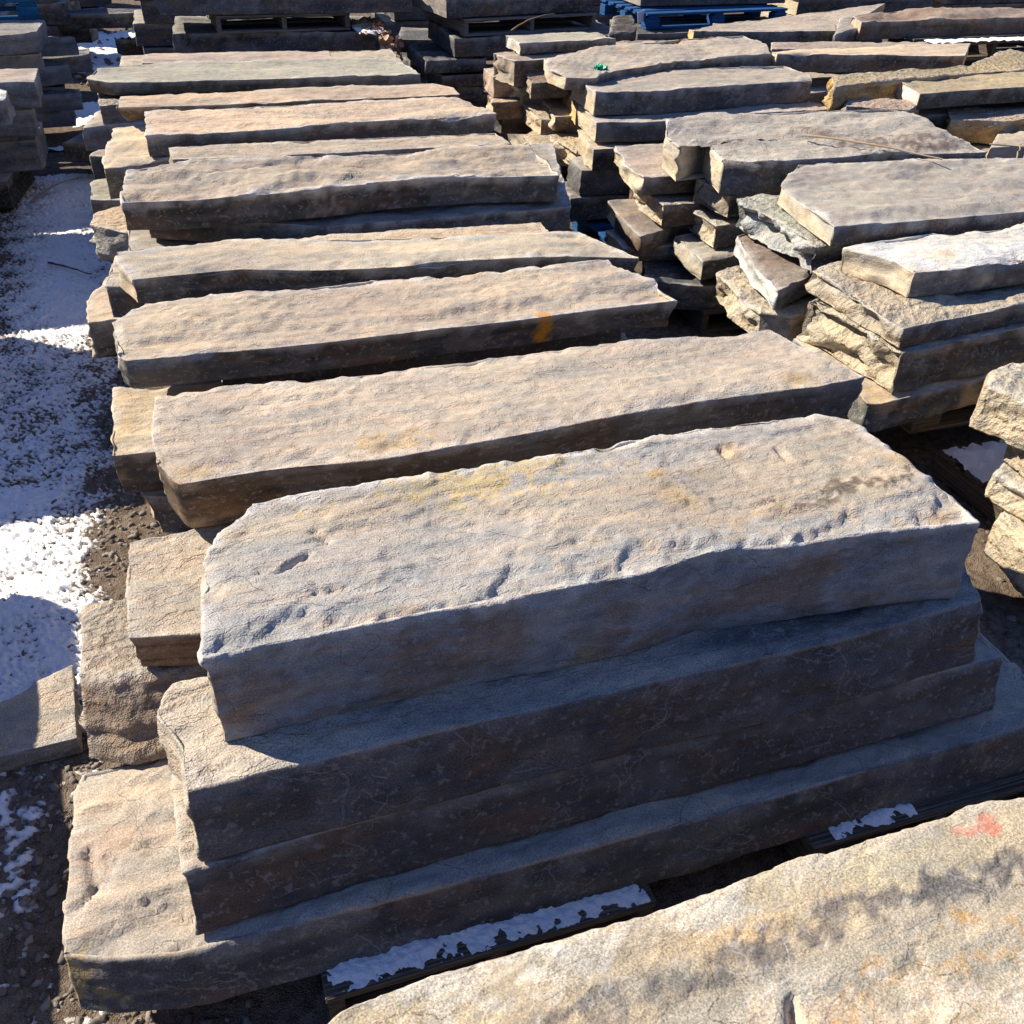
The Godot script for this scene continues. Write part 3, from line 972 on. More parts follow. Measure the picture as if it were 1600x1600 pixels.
	slab("stone_slab", "stone slab", "covered third slab under the slab with the orange mark", "lower slabs of the middle row stacks",
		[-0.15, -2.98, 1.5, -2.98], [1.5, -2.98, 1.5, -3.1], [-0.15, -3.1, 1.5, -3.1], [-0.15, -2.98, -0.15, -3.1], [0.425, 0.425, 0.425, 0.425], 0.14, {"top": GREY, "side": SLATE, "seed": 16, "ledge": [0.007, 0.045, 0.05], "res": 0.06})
	slab("stone_slab", "stone slab", "long tan slab with an orange spray mark on its dark front face", "long slabs stacked in the middle row",
		[-0.289, -2.832, -0.263, -2.773, 0.034, -2.761, 0.314, -2.752, 0.519, -2.756, 0.95, -2.756, 1.258, -2.773, 1.566, -2.773], [1.566, -2.773, 1.556, -2.941, 1.503, -3.004, 1.48, -3.185], [-0.203, -3.206, 0.142, -3.192, 0.297, -3.182, 0.556, -3.206, 0.798, -3.177, 1.084, -3.163, 1.48, -3.185], [-0.289, -2.832, -0.298, -3.049, -0.203, -3.206], [0.87, 0.87, 0.87, 0.87], 0.125, {"top": TANL, "side": BLUEGREYD, "end": GREY, "seed": 21, "step": 0.006, "levels": 4, "lean": -0.05, "r": 0.024, "pale": 0.7, "marks": [[Vector3(1.078, 0.800, -2.780), Vector3(0.034, 0.085, 0.090), Color(0.6, 0.27, 0.03), 0.9, 0.55], [Vector3(1.082, 0.750, -2.790), Vector3(0.042, 0.050, 0.090), Color(0.6, 0.26, 0.03), 0.9, 0.6], [Vector3(1.075, 0.870, -2.780), Vector3(0.018, 0.030, 0.050), Color(0.5, 0.3, 0.12), 0.5, 0.3]], "cut": 0, "ledge": [0.009, 0.12, 0.03], "cracks": [[-0.143, -3.127, -0.059, -2.988, 0.012, 0.004], [-0.059, -2.988, 0.017, -2.934, 0.012, 0.004], [1.401, -2.804, 1.474, -2.831, 0.01, 0.003], [1.474, -2.831, 1.600, -2.882, 0.01, 0.003]], "res": 0.0138})
	slab("stone_slab", "stone slab", "pale tan slab with thin white scratches behind the one with the orange mark", "long slabs stacked in the middle row",
		[-0.242, -3.415, 0.13, -3.421, 0.407, -3.341, 0.681, -3.306, 0.881, -3.316, 1.126, -3.29, 1.372, -3.252, 1.604, -3.175], [1.604, -3.175, 1.558, -3.312, 1.486, -3.5], [-0.297, -3.707, 0.216, -3.695, 0.948, -3.566, 1.486, -3.5], [-0.242, -3.415, -0.296, -3.595, -0.297, -3.707], [0.87, 0.87, 0.87, 0.87], 0.11, {"top": CREAMG, "side": BLUEGREYD, "end": CREAM, "seed": 22, "step": 0.004, "pale": 0.7, "r": 0.02, "lean": -0.04, "cut": 1, "cracks": [[1.340, -3.451, 1.421, -3.447, 0.014, 0.006], [1.421, -3.447, 1.469, -3.466, 0.014, 0.006]], "marks": [[Vector3(1.481, 0.870, -3.323), Vector3(0.060, 0.050, 0.050), Color(0.2, 0.19, 0.17), 0.4, 1.2]], "ledge": [0.007, 0.045, 0.05], "res": 0.0157})
	slab("stone_slab", "stone slab", "slab end with pale top and dark face under the scratched pale slab", "lower slabs of the middle row stacks",
		[-0.359, -3.714, -0.263, -3.683, 1.5, -3.6], [1.5, -3.6, 1.5, -4], [-0.332, -4.047, 1.5, -4], [-0.359, -3.714, -0.332, -4.047], [0.735, 0.735, 0.735, 0.735], 0.13, {"top": CREAM, "side": SLATE, "seed": 23, "r": 0.018, "res": 0.0172})
	slab("stone_slab", "stone slab", "rough slab end left of the orange marked slab, dark faced, second from its bottom", "lower slabs of the middle row stacks",
		[-0.465, -3.785, -0.366, -3.803, 1.5, -3.3], [1.5, -3.3, 1.5, -3.95], [-0.415, -4.203, -0.369, -4.251, 1.5, -3.95], [-0.465, -3.785, -0.474, -4.01, -0.415, -4.203], [0.56, 0.56, 0.56, 0.56], 0.17, {"top": TAN, "side": SLATE, "end": TAN, "seed": 24, "r": 0.03, "rough": 1.4, "lean": -0.04, "ledge": [0.007, 0.045, 0.05], "res": 0.0177})
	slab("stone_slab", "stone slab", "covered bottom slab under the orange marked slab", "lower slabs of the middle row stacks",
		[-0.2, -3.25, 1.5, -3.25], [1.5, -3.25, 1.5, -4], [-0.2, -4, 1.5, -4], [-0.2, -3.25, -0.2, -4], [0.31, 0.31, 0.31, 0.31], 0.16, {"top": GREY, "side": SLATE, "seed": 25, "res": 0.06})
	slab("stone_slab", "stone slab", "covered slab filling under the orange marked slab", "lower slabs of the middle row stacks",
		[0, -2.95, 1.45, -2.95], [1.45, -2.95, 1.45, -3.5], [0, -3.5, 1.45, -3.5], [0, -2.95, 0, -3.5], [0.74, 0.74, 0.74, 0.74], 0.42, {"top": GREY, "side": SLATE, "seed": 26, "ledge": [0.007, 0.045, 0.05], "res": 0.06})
	slab("stone_slab", "stone slab", "long tan slab with dark cracks along its top and a pitted patch on its face", "long slabs stacked in the middle row",
		[-0.275, -4.189, 0.006, -4.151, 0.268, -4.162, 0.54, -4.173, 0.883, -4.209, 1.271, -4.202, 1.642, -4.152], [1.642, -4.152, 1.663, -4.357, 1.639, -4.598], [-0.239, -4.616, -0.054, -4.666, 0.321, -4.681, 0.92, -4.643, 1.363, -4.62, 1.639, -4.598], [-0.275, -4.189, -0.27, -4.397, -0.239, -4.616], [0.9, 0.9, 0.9, 0.9], 0.135, {"top": TANL, "side": BLUEGREYD, "seed": 31, "step": 0.008, "levels": 5, "pale": 0.9, "r": 0.024, "wave": 0.008, "lean": -0.03, "cut": 0, "ledge": [0.012, 0.06, 0.06], "cracks": [[-0.231, -4.480, 0.053, -4.437, 0.018, 0.01], [0.053, -4.437, 0.145, -4.494, 0.018, 0.01], [0.145, -4.494, 0.368, -4.577, 0.018, 0.01], [0.368, -4.577, 0.615, -4.652, 0.018, 0.01], [0.294, -4.414, 0.588, -4.479, 0.018, 0.008], [0.588, -4.479, 0.845, -4.518, 0.018, 0.008], [0.097, -4.353, 0.341, -4.337, 0.016, 0.006], [0.341, -4.337, 0.625, -4.352, 0.016, 0.006], [1.016, -4.514, 1.392, -4.501, 0.016, 0.008], [1.392, -4.501, 1.566, -4.532, 0.016, 0.008]], "marks": [[Vector3(0.562, 0.800, -4.126), Vector3(0.090, 0.050, 0.100), Color(0.3, 0.25, 0.22), 0.8, 1.4], [Vector3(0.829, 0.800, -4.157), Vector3(0.050, 0.030, 0.100), Color(0.28, 0.23, 0.2), 0.7, 1.4]], "res": 0.0194})
	slab("stone_slab", "stone slab", "dark blue grey slab jutting out right under the cracked tan slab", "lower slabs of the middle row stacks",
		[-0.2, -4.48, 0.521, -4.133, 1.097, -4.12, 1.704, -4.137], [1.704, -4.137, 2, -5.2], [-0.22, -5.1, 2, -5.2], [-0.2, -4.48, -0.22, -5.1], [0.755, 0.755, 0.755, 0.755], 0.12, {"top": GREY, "side": BLUEGREYD, "seed": 32, "pale": 0.7, "r": 0.022, "step": 0.005, "ledge": [0.007, 0.045, 0.05], "res": 0.0203})
	slab("stone_slab", "stone slab", "white laminated slab end sticking out left below the cracked tan slab", "lower slabs of the middle row stacks",
		[-0.469, -4.819, -0.314, -4.676, 1.4, -4.6], [1.4, -4.6, 1.4, -5.1], [-0.462, -4.995, -0.344, -5.076, 1.4, -5.1], [-0.469, -4.819, -0.462, -4.995], [0.6, 0.6, 0.6, 0.6], 0.17, {"top": CREAM, "side": WHITEG, "end": WHITE, "seed": 33, "bump_side": 4, "ragged": 0.02, "rough": 1.2, "r": 0.03, "broken": true, "res": 0.0216})
	slab("stone_slab", "stone slab", "covered bottom slab under the cracked tan slab", "lower slabs of the middle row stacks",
		[-0.3, -4.4, 1.5, -4.4], [1.5, -4.4, 1.5, -5.2], [-0.3, -5.2, 1.5, -5.2], [-0.3, -4.4, -0.3, -5.2], [0.62, 0.62, 0.62, 0.62], 0.48, {"top": GREY, "side": SLATE, "seed": 34, "ledge": [0.007, 0.045, 0.05], "res": 0.06})
	slab("stone_slab", "stone slab", "thin strip of grey tan slab behind the cracked tan slab", "long slabs stacked in the middle row",
		[-0.053, -4.895, 0.334, -4.858, 1.166, -4.847, 1.628, -4.837], [1.628, -4.837, 1.616, -5.058], [-0.065, -5.116, 1.616, -5.058], [-0.053, -4.895, -0.065, -5.116], [0.86, 0.86, 0.86, 0.86], 0.09, {"top": TAN, "side": SLATE, "seed": 35, "step": 0.003, "levels": 3, "wave": 0.002, "r": 0.012, "res": 0.0217})
	slab("stone_slab", "stone slab", "greenish slab end with pale top low at the left under the third stack", "lower slabs of the middle row stacks",
		[-0.497, -5.35, -0.347, -5.295, 1.3, -5.1], [1.3, -5.1, 1.3, -5.6], [-0.49, -5.683, 1.3, -5.6], [-0.497, -5.35, -0.49, -5.683], [0.56, 0.56, 0.56, 0.56], 0.13, {"top": GREEN, "side": SLATE, "seed": 36, "r": 0.015, "ledge": [0.007, 0.045, 0.05], "res": 0.0237})
	slab("stone_slab", "stone slab", "cream slab end with rounded dark corner left of the cracked tan slab", "lower slabs of the middle row stacks",
		[-0.383, -5.142, -0.224, -5.186, -0.057, -5.23, 1.4, -5.15], [1.4, -5.15, 1.4, -5.75], [-0.341, -5.866, -0.179, -5.917, 1.4, -5.75], [-0.383, -5.142, -0.379, -5.475, -0.341, -5.866], [0.765, 0.765, 0.765, 0.765], 0.15, {"top": CREAM, "side": GREENG, "seed": 37, "step": 0.007, "r": 0.02, "spots": 0.1, "res": 0.0237})
	slab("stone_slab", "stone slab", "smooth peach coloured slab with square cut left end, fourth stack of the middle row", "long slabs stacked in the middle row",
		[-0.161, -5.203, 0.377, -5.232, 0.97, -5.289, 1.412, -5.287, 1.694, -5.305], [1.694, -5.305, 1.661, -5.445, 1.603, -5.721], [-0.159, -5.697, 0.429, -5.732, 1.152, -5.738, 1.603, -5.721], [-0.161, -5.203, -0.159, -5.697], [0.89, 0.89, 0.89, 0.89], 0.105, {"top": PEACH, "side": BLUEGREYD, "end": GREY, "seed": 41, "step": 0.005, "r": 0.015, "pale": 0.8, "lean": -0.03, "res": 0.0239})
	slab("stone_slab", "stone slab", "narrow peach slab with slanted left end just behind the smooth peach one", "long slabs stacked in the middle row",
		[-0.312, -5.854, 0.092, -5.824, 0.436, -5.806, 1.168, -5.815, 1.633, -5.814], [1.633, -5.814, 1.621, -5.987, 1.536, -6.126], [-0.283, -6.074, 0.106, -6.1, 0.844, -6.121, 1.536, -6.126], [-0.312, -5.854, -0.283, -6.074], [0.89, 0.89, 0.89, 0.89], 0.09, {"top": PEACH, "side": BROWNG, "end": CREAM, "seed": 42, "lean": -0.06, "lean_l": -0.05, "r": 0.018, "step": 0.004, "pale": 0.6, "ledge": [0.007, 0.045, 0.05], "res": 0.0257})
	slab("stone_slab", "stone slab", "grey slab end with pale rim left of the peach slabs", "lower slabs of the middle row stacks",
		[-0.543, -6.307, -0.305, -6.396, 1.4, -6], [1.4, -6, 1.4, -6.5], [-0.48, -6.665, -0.343, -6.772, 1.4, -6.5], [-0.543, -6.307, -0.48, -6.665], [0.68, 0.68, 0.68, 0.68], 0.13, {"top": GREY, "side": BLUEGREY, "end": CREAMG, "seed": 43, "r": 0.012, "pale": 0.9, "res": 0.0278})
	slab("stone_slab", "stone slab", "tan slab end with rubbly top under the peach slabs", "lower slabs of the middle row stacks",
		[-0.424, -6.377, 1.4, -6.75], [1.4, -6.75, 1.4, -7.2], [-0.442, -6.71, 1.4, -7.2], [-0.424, -6.377, -0.442, -6.71], [0.78, 0.78, 0.78, 0.78], 0.16, {"top": TAN, "side": TAN, "end": TAN, "seed": 44, "rough": 1.3, "broken": true, "res": 0.0291})
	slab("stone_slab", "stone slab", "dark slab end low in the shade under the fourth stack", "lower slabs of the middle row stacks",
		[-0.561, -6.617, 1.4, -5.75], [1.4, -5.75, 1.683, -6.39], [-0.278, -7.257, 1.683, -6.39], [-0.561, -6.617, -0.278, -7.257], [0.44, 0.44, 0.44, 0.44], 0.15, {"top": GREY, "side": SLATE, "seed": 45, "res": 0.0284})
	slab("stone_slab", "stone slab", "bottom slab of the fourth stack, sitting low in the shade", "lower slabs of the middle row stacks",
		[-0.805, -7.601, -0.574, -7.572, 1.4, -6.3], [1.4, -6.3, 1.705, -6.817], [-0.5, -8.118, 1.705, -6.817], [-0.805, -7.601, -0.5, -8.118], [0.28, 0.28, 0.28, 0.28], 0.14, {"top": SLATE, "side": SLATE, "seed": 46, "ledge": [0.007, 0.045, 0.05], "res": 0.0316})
	slab("stone_slab", "stone slab", "greenish grey long slab at the far end of the sunlit middle row", "long slabs stacked in the middle row",
		[-0.476, -6.62, -0.352, -6.494, 0.124, -6.484, 0.698, -6.461, 1.3, -6.437, 1.542, -6.435], [1.542, -6.435, 1.528, -6.698, 1.464, -6.962], [-0.423, -7.004, 0.153, -7.035, 0.768, -7.003, 1.464, -6.962], [-0.476, -6.62, -0.423, -7.004], [0.88, 0.88, 0.88, 0.88], 0.075, {"top": GREENL, "side": GREENG, "end": GREEN, "seed": 51, "r": 0.018, "pale": 0.6, "step": 0.004, "lean": -0.03, "res": 0.0287})
	slab("stone_slab", "stone slab", "thin pinkish strip of slab behind the far greenish slab", "long slabs stacked in the middle row",
		[-0.157, -7.116, 1.072, -7.033], [1.072, -7.033, 1.092, -7.332], [-0.137, -7.415, 1.092, -7.332], [-0.157, -7.116, -0.137, -7.415], [0.87, 0.87, 0.87, 0.87], 0.07, {"top": PINK, "side": SLATE, "seed": 52, "r": 0.012, "ledge": [0.007, 0.045, 0.05], "res": 0.0309})
	slab("stone_slab", "stone slab", "shaded slab under the far greenish slab", "lower slabs of the middle row stacks",
		[-0.32, -7.05, 1.6, -7], [1.6, -7, 1.618, -7.7], [-0.302, -7.75, 1.618, -7.7], [-0.32, -7.05, -0.302, -7.75], [0.8, 0.8, 0.8, 0.8], 0.14, {"top": TAN, "side": SLATE, "seed": 53, "res": 0.0316})
	slab("stone_slab", "stone slab", "lower shaded slab under the far greenish slab", "lower slabs of the middle row stacks",
		[-0.38, -7, 1.55, -6.98], [1.55, -6.98, 1.557, -7.68], [-0.373, -7.7, 1.557, -7.68], [-0.38, -7, -0.373, -7.7], [0.65, 0.65, 0.65, 0.65], 0.16, {"top": GREY, "side": SLATE, "seed": 54, "ledge": [0.007, 0.045, 0.05], "res": 0.0316})
	slab("stone_slab", "stone slab", "bottom slab under the far greenish slab", "lower slabs of the middle row stacks",
		[-0.3, -7.02, 1.5, -7], [1.5, -7, 1.508, -7.7], [-0.292, -7.72, 1.508, -7.7], [-0.3, -7.02, -0.292, -7.72], [0.48, 0.48, 0.48, 0.48], 0.35, {"top": GREY, "side": SLATE, "seed": 55, "res": 0.0318})
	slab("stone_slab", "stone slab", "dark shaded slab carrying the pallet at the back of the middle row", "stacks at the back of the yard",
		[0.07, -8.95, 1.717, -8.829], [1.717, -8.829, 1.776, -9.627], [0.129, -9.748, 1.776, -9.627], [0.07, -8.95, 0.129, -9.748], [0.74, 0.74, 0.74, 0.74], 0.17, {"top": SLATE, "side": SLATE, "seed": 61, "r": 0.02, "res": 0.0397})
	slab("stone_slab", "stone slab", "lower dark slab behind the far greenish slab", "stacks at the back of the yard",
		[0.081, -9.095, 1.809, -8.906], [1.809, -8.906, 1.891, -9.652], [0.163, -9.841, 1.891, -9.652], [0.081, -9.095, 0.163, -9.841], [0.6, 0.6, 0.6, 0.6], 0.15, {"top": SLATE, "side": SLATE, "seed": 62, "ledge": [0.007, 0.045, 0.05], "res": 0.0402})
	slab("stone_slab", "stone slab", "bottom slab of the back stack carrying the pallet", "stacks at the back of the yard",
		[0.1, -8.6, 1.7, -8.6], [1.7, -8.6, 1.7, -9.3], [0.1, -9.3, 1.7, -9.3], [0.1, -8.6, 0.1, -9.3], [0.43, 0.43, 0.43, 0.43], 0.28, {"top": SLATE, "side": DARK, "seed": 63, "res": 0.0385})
	slab("stone_slab", "stone slab", "long dark slab resting on the pallet at the top edge", "stacks at the back of the yard",
		[-0.065, -8.807, 2.042, -8.77], [2.042, -8.77, 2.055, -9.52], [-0.052, -9.557, 2.055, -9.52], [-0.065, -8.807, -0.052, -9.557], [1.08, 1.08, 1.08, 1.08], 0.19, {"top": CREAMG, "side": BLUEGREYD, "end": SLATE, "seed": 64, "r": 0.03, "lean_l": -0.08, "ledge": [0.007, 0.045, 0.05], "res": 0.039})
	slab("stone_slab", "stone slab", "big blunt tan boulder slab at the right frame edge, topmost of its stack", "slabs and flagstones stacked in the right row",
		[2.589, -2.023, 3.4, -1.8], [3.4, -1.8, 3.3, -2.45], [2.504, -2.228, 2.616, -2.326, 3.3, -2.45], [2.589, -2.023, 2.504, -2.228], [0.69, 0.69, 0.69, 0.69], 0.18, {"top": CREAMG, "side": CREAM, "end": CREAM, "seed": 71, "r": 0.09, "rough": 1.1, "ragged": 0.014, "bedding": 0.3, "broken": true, "res": 0.0164})
	slab("stone_slab", "stone slab", "small cream stone under the blunt boulder slab at the right frame edge", "slabs and flagstones stacked in the right row",
		[2.596, -1.981, 3.4, -1.9], [3.4, -1.9, 3.3, -2.5], [2.605, -2.128, 2.659, -2.176, 3.3, -2.5], [2.596, -1.981, 2.605, -2.128], [0.5, 0.5, 0.5, 0.5], 0.09, {"top": CREAM, "side": CREAM, "end": CREAM, "seed": 72, "r": 0.09, "rough": 1.1, "ragged": 0.014, "bedding": 0.3, "broken": true, "res": 0.0168})
	slab("stone_slab", "stone slab", "ragged light brown stone above the lowest one at the right frame edge", "slabs and flagstones stacked in the right row",
		[2.561, -1.896, 3.3, -1.75], [3.3, -1.75, 3.2, -2.4], [2.52, -2.081, 2.668, -2.169, 3.2, -2.4], [2.561, -1.896, 2.52, -2.081], [0.405, 0.405, 0.405, 0.405], 0.1, {"top": TAN, "side": CREAM, "end": CREAM, "seed": 73, "r": 0.09, "rough": 1.1, "ragged": 0.014, "bedding": 0.3, "broken": true, "res": 0.0166})
	slab("stone_slab", "stone slab", "pointed tan stone lowest at the right frame edge", "slabs and flagstones stacked in the right row",
		[2.459, -1.722, 3.1, -1.5], [3.1, -1.5, 3.1, -2.1], [2.504, -1.981, 2.629, -2.059, 3.1, -2.1], [2.459, -1.722, 2.504, -1.981], [0.3, 0.3, 0.3, 0.3], 0.165, {"top": CREAM, "side": CREAM, "end": CREAM, "seed": 74, "r": 0.09, "rough": 1.1, "ragged": 0.014, "bedding": 0.3, "broken": true, "res": 0.0161})
	slab("stone_slab", "stone slab", "whitish slab with a ragged broken left end on the tan stack at right", "slabs and flagstones stacked in the right row",
		[2.615, -2.834, 2.819, -2.817, 3.142, -2.829, 4.2, -2.82], [4.2, -2.82, 4.2, -3.2], [2.497, -3.129, 2.941, -3.193, 3.445, -3.165, 4.2, -3.2], [2.615, -2.834, 2.614, -2.943, 2.497, -3.129], [0.85, 0.85, 0.85, 0.85], 0.11, {"top": WHITE, "side": GREYB, "end": CREAM, "seed": 81, "r": 0.025, "spots": 0.3, "spot": CREAM, "step": 0.006, "chip": 1.3, "ragged": 0.02, "res": 0.0194})
	slab("stone_slab", "stone slab", "tan slab with stepped broken left end under the whitish slab", "slabs and flagstones stacked in the right row",
		[2.439, -2.611, 2.716, -2.639, 3.059, -2.682, 4.2, -2.75], [4.2, -2.75, 4.2, -3.4], [2.408, -3.18, 2.543, -3.235, 4.2, -3.4], [2.439, -2.611, 2.417, -2.869, 2.408, -3.18], [0.735, 0.735, 0.735, 0.735], 0.085, {"top": CREAM, "side": SLATE, "end": CREAM, "seed": 82, "r": 0.02, "rough": 1.3, "step": 0.008, "levels": 5, "spots": 0.2, "spot": GOLD, "broken": true, "ragged": 0.035, "res": 0.0189})
	slab("stone_slab", "stone slab", "thick tan slab with a tall sunlit left end, third in the tan stack", "slabs and flagstones stacked in the right row",
		[2.444, -2.59, 4.2, -2.76], [4.2, -2.76, 4.2, -3.4], [2.364, -3.095, 4.2, -3.4], [2.444, -2.59, 2.402, -2.831, 2.364, -3.095], [0.645, 0.645, 0.645, 0.645], 0.17, {"top": CREAM, "side": GREYB, "end": CREAM, "seed": 83, "r": 0.015, "rough": 1.4, "bump_side": 1.4, "broken": true, "spots": 0.15, "spot": GOLD, "ragged": 0.035, "res": 0.0197})
	slab("stone_slab", "stone slab", "bottom slab of the tan stack with dark rim above the pallet block", "slabs and flagstones stacked in the right row",
		[2.312, -2.545, 2.352, -2.524, 4.2, -2.78], [4.2, -2.78, 4.2, -3.55], [2.341, -3.113, 4.2, -3.55], [2.312, -2.545, 2.335, -2.685, 2.341, -3.113], [0.475, 0.475, 0.475, 0.475], 0.13, {"top": CREAM, "side": SLATE, "end": GREENG, "seed": 84, "r": 0.025, "spots": 0.2, "spot": GOLD, "ledge": [0.007, 0.045, 0.05], "ragged": 0.02, "res": 0.0192})
	slab("stone_slab", "stone slab", "grey brown slab with a long ridge and a sunlit tan left end", "slabs and flagstones stacked in the right row",
		[2.504, -3.229, 3.045, -3.217, 3.467, -3.213, 4.3, -3.22], [4.3, -3.22, 4.3, -3.9], [2.843, -4.042, 3.546, -3.994, 4.099, -3.913, 4.3, -3.9], [2.504, -3.229, 2.528, -3.462, 2.575, -3.771, 2.843, -4.042], [0.9, 0.9, 0.9, 0.9], 0.085, {"top": GREYT, "side": GREYB, "end": CREAM, "seed": 85, "r": 0.025, "step": 0.008, "levels": 4, "pale": 0.6, "chip": 1.2, "cracks": [[2.701, -3.773, 3.212, -3.772, 0.014, 0.006], [3.212, -3.772, 3.961, -3.760, 0.014, 0.006]], "ragged": 0.02, "res": 0.0218})
	slab("flagstone", "stone slab", "long narrow grey white flagstone with a rough face, angled under the ridged slab", "slabs and flagstones stacked in the right row",
		[2.49, -3.299, 2.645, -3.294, 3.9, -3.5], [3.9, -3.5, 3.9, -4.1], [2.457, -3.892, 2.582, -3.942, 2.735, -3.927, 3.9, -4.1], [2.49, -3.299, 2.474, -3.739, 2.457, -3.892], [0.8, 0.8, 0.8, 0.8], 0.13, {"top": GREENL, "side": SLATE, "end": WHITEG, "seed": 86, "r": 0.035, "rough": 1.7, "bump_side": 1.8, "broken": true, "ragged": 0.035, "res": 0.0208})
	slab("flagstone", "stone slab", "brown topped flagstone with a white left edge, under the grey white one", "slabs and flagstones stacked in the right row",
		[2.291, -3.218, 2.542, -3.336, 3.7, -3.45], [3.7, -3.45, 3.7, -4.15], [2.448, -3.848, 2.525, -3.875, 3.7, -4.15], [2.291, -3.218, 2.323, -3.465, 2.448, -3.848], [0.65, 0.65, 0.65, 0.65], 0.09, {"top": BROWNT, "side": SLATE, "end": WHITE, "seed": 87, "r": 0.012, "ragged": 0.035, "res": 0.0205})
	slab("flagstone", "stone slab", "jagged cream flagstone wedged lowest left in the tan stack", "slabs and flagstones stacked in the right row",
		[2.254, -3.266, 2.381, -3.193, 2.499, -3.259, 3.5, -3.35], [3.5, -3.35, 3.6, -4.1], [2.307, -3.734, 2.511, -3.816, 3.6, -4.1], [2.254, -3.266, 2.259, -3.476, 2.307, -3.734], [0.52, 0.52, 0.52, 0.52], 0.12, {"top": CREAM, "side": CREAM, "end": CREAM, "seed": 88, "r": 0.03, "rough": 1.7, "step": 0.01, "broken": true, "ragged": 0.035, "res": 0.02})
	slab("flagstone", "stone slab", "covered flagstone under the jagged cream one", "slabs and flagstones stacked in the right row",
		[2.75, -3.6, 4, -3.6], [4, -3.6, 4, -4.2], [2.75, -4.2, 4, -4.2], [2.75, -3.6, 2.75, -4.2], [0.39, 0.39, 0.39, 0.39], 0.26, {"top": GREY, "side": SLATE, "seed": 89, "res": 0.06})
	slab("flagstone", "stone slab", "top thin flagstone deep in the middle of the tan stack", "slabs and flagstones stacked in the right row",
		[2.881, -3.471, 4.1, -3.504], [4.1, -3.504, 4.1, -4], [2.962, -4, 4.1, -4], [2.881, -3.471, 2.962, -4], [0.73, 0.73, 0.73, 0.73], 0.0816366, {"top": BROWNT, "side": GREYB, "end": CREAM, "seed": 436, "r": 0.012, "rough": 1.3, "broken": true, "res": 0.03, "ragged": 0.035})
	slab("flagstone", "stone slab", "second thin flagstone deep in the middle of the tan stack", "slabs and flagstones stacked in the right row",
		[2.835, -3.413, 4.1, -3.525], [4.1, -3.525, 4.1, -4], [2.953, -4, 4.1, -4], [2.835, -3.413, 2.953, -4], [0.642363, 0.642363, 0.642363, 0.642363], 0.0821124, {"top": TAN, "side": SLATE, "end": CREAM, "seed": 435, "r": 0.012, "rough": 1.3, "broken": true, "res": 0.03, "ragged": 0.035})
	slab("flagstone", "stone slab", "third thin flagstone deep in the middle of the tan stack", "slabs and flagstones stacked in the right row",
		[2.638, -3.524, 4.1, -3.528], [4.1, -3.528, 4.1, -4], [2.677, -4, 4.1, -4], [2.638, -3.524, 2.677, -4], [0.554251, 0.554251, 0.554251, 0.554251], 0.0690812, {"top": BROWNT, "side": BROWNG, "end": CREAM, "seed": 433, "r": 0.012, "rough": 1.3, "broken": true, "res": 0.03, "ragged": 0.035})
	slab("flagstone", "stone slab", "fourth thin flagstone deep in the middle of the tan stack", "slabs and flagstones stacked in the right row",
		[2.685, -3.425, 4.1, -3.455], [4.1, -3.455, 4.1, -4], [2.628, -4, 4.1, -4], [2.685, -3.425, 2.628, -4], [0.47917, 0.47917, 0.47917, 0.47917], 0.0431698, {"top": TAN, "side": BROWNG, "end": CREAM, "seed": 432, "r": 0.012, "rough": 1.3, "broken": true, "res": 0.03, "ragged": 0.035})
	slab("stone_slab", "stone slab", "dark base slab under the pallet of the tan stack", "slabs and flagstones stacked in the right row",
		[2.75, -2.95, 4, -2.95], [4, -2.95, 4, -3.8], [2.75, -3.8, 4, -3.8], [2.75, -2.95, 2.75, -3.8], [0.2, 0.2, 0.2, 0.2], 0.19, {"top": GREY, "side": DARK, "end": DARK, "seed": 91, "ragged": 0.02, "res": 0.0217})
	slab("stone_slab", "stone slab", "wide brown grey slab with a notched left end and a thin stick lying on it", "slabs and flagstones stacked in the right row",
		[2.528, -4.219, 2.694, -4.128, 2.92, -4.148, 3.365, -4.125, 3.991, -4.055], [3.991, -4.055, 4.046, -4.336, 4.011, -4.662, 4.127, -4.897], [2.569, -4.939, 2.74, -5.021, 3.468, -5.02, 4.066, -4.987, 4.127, -4.897], [2.528, -4.219, 2.58, -4.466, 2.631, -4.605, 2.395, -4.431, 2.431, -4.671, 2.569, -4.939], [0.9, 0.9, 0.9, 0.9], 0.17, {"top": GREYT, "side": BLUEGREYD, "end": CREAM, "seed": 101, "r": 0.025, "step": 0.009, "levels": 5, "pale": 0.6, "spots": 0.12, "spot": BROWNT, "chip": 1.2, "marks": [[Vector3(3.608, 0.900, -4.307), Vector3(0.300, 0.050, 0.120), Color(0.15, 0.115, 0.095), 0.8, 1.5], [Vector3(3.830, 0.900, -4.224), Vector3(0.250, 0.050, 0.080), Color(0.13, 0.1, 0.085), 0.7, 1.5]], "ragged": 0.02, "res": 0.0241})
	slab("flagstone", "stone slab", "flat pinkish flagstone with a coarse sunlit left end, left of the notched slab", "slabs and flagstones stacked in the right row",
		[2.283, -4.58, 2.45, -4.579, 2.634, -4.574, 3.5, -4.55], [3.5, -4.55, 3.5, -5.2], [2.384, -5.183, 2.687, -5.149, 3.5, -5.2], [2.283, -4.58, 2.282, -4.804, 2.384, -5.183], [0.72, 0.72, 0.72, 0.72], 0.1, {"top": PINK, "side": BROWNG, "end": CREAM, "seed": 102, "r": 0.018, "rough": 1.3, "ragged": 0.035, "res": 0.0242})
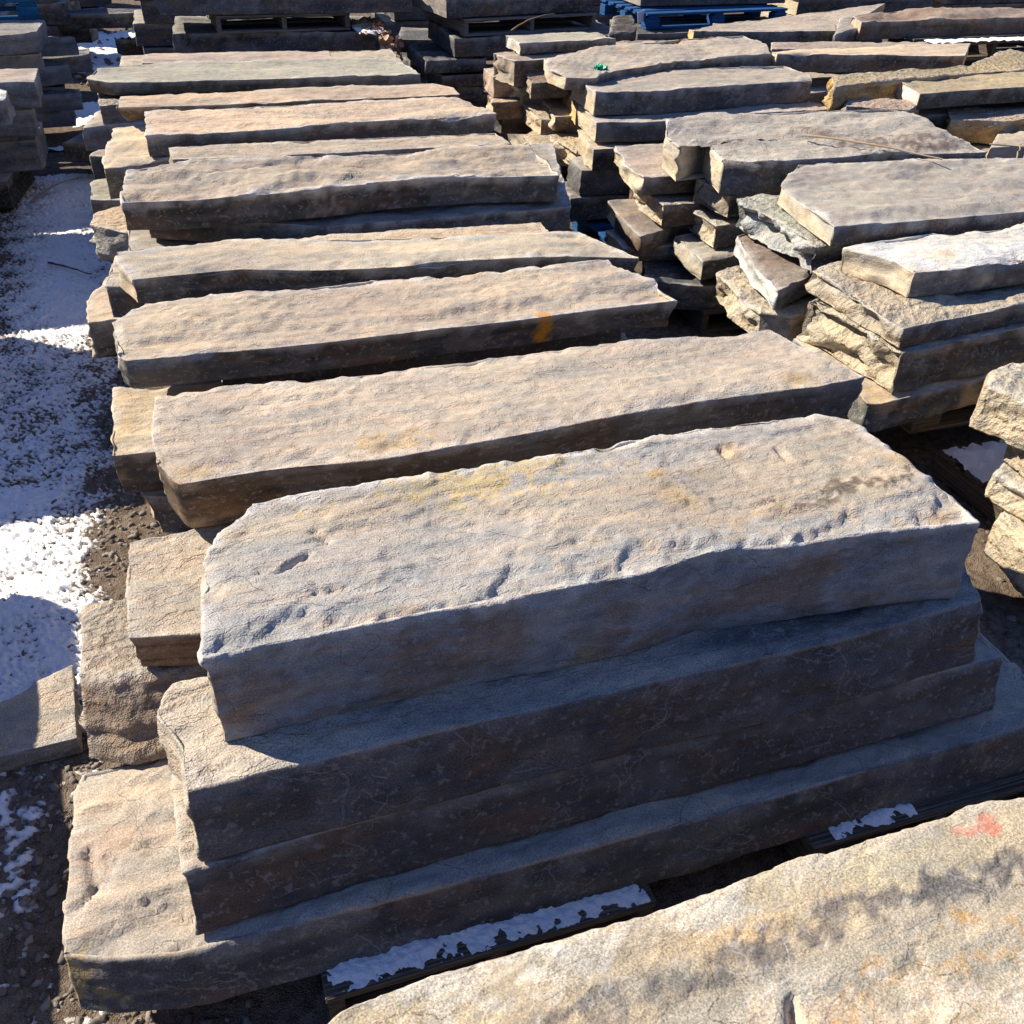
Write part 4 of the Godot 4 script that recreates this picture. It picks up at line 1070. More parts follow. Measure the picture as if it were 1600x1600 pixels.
	slab("flagstone", "stone slab", "cream ended flagstone second below the flat pinkish one", "slabs and flagstones stacked in the right row",
		[2.359, -4.464, 2.454, -4.474, 3.5, -4.5], [3.5, -4.5, 3.5, -5.2], [2.376, -4.923, 2.529, -4.712, 3.5, -5.2], [2.359, -4.464, 2.376, -4.923], [0.6, 0.6, 0.6, 0.6], 0.12, {"top": TAN, "side": SLATE, "end": CREAM, "seed": 103, "r": 0.02, "rough": 1.6, "broken": true, "ragged": 0.035, "res": 0.024})
	slab("flagstone", "stone slab", "grey flagstone end with a bright broken rim under the notched slab", "slabs and flagstones stacked in the right row",
		[2.599, -4.217, 2.672, -4.221, 3.9, -4.2], [3.9, -4.2, 3.9, -4.7], [2.536, -4.48, 2.644, -4.514, 3.9, -4.7], [2.599, -4.217, 2.536, -4.48], [0.72, 0.72, 0.72, 0.72], 0.12, {"top": TAN, "side": SLATE, "end": CREAM, "seed": 104, "r": 0.02, "rough": 1.5, "broken": true, "ragged": 0.035, "res": 0.0233})
	slab("flagstone", "stone slab", "tan flagstone with a pitted sunlit end, third down under the notched slab", "slabs and flagstones stacked in the right row",
		[2.544, -4.217, 2.669, -4.227, 3.9, -4.15], [3.9, -4.15, 3.9, -4.7], [2.55, -4.689, 2.71, -4.676, 3.9, -4.7], [2.544, -4.217, 2.55, -4.689], [0.56, 0.56, 0.56, 0.56], 0.12, {"top": TAN, "side": SLATE, "end": CREAM, "seed": 105, "r": 0.02, "rough": 1.6, "broken": true, "ragged": 0.035, "res": 0.0236})
	slab("flagstone", "stone slab", "tilted brown flagstone with a bright left tip and a shadow across its face", "slabs and flagstones stacked in the right row",
		[2.235, -4.775, 2.221, -4.414, 2.561, -4.597, 3.1, -4.5], [3.1, -4.5, 3.1, -5.1], [2.236, -4.894, 2.45, -4.904, 3.1, -5.1], [2.235, -4.775, 2.236, -4.894], [0.47, 0.43, 0.5, 0.5], 0.09, {"top": BROWNT, "side": BROWNG, "end": CREAM, "seed": 106, "r": 0.012, "ragged": 0.035, "res": 0.0238})
	slab("flagstone", "stone slab", "lit edged flagstone under the tilted brown one", "slabs and flagstones stacked in the right row",
		[2.192, -4.534, 2.502, -4.499, 3.3, -4.5], [3.3, -4.5, 3.3, -5.1], [2.209, -4.817, 2.309, -4.847, 3.3, -5.1], [2.192, -4.534, 2.209, -4.817], [0.36, 0.36, 0.36, 0.36], 0.08, {"top": TAN, "side": SLATE, "end": CREAM, "seed": 107, "r": 0.012, "ragged": 0.035, "res": 0.024})
	slab("flagstone", "stone slab", "brown flagstone with pale front corner lowest under the notched slab", "slabs and flagstones stacked in the right row",
		[2.423, -4.084, 2.645, -4.139, 3.8, -4.1], [3.8, -4.1, 3.8, -4.7], [2.456, -4.474, 2.605, -4.5, 3.8, -4.7], [2.423, -4.084, 2.456, -4.474], [0.43, 0.43, 0.43, 0.43], 0.1, {"top": TAN, "side": GREENG, "end": TAN, "seed": 108, "r": 0.015, "ragged": 0.035, "res": 0.0232})
	slab("stone_slab", "stone slab", "big shaded slab at the foot of the notched slab stack", "slabs and flagstones stacked in the right row",
		[2.205, -4.281, 2.462, -4.165, 3.6, -4], [3.6, -4, 3.6, -4.8], [2.377, -4.656, 2.606, -4.682, 3.6, -4.8], [2.205, -4.281, 2.377, -4.656], [0.27, 0.27, 0.27, 0.27], 0.14, {"top": SLATE, "side": SLATE, "end": SLATE, "seed": 109, "r": 0.02, "step": 0.01, "levels": 6, "ragged": 0.02, "res": 0.0235})
	slab("flagstone", "stone slab", "top thin flagstone inside the notched slab stack", "slabs and flagstones stacked in the right row",
		[2.945, -4.399, 4.1, -4.413], [4.1, -4.413, 4.1, -4.95], [2.902, -4.95, 4.1, -4.95], [2.945, -4.399, 2.902, -4.95], [0.72, 0.72, 0.72, 0.72], 0.0861812, {"top": PINK, "side": SLATE, "end": CREAM, "seed": 436, "r": 0.012, "rough": 1.3, "broken": true, "res": 0.03, "ragged": 0.035})
	slab("flagstone", "stone slab", "second thin flagstone inside the notched slab stack", "slabs and flagstones stacked in the right row",
		[2.829, -4.443, 4.1, -4.416], [4.1, -4.416, 4.1, -4.95], [2.807, -4.95, 4.1, -4.95], [2.829, -4.443, 2.807, -4.95], [0.627819, 0.627819, 0.627819, 0.627819], 0.0838596, {"top": CREAM, "side": GREYB, "end": CREAM, "seed": 434, "r": 0.012, "rough": 1.3, "broken": true, "res": 0.03, "ragged": 0.035})
	slab("flagstone", "stone slab", "third thin flagstone inside the notched slab stack", "slabs and flagstones stacked in the right row",
		[2.773, -4.35, 4.1, -4.359], [4.1, -4.359, 4.1, -4.95], [2.876, -4.95, 4.1, -4.95], [2.773, -4.35, 2.876, -4.95], [0.537959, 0.537959, 0.537959, 0.537959], 0.0778394, {"top": PINK, "side": BROWNG, "end": CREAM, "seed": 432, "r": 0.012, "rough": 1.3, "broken": true, "res": 0.03, "ragged": 0.035})
	slab("flagstone", "stone slab", "fourth thin flagstone inside the notched slab stack", "slabs and flagstones stacked in the right row",
		[2.797, -4.43, 4.1, -4.37], [4.1, -4.37, 4.1, -4.95], [2.803, -4.95, 4.1, -4.95], [2.797, -4.43, 2.803, -4.95], [0.45412, 0.45412, 0.45412, 0.45412], 0.0481198, {"top": PINK, "side": BROWNG, "end": CREAM, "seed": 431, "r": 0.012, "rough": 1.3, "broken": true, "res": 0.03, "ragged": 0.035})
	slab("stone_slab", "stone slab", "grey slab with a broken step across its top and a tall dark face", "slabs and flagstones stacked in the right row",
		[2.449, -5.692, 2.854, -5.656, 3.188, -5.687, 3.686, -5.75, 4.024, -5.751], [4.024, -5.751, 4.127, -5.974, 4.088, -6.212], [2.484, -6.161, 3.102, -6.2, 3.155, -6.233, 3.717, -6.227, 4.088, -6.212], [2.449, -5.692, 2.484, -6.161], [0.9, 0.9, 0.9, 0.9], 0.14, {"top": GREYT, "side": BLUEGREYD, "end": CREAM, "seed": 121, "r": 0.025, "pale": 0.7, "step": 0.006, "ragged": 0.02, "res": 0.0291})
	slab("stone_slab", "stone slab", "dark faced slab under the grey slab with the step", "slabs and flagstones stacked in the right row",
		[2.418, -5.574, 2.689, -5.522, 4.1, -5.6], [4.1, -5.6, 4.1, -6.2], [2.467, -5.974, 4.1, -6.2], [2.418, -5.574, 2.467, -5.974], [0.755, 0.755, 0.755, 0.755], 0.12, {"top": GREYT, "side": BLUEGREYD, "end": CREAM, "seed": 122, "r": 0.025, "pale": 0.7, "ledge": [0.007, 0.045, 0.05], "ragged": 0.02, "res": 0.0283})
	slab("flagstone", "stone slab", "small flagstone with white lit end under the dark faced slab", "slabs and flagstones stacked in the right row",
		[2.375, -5.481, 2.515, -5.481, 3.9, -5.4], [3.9, -5.4, 3.9, -6], [2.451, -5.919, 2.556, -5.946, 3.9, -6], [2.375, -5.481, 2.451, -5.919], [0.62, 0.62, 0.62, 0.62], 0.13, {"top": CREAM, "side": DARK, "end": CREAM, "seed": 123, "r": 0.012, "ragged": 0.035, "res": 0.0278})
	slab("flagstone", "stone slab", "shaded thick flagstone low beside the gap, fourth right stack", "slabs and flagstones stacked in the right row",
		[2.33, -5.541, 2.7, -5.503, 3.8, -5.3], [3.8, -5.3, 3.8, -6.1], [2.35, -5.79, 3.8, -6.1], [2.33, -5.541, 2.35, -5.79], [0.48, 0.48, 0.48, 0.48], 0.16, {"top": GREY, "side": SLATE, "end": SLATE, "seed": 124, "r": 0.015, "ragged": 0.035, "res": 0.0278})
	slab("flagstone", "stone slab", "second shaded flagstone low beside the gap, fourth right stack", "slabs and flagstones stacked in the right row",
		[2.278, -5.539, 2.527, -5.548, 3.8, -5.3], [3.8, -5.3, 3.8, -6.1], [2.335, -5.862, 3.8, -6.1], [2.278, -5.539, 2.335, -5.862], [0.31, 0.31, 0.31, 0.31], 0.15, {"top": SLATE, "side": SLATE, "end": SLATE, "seed": 125, "r": 0.02, "ragged": 0.035, "res": 0.028})
	slab("stone_slab", "stone slab", "mottled grey slab with a rough yellow left end, behind the stepped slab", "slabs and flagstones stacked in the right row",
		[2.343, -5.926, 2.522, -5.878, 2.744, -6.071, 3.193, -6.225, 3.596, -6.292, 4.08, -6.377], [4.08, -6.377, 4.253, -6.814, 4.264, -7.102], [2.403, -6.494, 3.014, -6.836, 3.764, -7.061, 4.264, -7.102], [2.343, -5.926, 2.296, -6.123, 2.403, -6.494], [0.94, 0.94, 0.94, 0.94], 0.075, {"top": GREYT, "side": SLATE, "end": CREAM, "seed": 126, "r": 0.02, "step": 0.008, "levels": 5, "pale": 0.5, "spots": 0.1, "ledge": [0.007, 0.045, 0.05], "ragged": 0.02, "res": 0.0306})
	slab("flagstone", "stone slab", "flagstone with a yellow lit end wedged under the stepped slab", "slabs and flagstones stacked in the right row",
		[2.503, -6.114, 3.4, -5.85], [3.4, -5.85, 3.4, -6.3], [2.688, -6.935, 3.4, -6.3], [2.503, -6.114, 2.688, -6.935], [0.71, 0.71, 0.71, 0.71], 0.11, {"top": CREAM, "side": SLATE, "end": GOLDL, "seed": 127, "r": 0.012, "ragged": 0.035, "res": 0.03})
	slab("flagstone", "stone slab", "brown flagstone with a long cream left end below the mottled grey slab", "slabs and flagstones stacked in the right row",
		[2.298, -6.435, 2.505, -6.459, 3.4, -6.2], [3.4, -6.2, 3.4, -6.8], [2.374, -6.832, 2.579, -6.975, 3.4, -6.8], [2.298, -6.435, 2.374, -6.832], [0.8, 0.8, 0.8, 0.8], 0.1, {"top": BROWNT, "side": SLATE, "end": CREAM, "seed": 128, "r": 0.012, "rough": 1.3, "broken": true, "ragged": 0.035, "res": 0.0307})
	slab("flagstone", "stone slab", "tan flagstone with a curved sunlit end, mid height in the fourth right stack", "slabs and flagstones stacked in the right row",
		[2.42, -6.275, 2.627, -6.271, 3.3, -5.8], [3.3, -5.8, 3.3, -6.3], [2.519, -6.835, 2.677, -6.888, 3.3, -6.3], [2.42, -6.275, 2.519, -6.835], [0.62, 0.62, 0.62, 0.62], 0.09, {"top": TAN, "side": BROWNG, "end": CREAM, "seed": 129, "r": 0.012, "rough": 1.3, "ragged": 0.035, "res": 0.0301})
	slab("flagstone", "stone slab", "cream edged flagstone left of the curved sunlit one", "slabs and flagstones stacked in the right row",
		[2.361, -6.386, 2.458, -6.333, 3.2, -5.95], [3.2, -5.95, 3.2, -6.5], [2.385, -6.825, 2.49, -6.845, 3.2, -6.5], [2.361, -6.386, 2.385, -6.825], [0.58, 0.58, 0.58, 0.58], 0.12, {"top": CREAM, "side": SLATE, "end": CREAM, "seed": 130, "r": 0.015, "rough": 1.4, "broken": true, "ragged": 0.035, "res": 0.0302})
	slab("flagstone", "stone slab", "rough rusty flagstone low in the fourth right stack", "slabs and flagstones stacked in the right row",
		[2.405, -5.823, 2.516, -6.014, 3.3, -5.6], [3.3, -5.6, 3.3, -6.2], [2.378, -6.268, 2.513, -6.341, 3.3, -6.2], [2.405, -5.823, 2.378, -6.268], [0.5, 0.5, 0.5, 0.5], 0.11, {"top": CREAM, "side": BROWNT, "end": CREAM, "seed": 131, "r": 0.03, "rough": 1.8, "broken": true, "ragged": 0.035, "res": 0.0288})
	slab("flagstone", "stone slab", "knobbly cream stone lowest at the left of the fourth right stack", "slabs and flagstones stacked in the right row",
		[2.21, -6.036, 2.334, -6.103, 3, -5.8], [3, -5.8, 3, -6.3], [2.233, -6.365, 2.368, -6.525, 3, -6.3], [2.21, -6.036, 2.233, -6.365], [0.47, 0.47, 0.47, 0.47], 0.12, {"top": CREAM, "side": CREAM, "end": CREAM, "seed": 132, "r": 0.04, "rough": 1.8, "broken": true, "ragged": 0.035, "res": 0.029})
	slab("flagstone", "stone slab", "top thin flagstone inside the stepped grey slab stack", "slabs and flagstones stacked in the right row",
		[2.677, -5.758, 4, -5.809], [4, -5.809, 4, -6.5], [2.631, -6.5, 4, -6.5], [2.677, -5.758, 2.631, -6.5], [0.7, 0.7, 0.7, 0.7], 0.0686508, {"top": CREAM, "side": SLATE, "end": CREAM, "seed": 435, "r": 0.012, "rough": 1.3, "broken": true, "res": 0.03, "ragged": 0.035})
	slab("flagstone", "stone slab", "second thin flagstone inside the stepped grey slab stack", "slabs and flagstones stacked in the right row",
		[2.66, -5.898, 4, -5.844], [4, -5.844, 4, -6.5], [2.588, -6.5, 4, -6.5], [2.66, -5.898, 2.588, -6.5], [0.625349, 0.625349, 0.625349, 0.625349], 0.0884013, {"top": CREAM, "side": SLATE, "end": CREAM, "seed": 434, "r": 0.012, "rough": 1.3, "broken": true, "res": 0.03, "ragged": 0.035})
	slab("flagstone", "stone slab", "third thin flagstone inside the stepped grey slab stack", "slabs and flagstones stacked in the right row",
		[2.684, -5.814, 4, -5.826], [4, -5.826, 4, -6.5], [2.691, -6.5, 4, -6.5], [2.684, -5.814, 2.691, -6.5], [0.530948, 0.530948, 0.530948, 0.530948], 0.0905166, {"top": CREAM, "side": BROWNG, "end": CREAM, "seed": 432, "r": 0.012, "rough": 1.3, "broken": true, "res": 0.03, "ragged": 0.035})
	slab("flagstone", "stone slab", "fourth thin flagstone inside the stepped grey slab stack", "slabs and flagstones stacked in the right row",
		[2.596, -5.83, 4, -5.808], [4, -5.808, 4, -6.5], [2.561, -6.5, 4, -6.5], [2.596, -5.83, 2.561, -6.5], [0.434431, 0.434431, 0.434431, 0.434431], 0.0581337, {"top": TAN, "side": BROWNG, "end": CREAM, "seed": 430, "r": 0.012, "rough": 1.3, "broken": true, "res": 0.03, "ragged": 0.035})
	slab("flagstone", "stone slab", "fifth thin flagstone inside the stepped grey slab stack", "slabs and flagstones stacked in the right row",
		[2.633, -5.769, 4, -5.855], [4, -5.855, 4, -6.5], [2.664, -6.5, 4, -6.5], [2.633, -5.769, 2.664, -6.5], [0.370298, 0.370298, 0.370298, 0.370298], 0.0596033, {"top": CREAM, "side": GREYB, "end": CREAM, "seed": 430, "r": 0.012, "rough": 1.3, "broken": true, "res": 0.03, "ragged": 0.035})
	slab("flagstone", "stone slab", "sixth thin flagstone inside the stepped grey slab stack", "slabs and flagstones stacked in the right row",
		[2.596, -5.752, 4, -5.832], [4, -5.832, 4, -6.5], [2.575, -6.5, 4, -6.5], [2.596, -5.752, 2.575, -6.5], [0.304694, 0.304694, 0.304694, 0.304694], 0.0739441, {"top": BROWNT, "side": BROWNG, "end": CREAM, "seed": 430, "r": 0.012, "rough": 1.3, "broken": true, "res": 0.03, "ragged": 0.035})
	slab("stone_slab", "stone slab", "greenish slab with a bright square left end on the fifth right stack", "slabs and flagstones stacked in the right row",
		[2.354, -6.85, 2.692, -6.9, 3.116, -6.942], [3.116, -6.942, 3.109, -7.228], [2.342, -7.145, 2.706, -7.2, 3.109, -7.228], [2.354, -6.85, 2.342, -7.145], [0.97, 0.97, 0.97, 0.97], 0.072, {"top": GREENL, "side": GREENG, "end": WHITE, "seed": 141, "r": 0.012, "pale": 0.5, "ragged": 0.02, "res": 0.0321})
	slab("flagstone", "stone slab", "pinkish flagstone with a worn grey end under the bright ended greenish slab", "slabs and flagstones stacked in the right row",
		[2.26, -6.7, 2.487, -6.731, 3.6, -6.65], [3.6, -6.65, 3.6, -7.3], [2.202, -7, 2.317, -7.03, 3.6, -7.3], [2.26, -6.7, 2.202, -7], [0.89, 0.89, 0.89, 0.89], 0.17, {"top": PINK, "side": BROWNG, "end": GREYT, "seed": 142, "r": 0.03, "rough": 1.3, "ragged": 0.035, "res": 0.0317})
	slab("flagstone", "stone slab", "white crumbly stone under the worn grey end", "slabs and flagstones stacked in the right row",
		[2.343, -6.799, 2.401, -6.83, 3.3, -6.6], [3.3, -6.6, 3.3, -7.1], [2.28, -7.08, 2.393, -7.126, 3.3, -7.1], [2.343, -6.799, 2.28, -7.08], [0.69, 0.69, 0.69, 0.69], 0.09, {"top": WHITE, "side": WHITEG, "end": WHITE, "seed": 143, "r": 0.03, "rough": 1.8, "broken": true, "ragged": 0.035, "res": 0.0318})
	slab("flagstone", "stone slab", "pink slanted flagstone at the left of the fifth right stack", "slabs and flagstones stacked in the right row",
		[2.199, -6.952, 2.327, -6.931, 3.2, -6.95], [3.2, -6.95, 3.2, -7.4], [2.215, -7.257, 2.319, -7.286, 3.2, -7.4], [2.199, -6.952, 2.215, -7.257], [0.74, 0.74, 0.74, 0.74], 0.14, {"top": PINK, "side": PINK, "end": PINK, "seed": 144, "r": 0.015, "ragged": 0.035, "res": 0.0324})
	slab("flagstone", "stone slab", "brown fronted flagstone with two lit knobs, fifth right stack", "slabs and flagstones stacked in the right row",
		[2.15, -6.816, 2.42, -6.845, 3.1, -6.45], [3.1, -6.45, 3.1, -7], [2.183, -7.048, 2.541, -7.109, 3.1, -7], [2.15, -6.816, 2.183, -7.048], [0.6, 0.6, 0.6, 0.6], 0.12, {"top": CREAM, "side": BROWN, "end": CREAM, "seed": 145, "r": 0.025, "rough": 1.5, "broken": true, "ragged": 0.035, "res": 0.0316})
	slab("flagstone", "stone slab", "brown shaded flagstone lowest beside the peach slabs right ends", "slabs and flagstones stacked in the right row",
		[2.257, -6.945, 2.526, -6.933, 3, -6.3], [3, -6.3, 3, -6.9], [2.223, -7.106, 3, -6.9], [2.257, -6.945, 2.223, -7.106], [0.47, 0.47, 0.47, 0.47], 0.12, {"top": PINK, "side": BROWN, "end": SLATE, "seed": 146, "r": 0.015, "ragged": 0.035, "res": 0.0316})
	slab("flagstone", "stone slab", "top thin flagstone inside the bright ended greenish slab stack", "slabs and flagstones stacked in the right row",
		[2.512, -6.882, 3.9, -6.919], [3.9, -6.919, 3.9, -7.5], [2.522, -7.5, 3.9, -7.5], [2.512, -6.882, 2.522, -7.5], [0.84, 0.84, 0.84, 0.84], 0.0770483, {"top": BROWNT, "side": BROWNG, "end": CREAM, "seed": 442, "r": 0.012, "rough": 1.3, "broken": true, "res": 0.03, "ragged": 0.035})
	slab("flagstone", "stone slab", "second thin flagstone inside the bright ended greenish slab stack", "slabs and flagstones stacked in the right row",
		[2.732, -6.926, 3.9, -6.852], [3.9, -6.852, 3.9, -7.5], [2.74, -7.5, 3.9, -7.5], [2.732, -6.926, 2.74, -7.5], [0.756952, 0.756952, 0.756952, 0.756952], 0.0825026, {"top": BROWNT, "side": SLATE, "end": CREAM, "seed": 440, "r": 0.012, "rough": 1.3, "broken": true, "res": 0.03, "ragged": 0.035})
	slab("flagstone", "stone slab", "third thin flagstone inside the bright ended greenish slab stack", "slabs and flagstones stacked in the right row",
		[2.698, -6.828, 3.9, -6.874], [3.9, -6.874, 3.9, -7.5], [2.63, -7.5, 3.9, -7.5], [2.698, -6.828, 2.63, -7.5], [0.668449, 0.668449, 0.668449, 0.668449], 0.0675477, {"top": BROWNT, "side": GREYB, "end": CREAM, "seed": 439, "r": 0.012, "rough": 1.3, "broken": true, "res": 0.03, "ragged": 0.035})
	slab("flagstone", "stone slab", "fourth thin flagstone inside the bright ended greenish slab stack", "slabs and flagstones stacked in the right row",
		[2.558, -6.927, 3.9, -6.877], [3.9, -6.877, 3.9, -7.5], [2.569, -7.5, 3.9, -7.5], [2.558, -6.927, 2.569, -7.5], [0.594901, 0.594901, 0.594901, 0.594901], 0.0835689, {"top": PINK, "side": GREYB, "end": CREAM, "seed": 438, "r": 0.012, "rough": 1.3, "broken": true, "res": 0.03, "ragged": 0.035})
	slab("flagstone", "stone slab", "fifth thin flagstone inside the bright ended greenish slab stack", "slabs and flagstones stacked in the right row",
		[2.589, -6.932, 3.9, -6.86], [3.9, -6.86, 3.9, -7.5], [2.548, -7.5, 3.9, -7.5], [2.589, -6.932, 2.548, -7.5], [0.505332, 0.505332, 0.505332, 0.505332], 0.0542806, {"top": PINK, "side": SLATE, "end": CREAM, "seed": 437, "r": 0.012, "rough": 1.3, "broken": true, "res": 0.03, "ragged": 0.035})
	slab("flagstone", "stone slab", "sixth thin flagstone inside the bright ended greenish slab stack", "slabs and flagstones stacked in the right row",
		[2.543, -6.85, 3.9, -6.929], [3.9, -6.929, 3.9, -7.5], [2.493, -7.5, 3.9, -7.5], [2.543, -6.85, 2.493, -7.5], [0.445052, 0.445052, 0.445052, 0.445052], 0.0775203, {"top": PINK, "side": GREYB, "end": CREAM, "seed": 437, "r": 0.012, "rough": 1.3, "broken": true, "res": 0.03, "ragged": 0.035})
	slab("flagstone", "stone slab", "seventh thin flagstone inside the bright ended greenish slab stack", "slabs and flagstones stacked in the right row",
		[2.617, -6.847, 3.9, -6.871], [3.9, -6.871, 3.9, -7.5], [2.707, -7.5, 3.9, -7.5], [2.617, -6.847, 2.707, -7.5], [0.361531, 0.361531, 0.361531, 0.361531], 0.0761853, {"top": TAN, "side": GREYB, "end": CREAM, "seed": 436, "r": 0.012, "rough": 1.3, "broken": true, "res": 0.03, "ragged": 0.035})
	slab("flagstone", "stone slab", "eighth thin flagstone inside the bright ended greenish slab stack", "slabs and flagstones stacked in the right row",
		[2.516, -6.796, 3.9, -6.926], [3.9, -6.926, 3.9, -7.5], [2.568, -7.5, 3.9, -7.5], [2.516, -6.796, 2.568, -7.5], [0.279346, 0.279346, 0.279346, 0.279346], 0.0333461, {"top": PINK, "side": SLATE, "end": CREAM, "seed": 434, "r": 0.012, "rough": 1.3, "broken": true, "res": 0.03, "ragged": 0.035})
	slab("flagstone", "stone slab", "lowest hidden slab of the fifth right stack", "slabs and flagstones stacked in the right row",
		[2.5, -6.3, 3.9, -6.3], [3.9, -6.3, 3.9, -7.5], [2.5, -7.5, 3.9, -7.5], [2.5, -6.3, 2.5, -7.5], [0.34, 0.34, 0.34, 0.34], 0.2, {"top": GREY, "side": DARK, "seed": 148, "ragged": 0.035, "res": 0.0329})
	slab("stone_slab", "stone slab", "golden grey slab with a brilliant white cut left end", "slabs stacked in the far right row",
		[4.507, -5.278, 4.844, -5.309, 5.378, -5.329, 6.3, -5.3], [6.3, -5.3, 6.3, -5.8], [4.613, -5.712, 5.241, -5.793, 5.864, -5.867, 6.3, -5.8], [4.507, -5.278, 4.583, -5.541, 4.613, -5.712], [0.9, 0.9, 0.9, 0.9], 0.098, {"top": GOLDG, "side": GREENG, "end": WHITE, "seed": 161, "r": 0.012, "spots": 0.1, "ragged": 0.02, "res": 0.0329})
	slab("stone_slab", "stone slab", "yellowish slab with holes in its left end behind the white ended one", "slabs stacked in the far right row",
		[3.973, -5.438, 4.507, -5.61, 6.2, -5.75], [6.2, -5.75, 6.2, -6.4], [4.175, -5.763, 4.748, -5.854, 5.374, -5.883, 6.2, -6.4], [3.973, -5.438, 4.175, -5.763], [0.92, 0.92, 0.92, 0.92], 0.14, {"top": GOLDG, "side": GOLDL, "end": GOLDL, "seed": 162, "r": 0.03, "rough": 2, "bump_side": 2.2, "broken": true, "ragged": 0.035, "res": 0.0327})
	slab("stone_slab", "stone slab", "long dark faced slab seen edge on behind the stepped grey slab", "slabs stacked in the far right row",
		[4.098, -6.342, 4.497, -6.26, 4.97, -6.167, 5.491, -6.066], [5.491, -6.066, 5.9, -6.5], [4.111, -6.433, 5.9, -6.5], [4.098, -6.342, 4.111, -6.433], [0.95, 0.95, 0.95, 0.95], 0.118, {"top": CREAM, "side": BLUEGREYD, "end": CREAM, "seed": 163, "r": 0.02, "ragged": 0.02, "res": 0.0338})
	slab("stone_slab", "stone slab", "orange rough ended slab at the right edge of the far right row", "slabs stacked in the far right row",
		[4.742, -5.214, 5.069, -5.086, 5.252, -5.117, 6.3, -5], [6.3, -5, 6.3, -5.5], [4.883, -5.427, 4.995, -5.424, 5.494, -5.386, 6.3, -5.5], [4.742, -5.214, 4.883, -5.427], [0.75, 0.75, 0.75, 0.75], 0.14, {"top": PEACH, "side": GOLDL, "end": GOLDL, "seed": 164, "r": 0.03, "rough": 1.8, "bump_side": 1.8, "broken": true, "ragged": 0.035, "res": 0.0322})
	slab("flagstone", "stone slab", "dark flagstone under the white ended slab", "slabs stacked in the far right row",
		[4.585, -5.388, 5.9, -5.2], [5.9, -5.2, 5.9, -5.9], [4.647, -5.64, 5.9, -5.9], [4.585, -5.388, 4.647, -5.64], [0.74, 0.74, 0.74, 0.74], 0.14, {"top": GREY, "side": DARK, "end": TAN, "seed": 165, "ragged": 0.035, "res": 0.0326})
	slab("flagstone", "stone slab", "pale flagstone with dry twigs on it at the right frame edge", "slabs stacked in the far right row",
		[4.72, -4.788, 4.988, -4.791, 6.2, -4.3], [6.2, -4.3, 6.2, -4.75], [5.035, -5.072, 5.259, -5.092, 6.2, -4.75], [4.72, -4.788, 5.035, -5.072], [0.68, 0.68, 0.68, 0.68], 0.12, {"top": CREAMG, "side": CREAM, "end": CREAM, "seed": 166, "r": 0.03, "ragged": 0.035, "res": 0.031})
	slab("flagstone", "stone slab", "pinkish crumbled flagstone behind the notched slab", "slabs stacked in the far right row",
		[4.02, -5.338, 4.222, -5.234, 4.368, -5.173], [4.368, -5.173, 4.591, -5.337], [4.163, -5.52, 4.29, -5.534, 4.591, -5.337], [4.02, -5.338, 4.163, -5.52], [0.83, 0.83, 0.83, 0.83], 0.12, {"top": PINK, "side": PINK, "end": PINK, "seed": 167, "rough": 1.5, "broken": true, "ragged": 0.035, "res": 0.0294})
	slab("stone_slab", "stone slab", "covered lower slab of the far right row behind the notched slab", "slabs stacked in the far right row",
		[4.45, -5, 6.3, -5], [6.3, -5, 6.3, -6.6], [4.45, -6.6, 6.3, -6.6], [4.45, -5, 4.45, -6.6], [0.6, 0.6, 0.6, 0.6], 0.45, {"top": GREY, "side": DARK, "seed": 168, "ledge": [0.007, 0.045, 0.05], "res": 0.06})
	slab("flagstone", "stone slab", "dark slab between the stepped grey slab and the holed yellowish one", "slabs stacked in the far right row",
		[3.955, -6.138, 4.594, -6.184, 5, -5.7], [5, -5.7, 5, -6.6], [4.546, -6.849, 5, -6.6], [3.955, -6.138, 4.546, -6.849], [0.72, 0.72, 0.72, 0.72], 0.12, {"top": GREY, "side": SLATE, "end": SLATE, "seed": 169, "ragged": 0.035, "res": 0.0334})
	slab("stone_slab", "stone slab", "tan slab with broken right end behind the long dark faced slab", "slabs stacked in the far right row",
		[4.163, -6.52, 4.626, -6.454, 5.396, -6.344], [5.396, -6.344, 5.565, -6.575], [4.271, -6.702, 4.778, -6.683, 5.565, -6.575], [4.163, -6.52, 4.271, -6.702], [0.95, 0.95, 0.95, 0.95], 0.1, {"top": PINK, "side": BROWNG, "end": TAN, "seed": 170, "r": 0.015, "ledge": [0.007, 0.045, 0.05], "ragged": 0.02, "res": 0.0345})
	slab("stone_slab", "stone slab", "dark slab with a thin sunlit left corner below the blue pallet", "slabs stacked in the far right row",
		[3.908, -7.251, 4.519, -7.174, 5.183, -7.148], [5.183, -7.148, 6.5, -8.4], [3.912, -7.335, 6.5, -8.4], [3.908, -7.251, 3.912, -7.335], [0.95, 0.95, 0.95, 0.95], 0.16, {"top": GREYT, "side": GREENG, "end": GOLDL, "seed": 171, "r": 0.015, "ragged": 0.02, "res": 0.0376})
	slab("stone_slab", "stone slab", "thick brown slab with bark like top at the upper right corner", "slabs stacked in the far right row",
		[5.155, -6.89, 5.788, -6.906, 6.776, -6.95, 8, -7.2], [8, -7.2, 8, -7.9], [5.22, -7.121, 5.95, -7.361, 7.161, -7.375, 8, -7.9], [5.155, -6.89, 5.22, -7.121], [1.05, 1.05, 1.05, 1.05], 0.13, {"top": BROWNT, "side": BROWNL, "end": CREAM, "seed": 172, "r": 0.015, "rough": 1.5, "step": 0.012, "ledge": [0.007, 0.045, 0.05], "ragged": 0.02, "res": 0.0411})
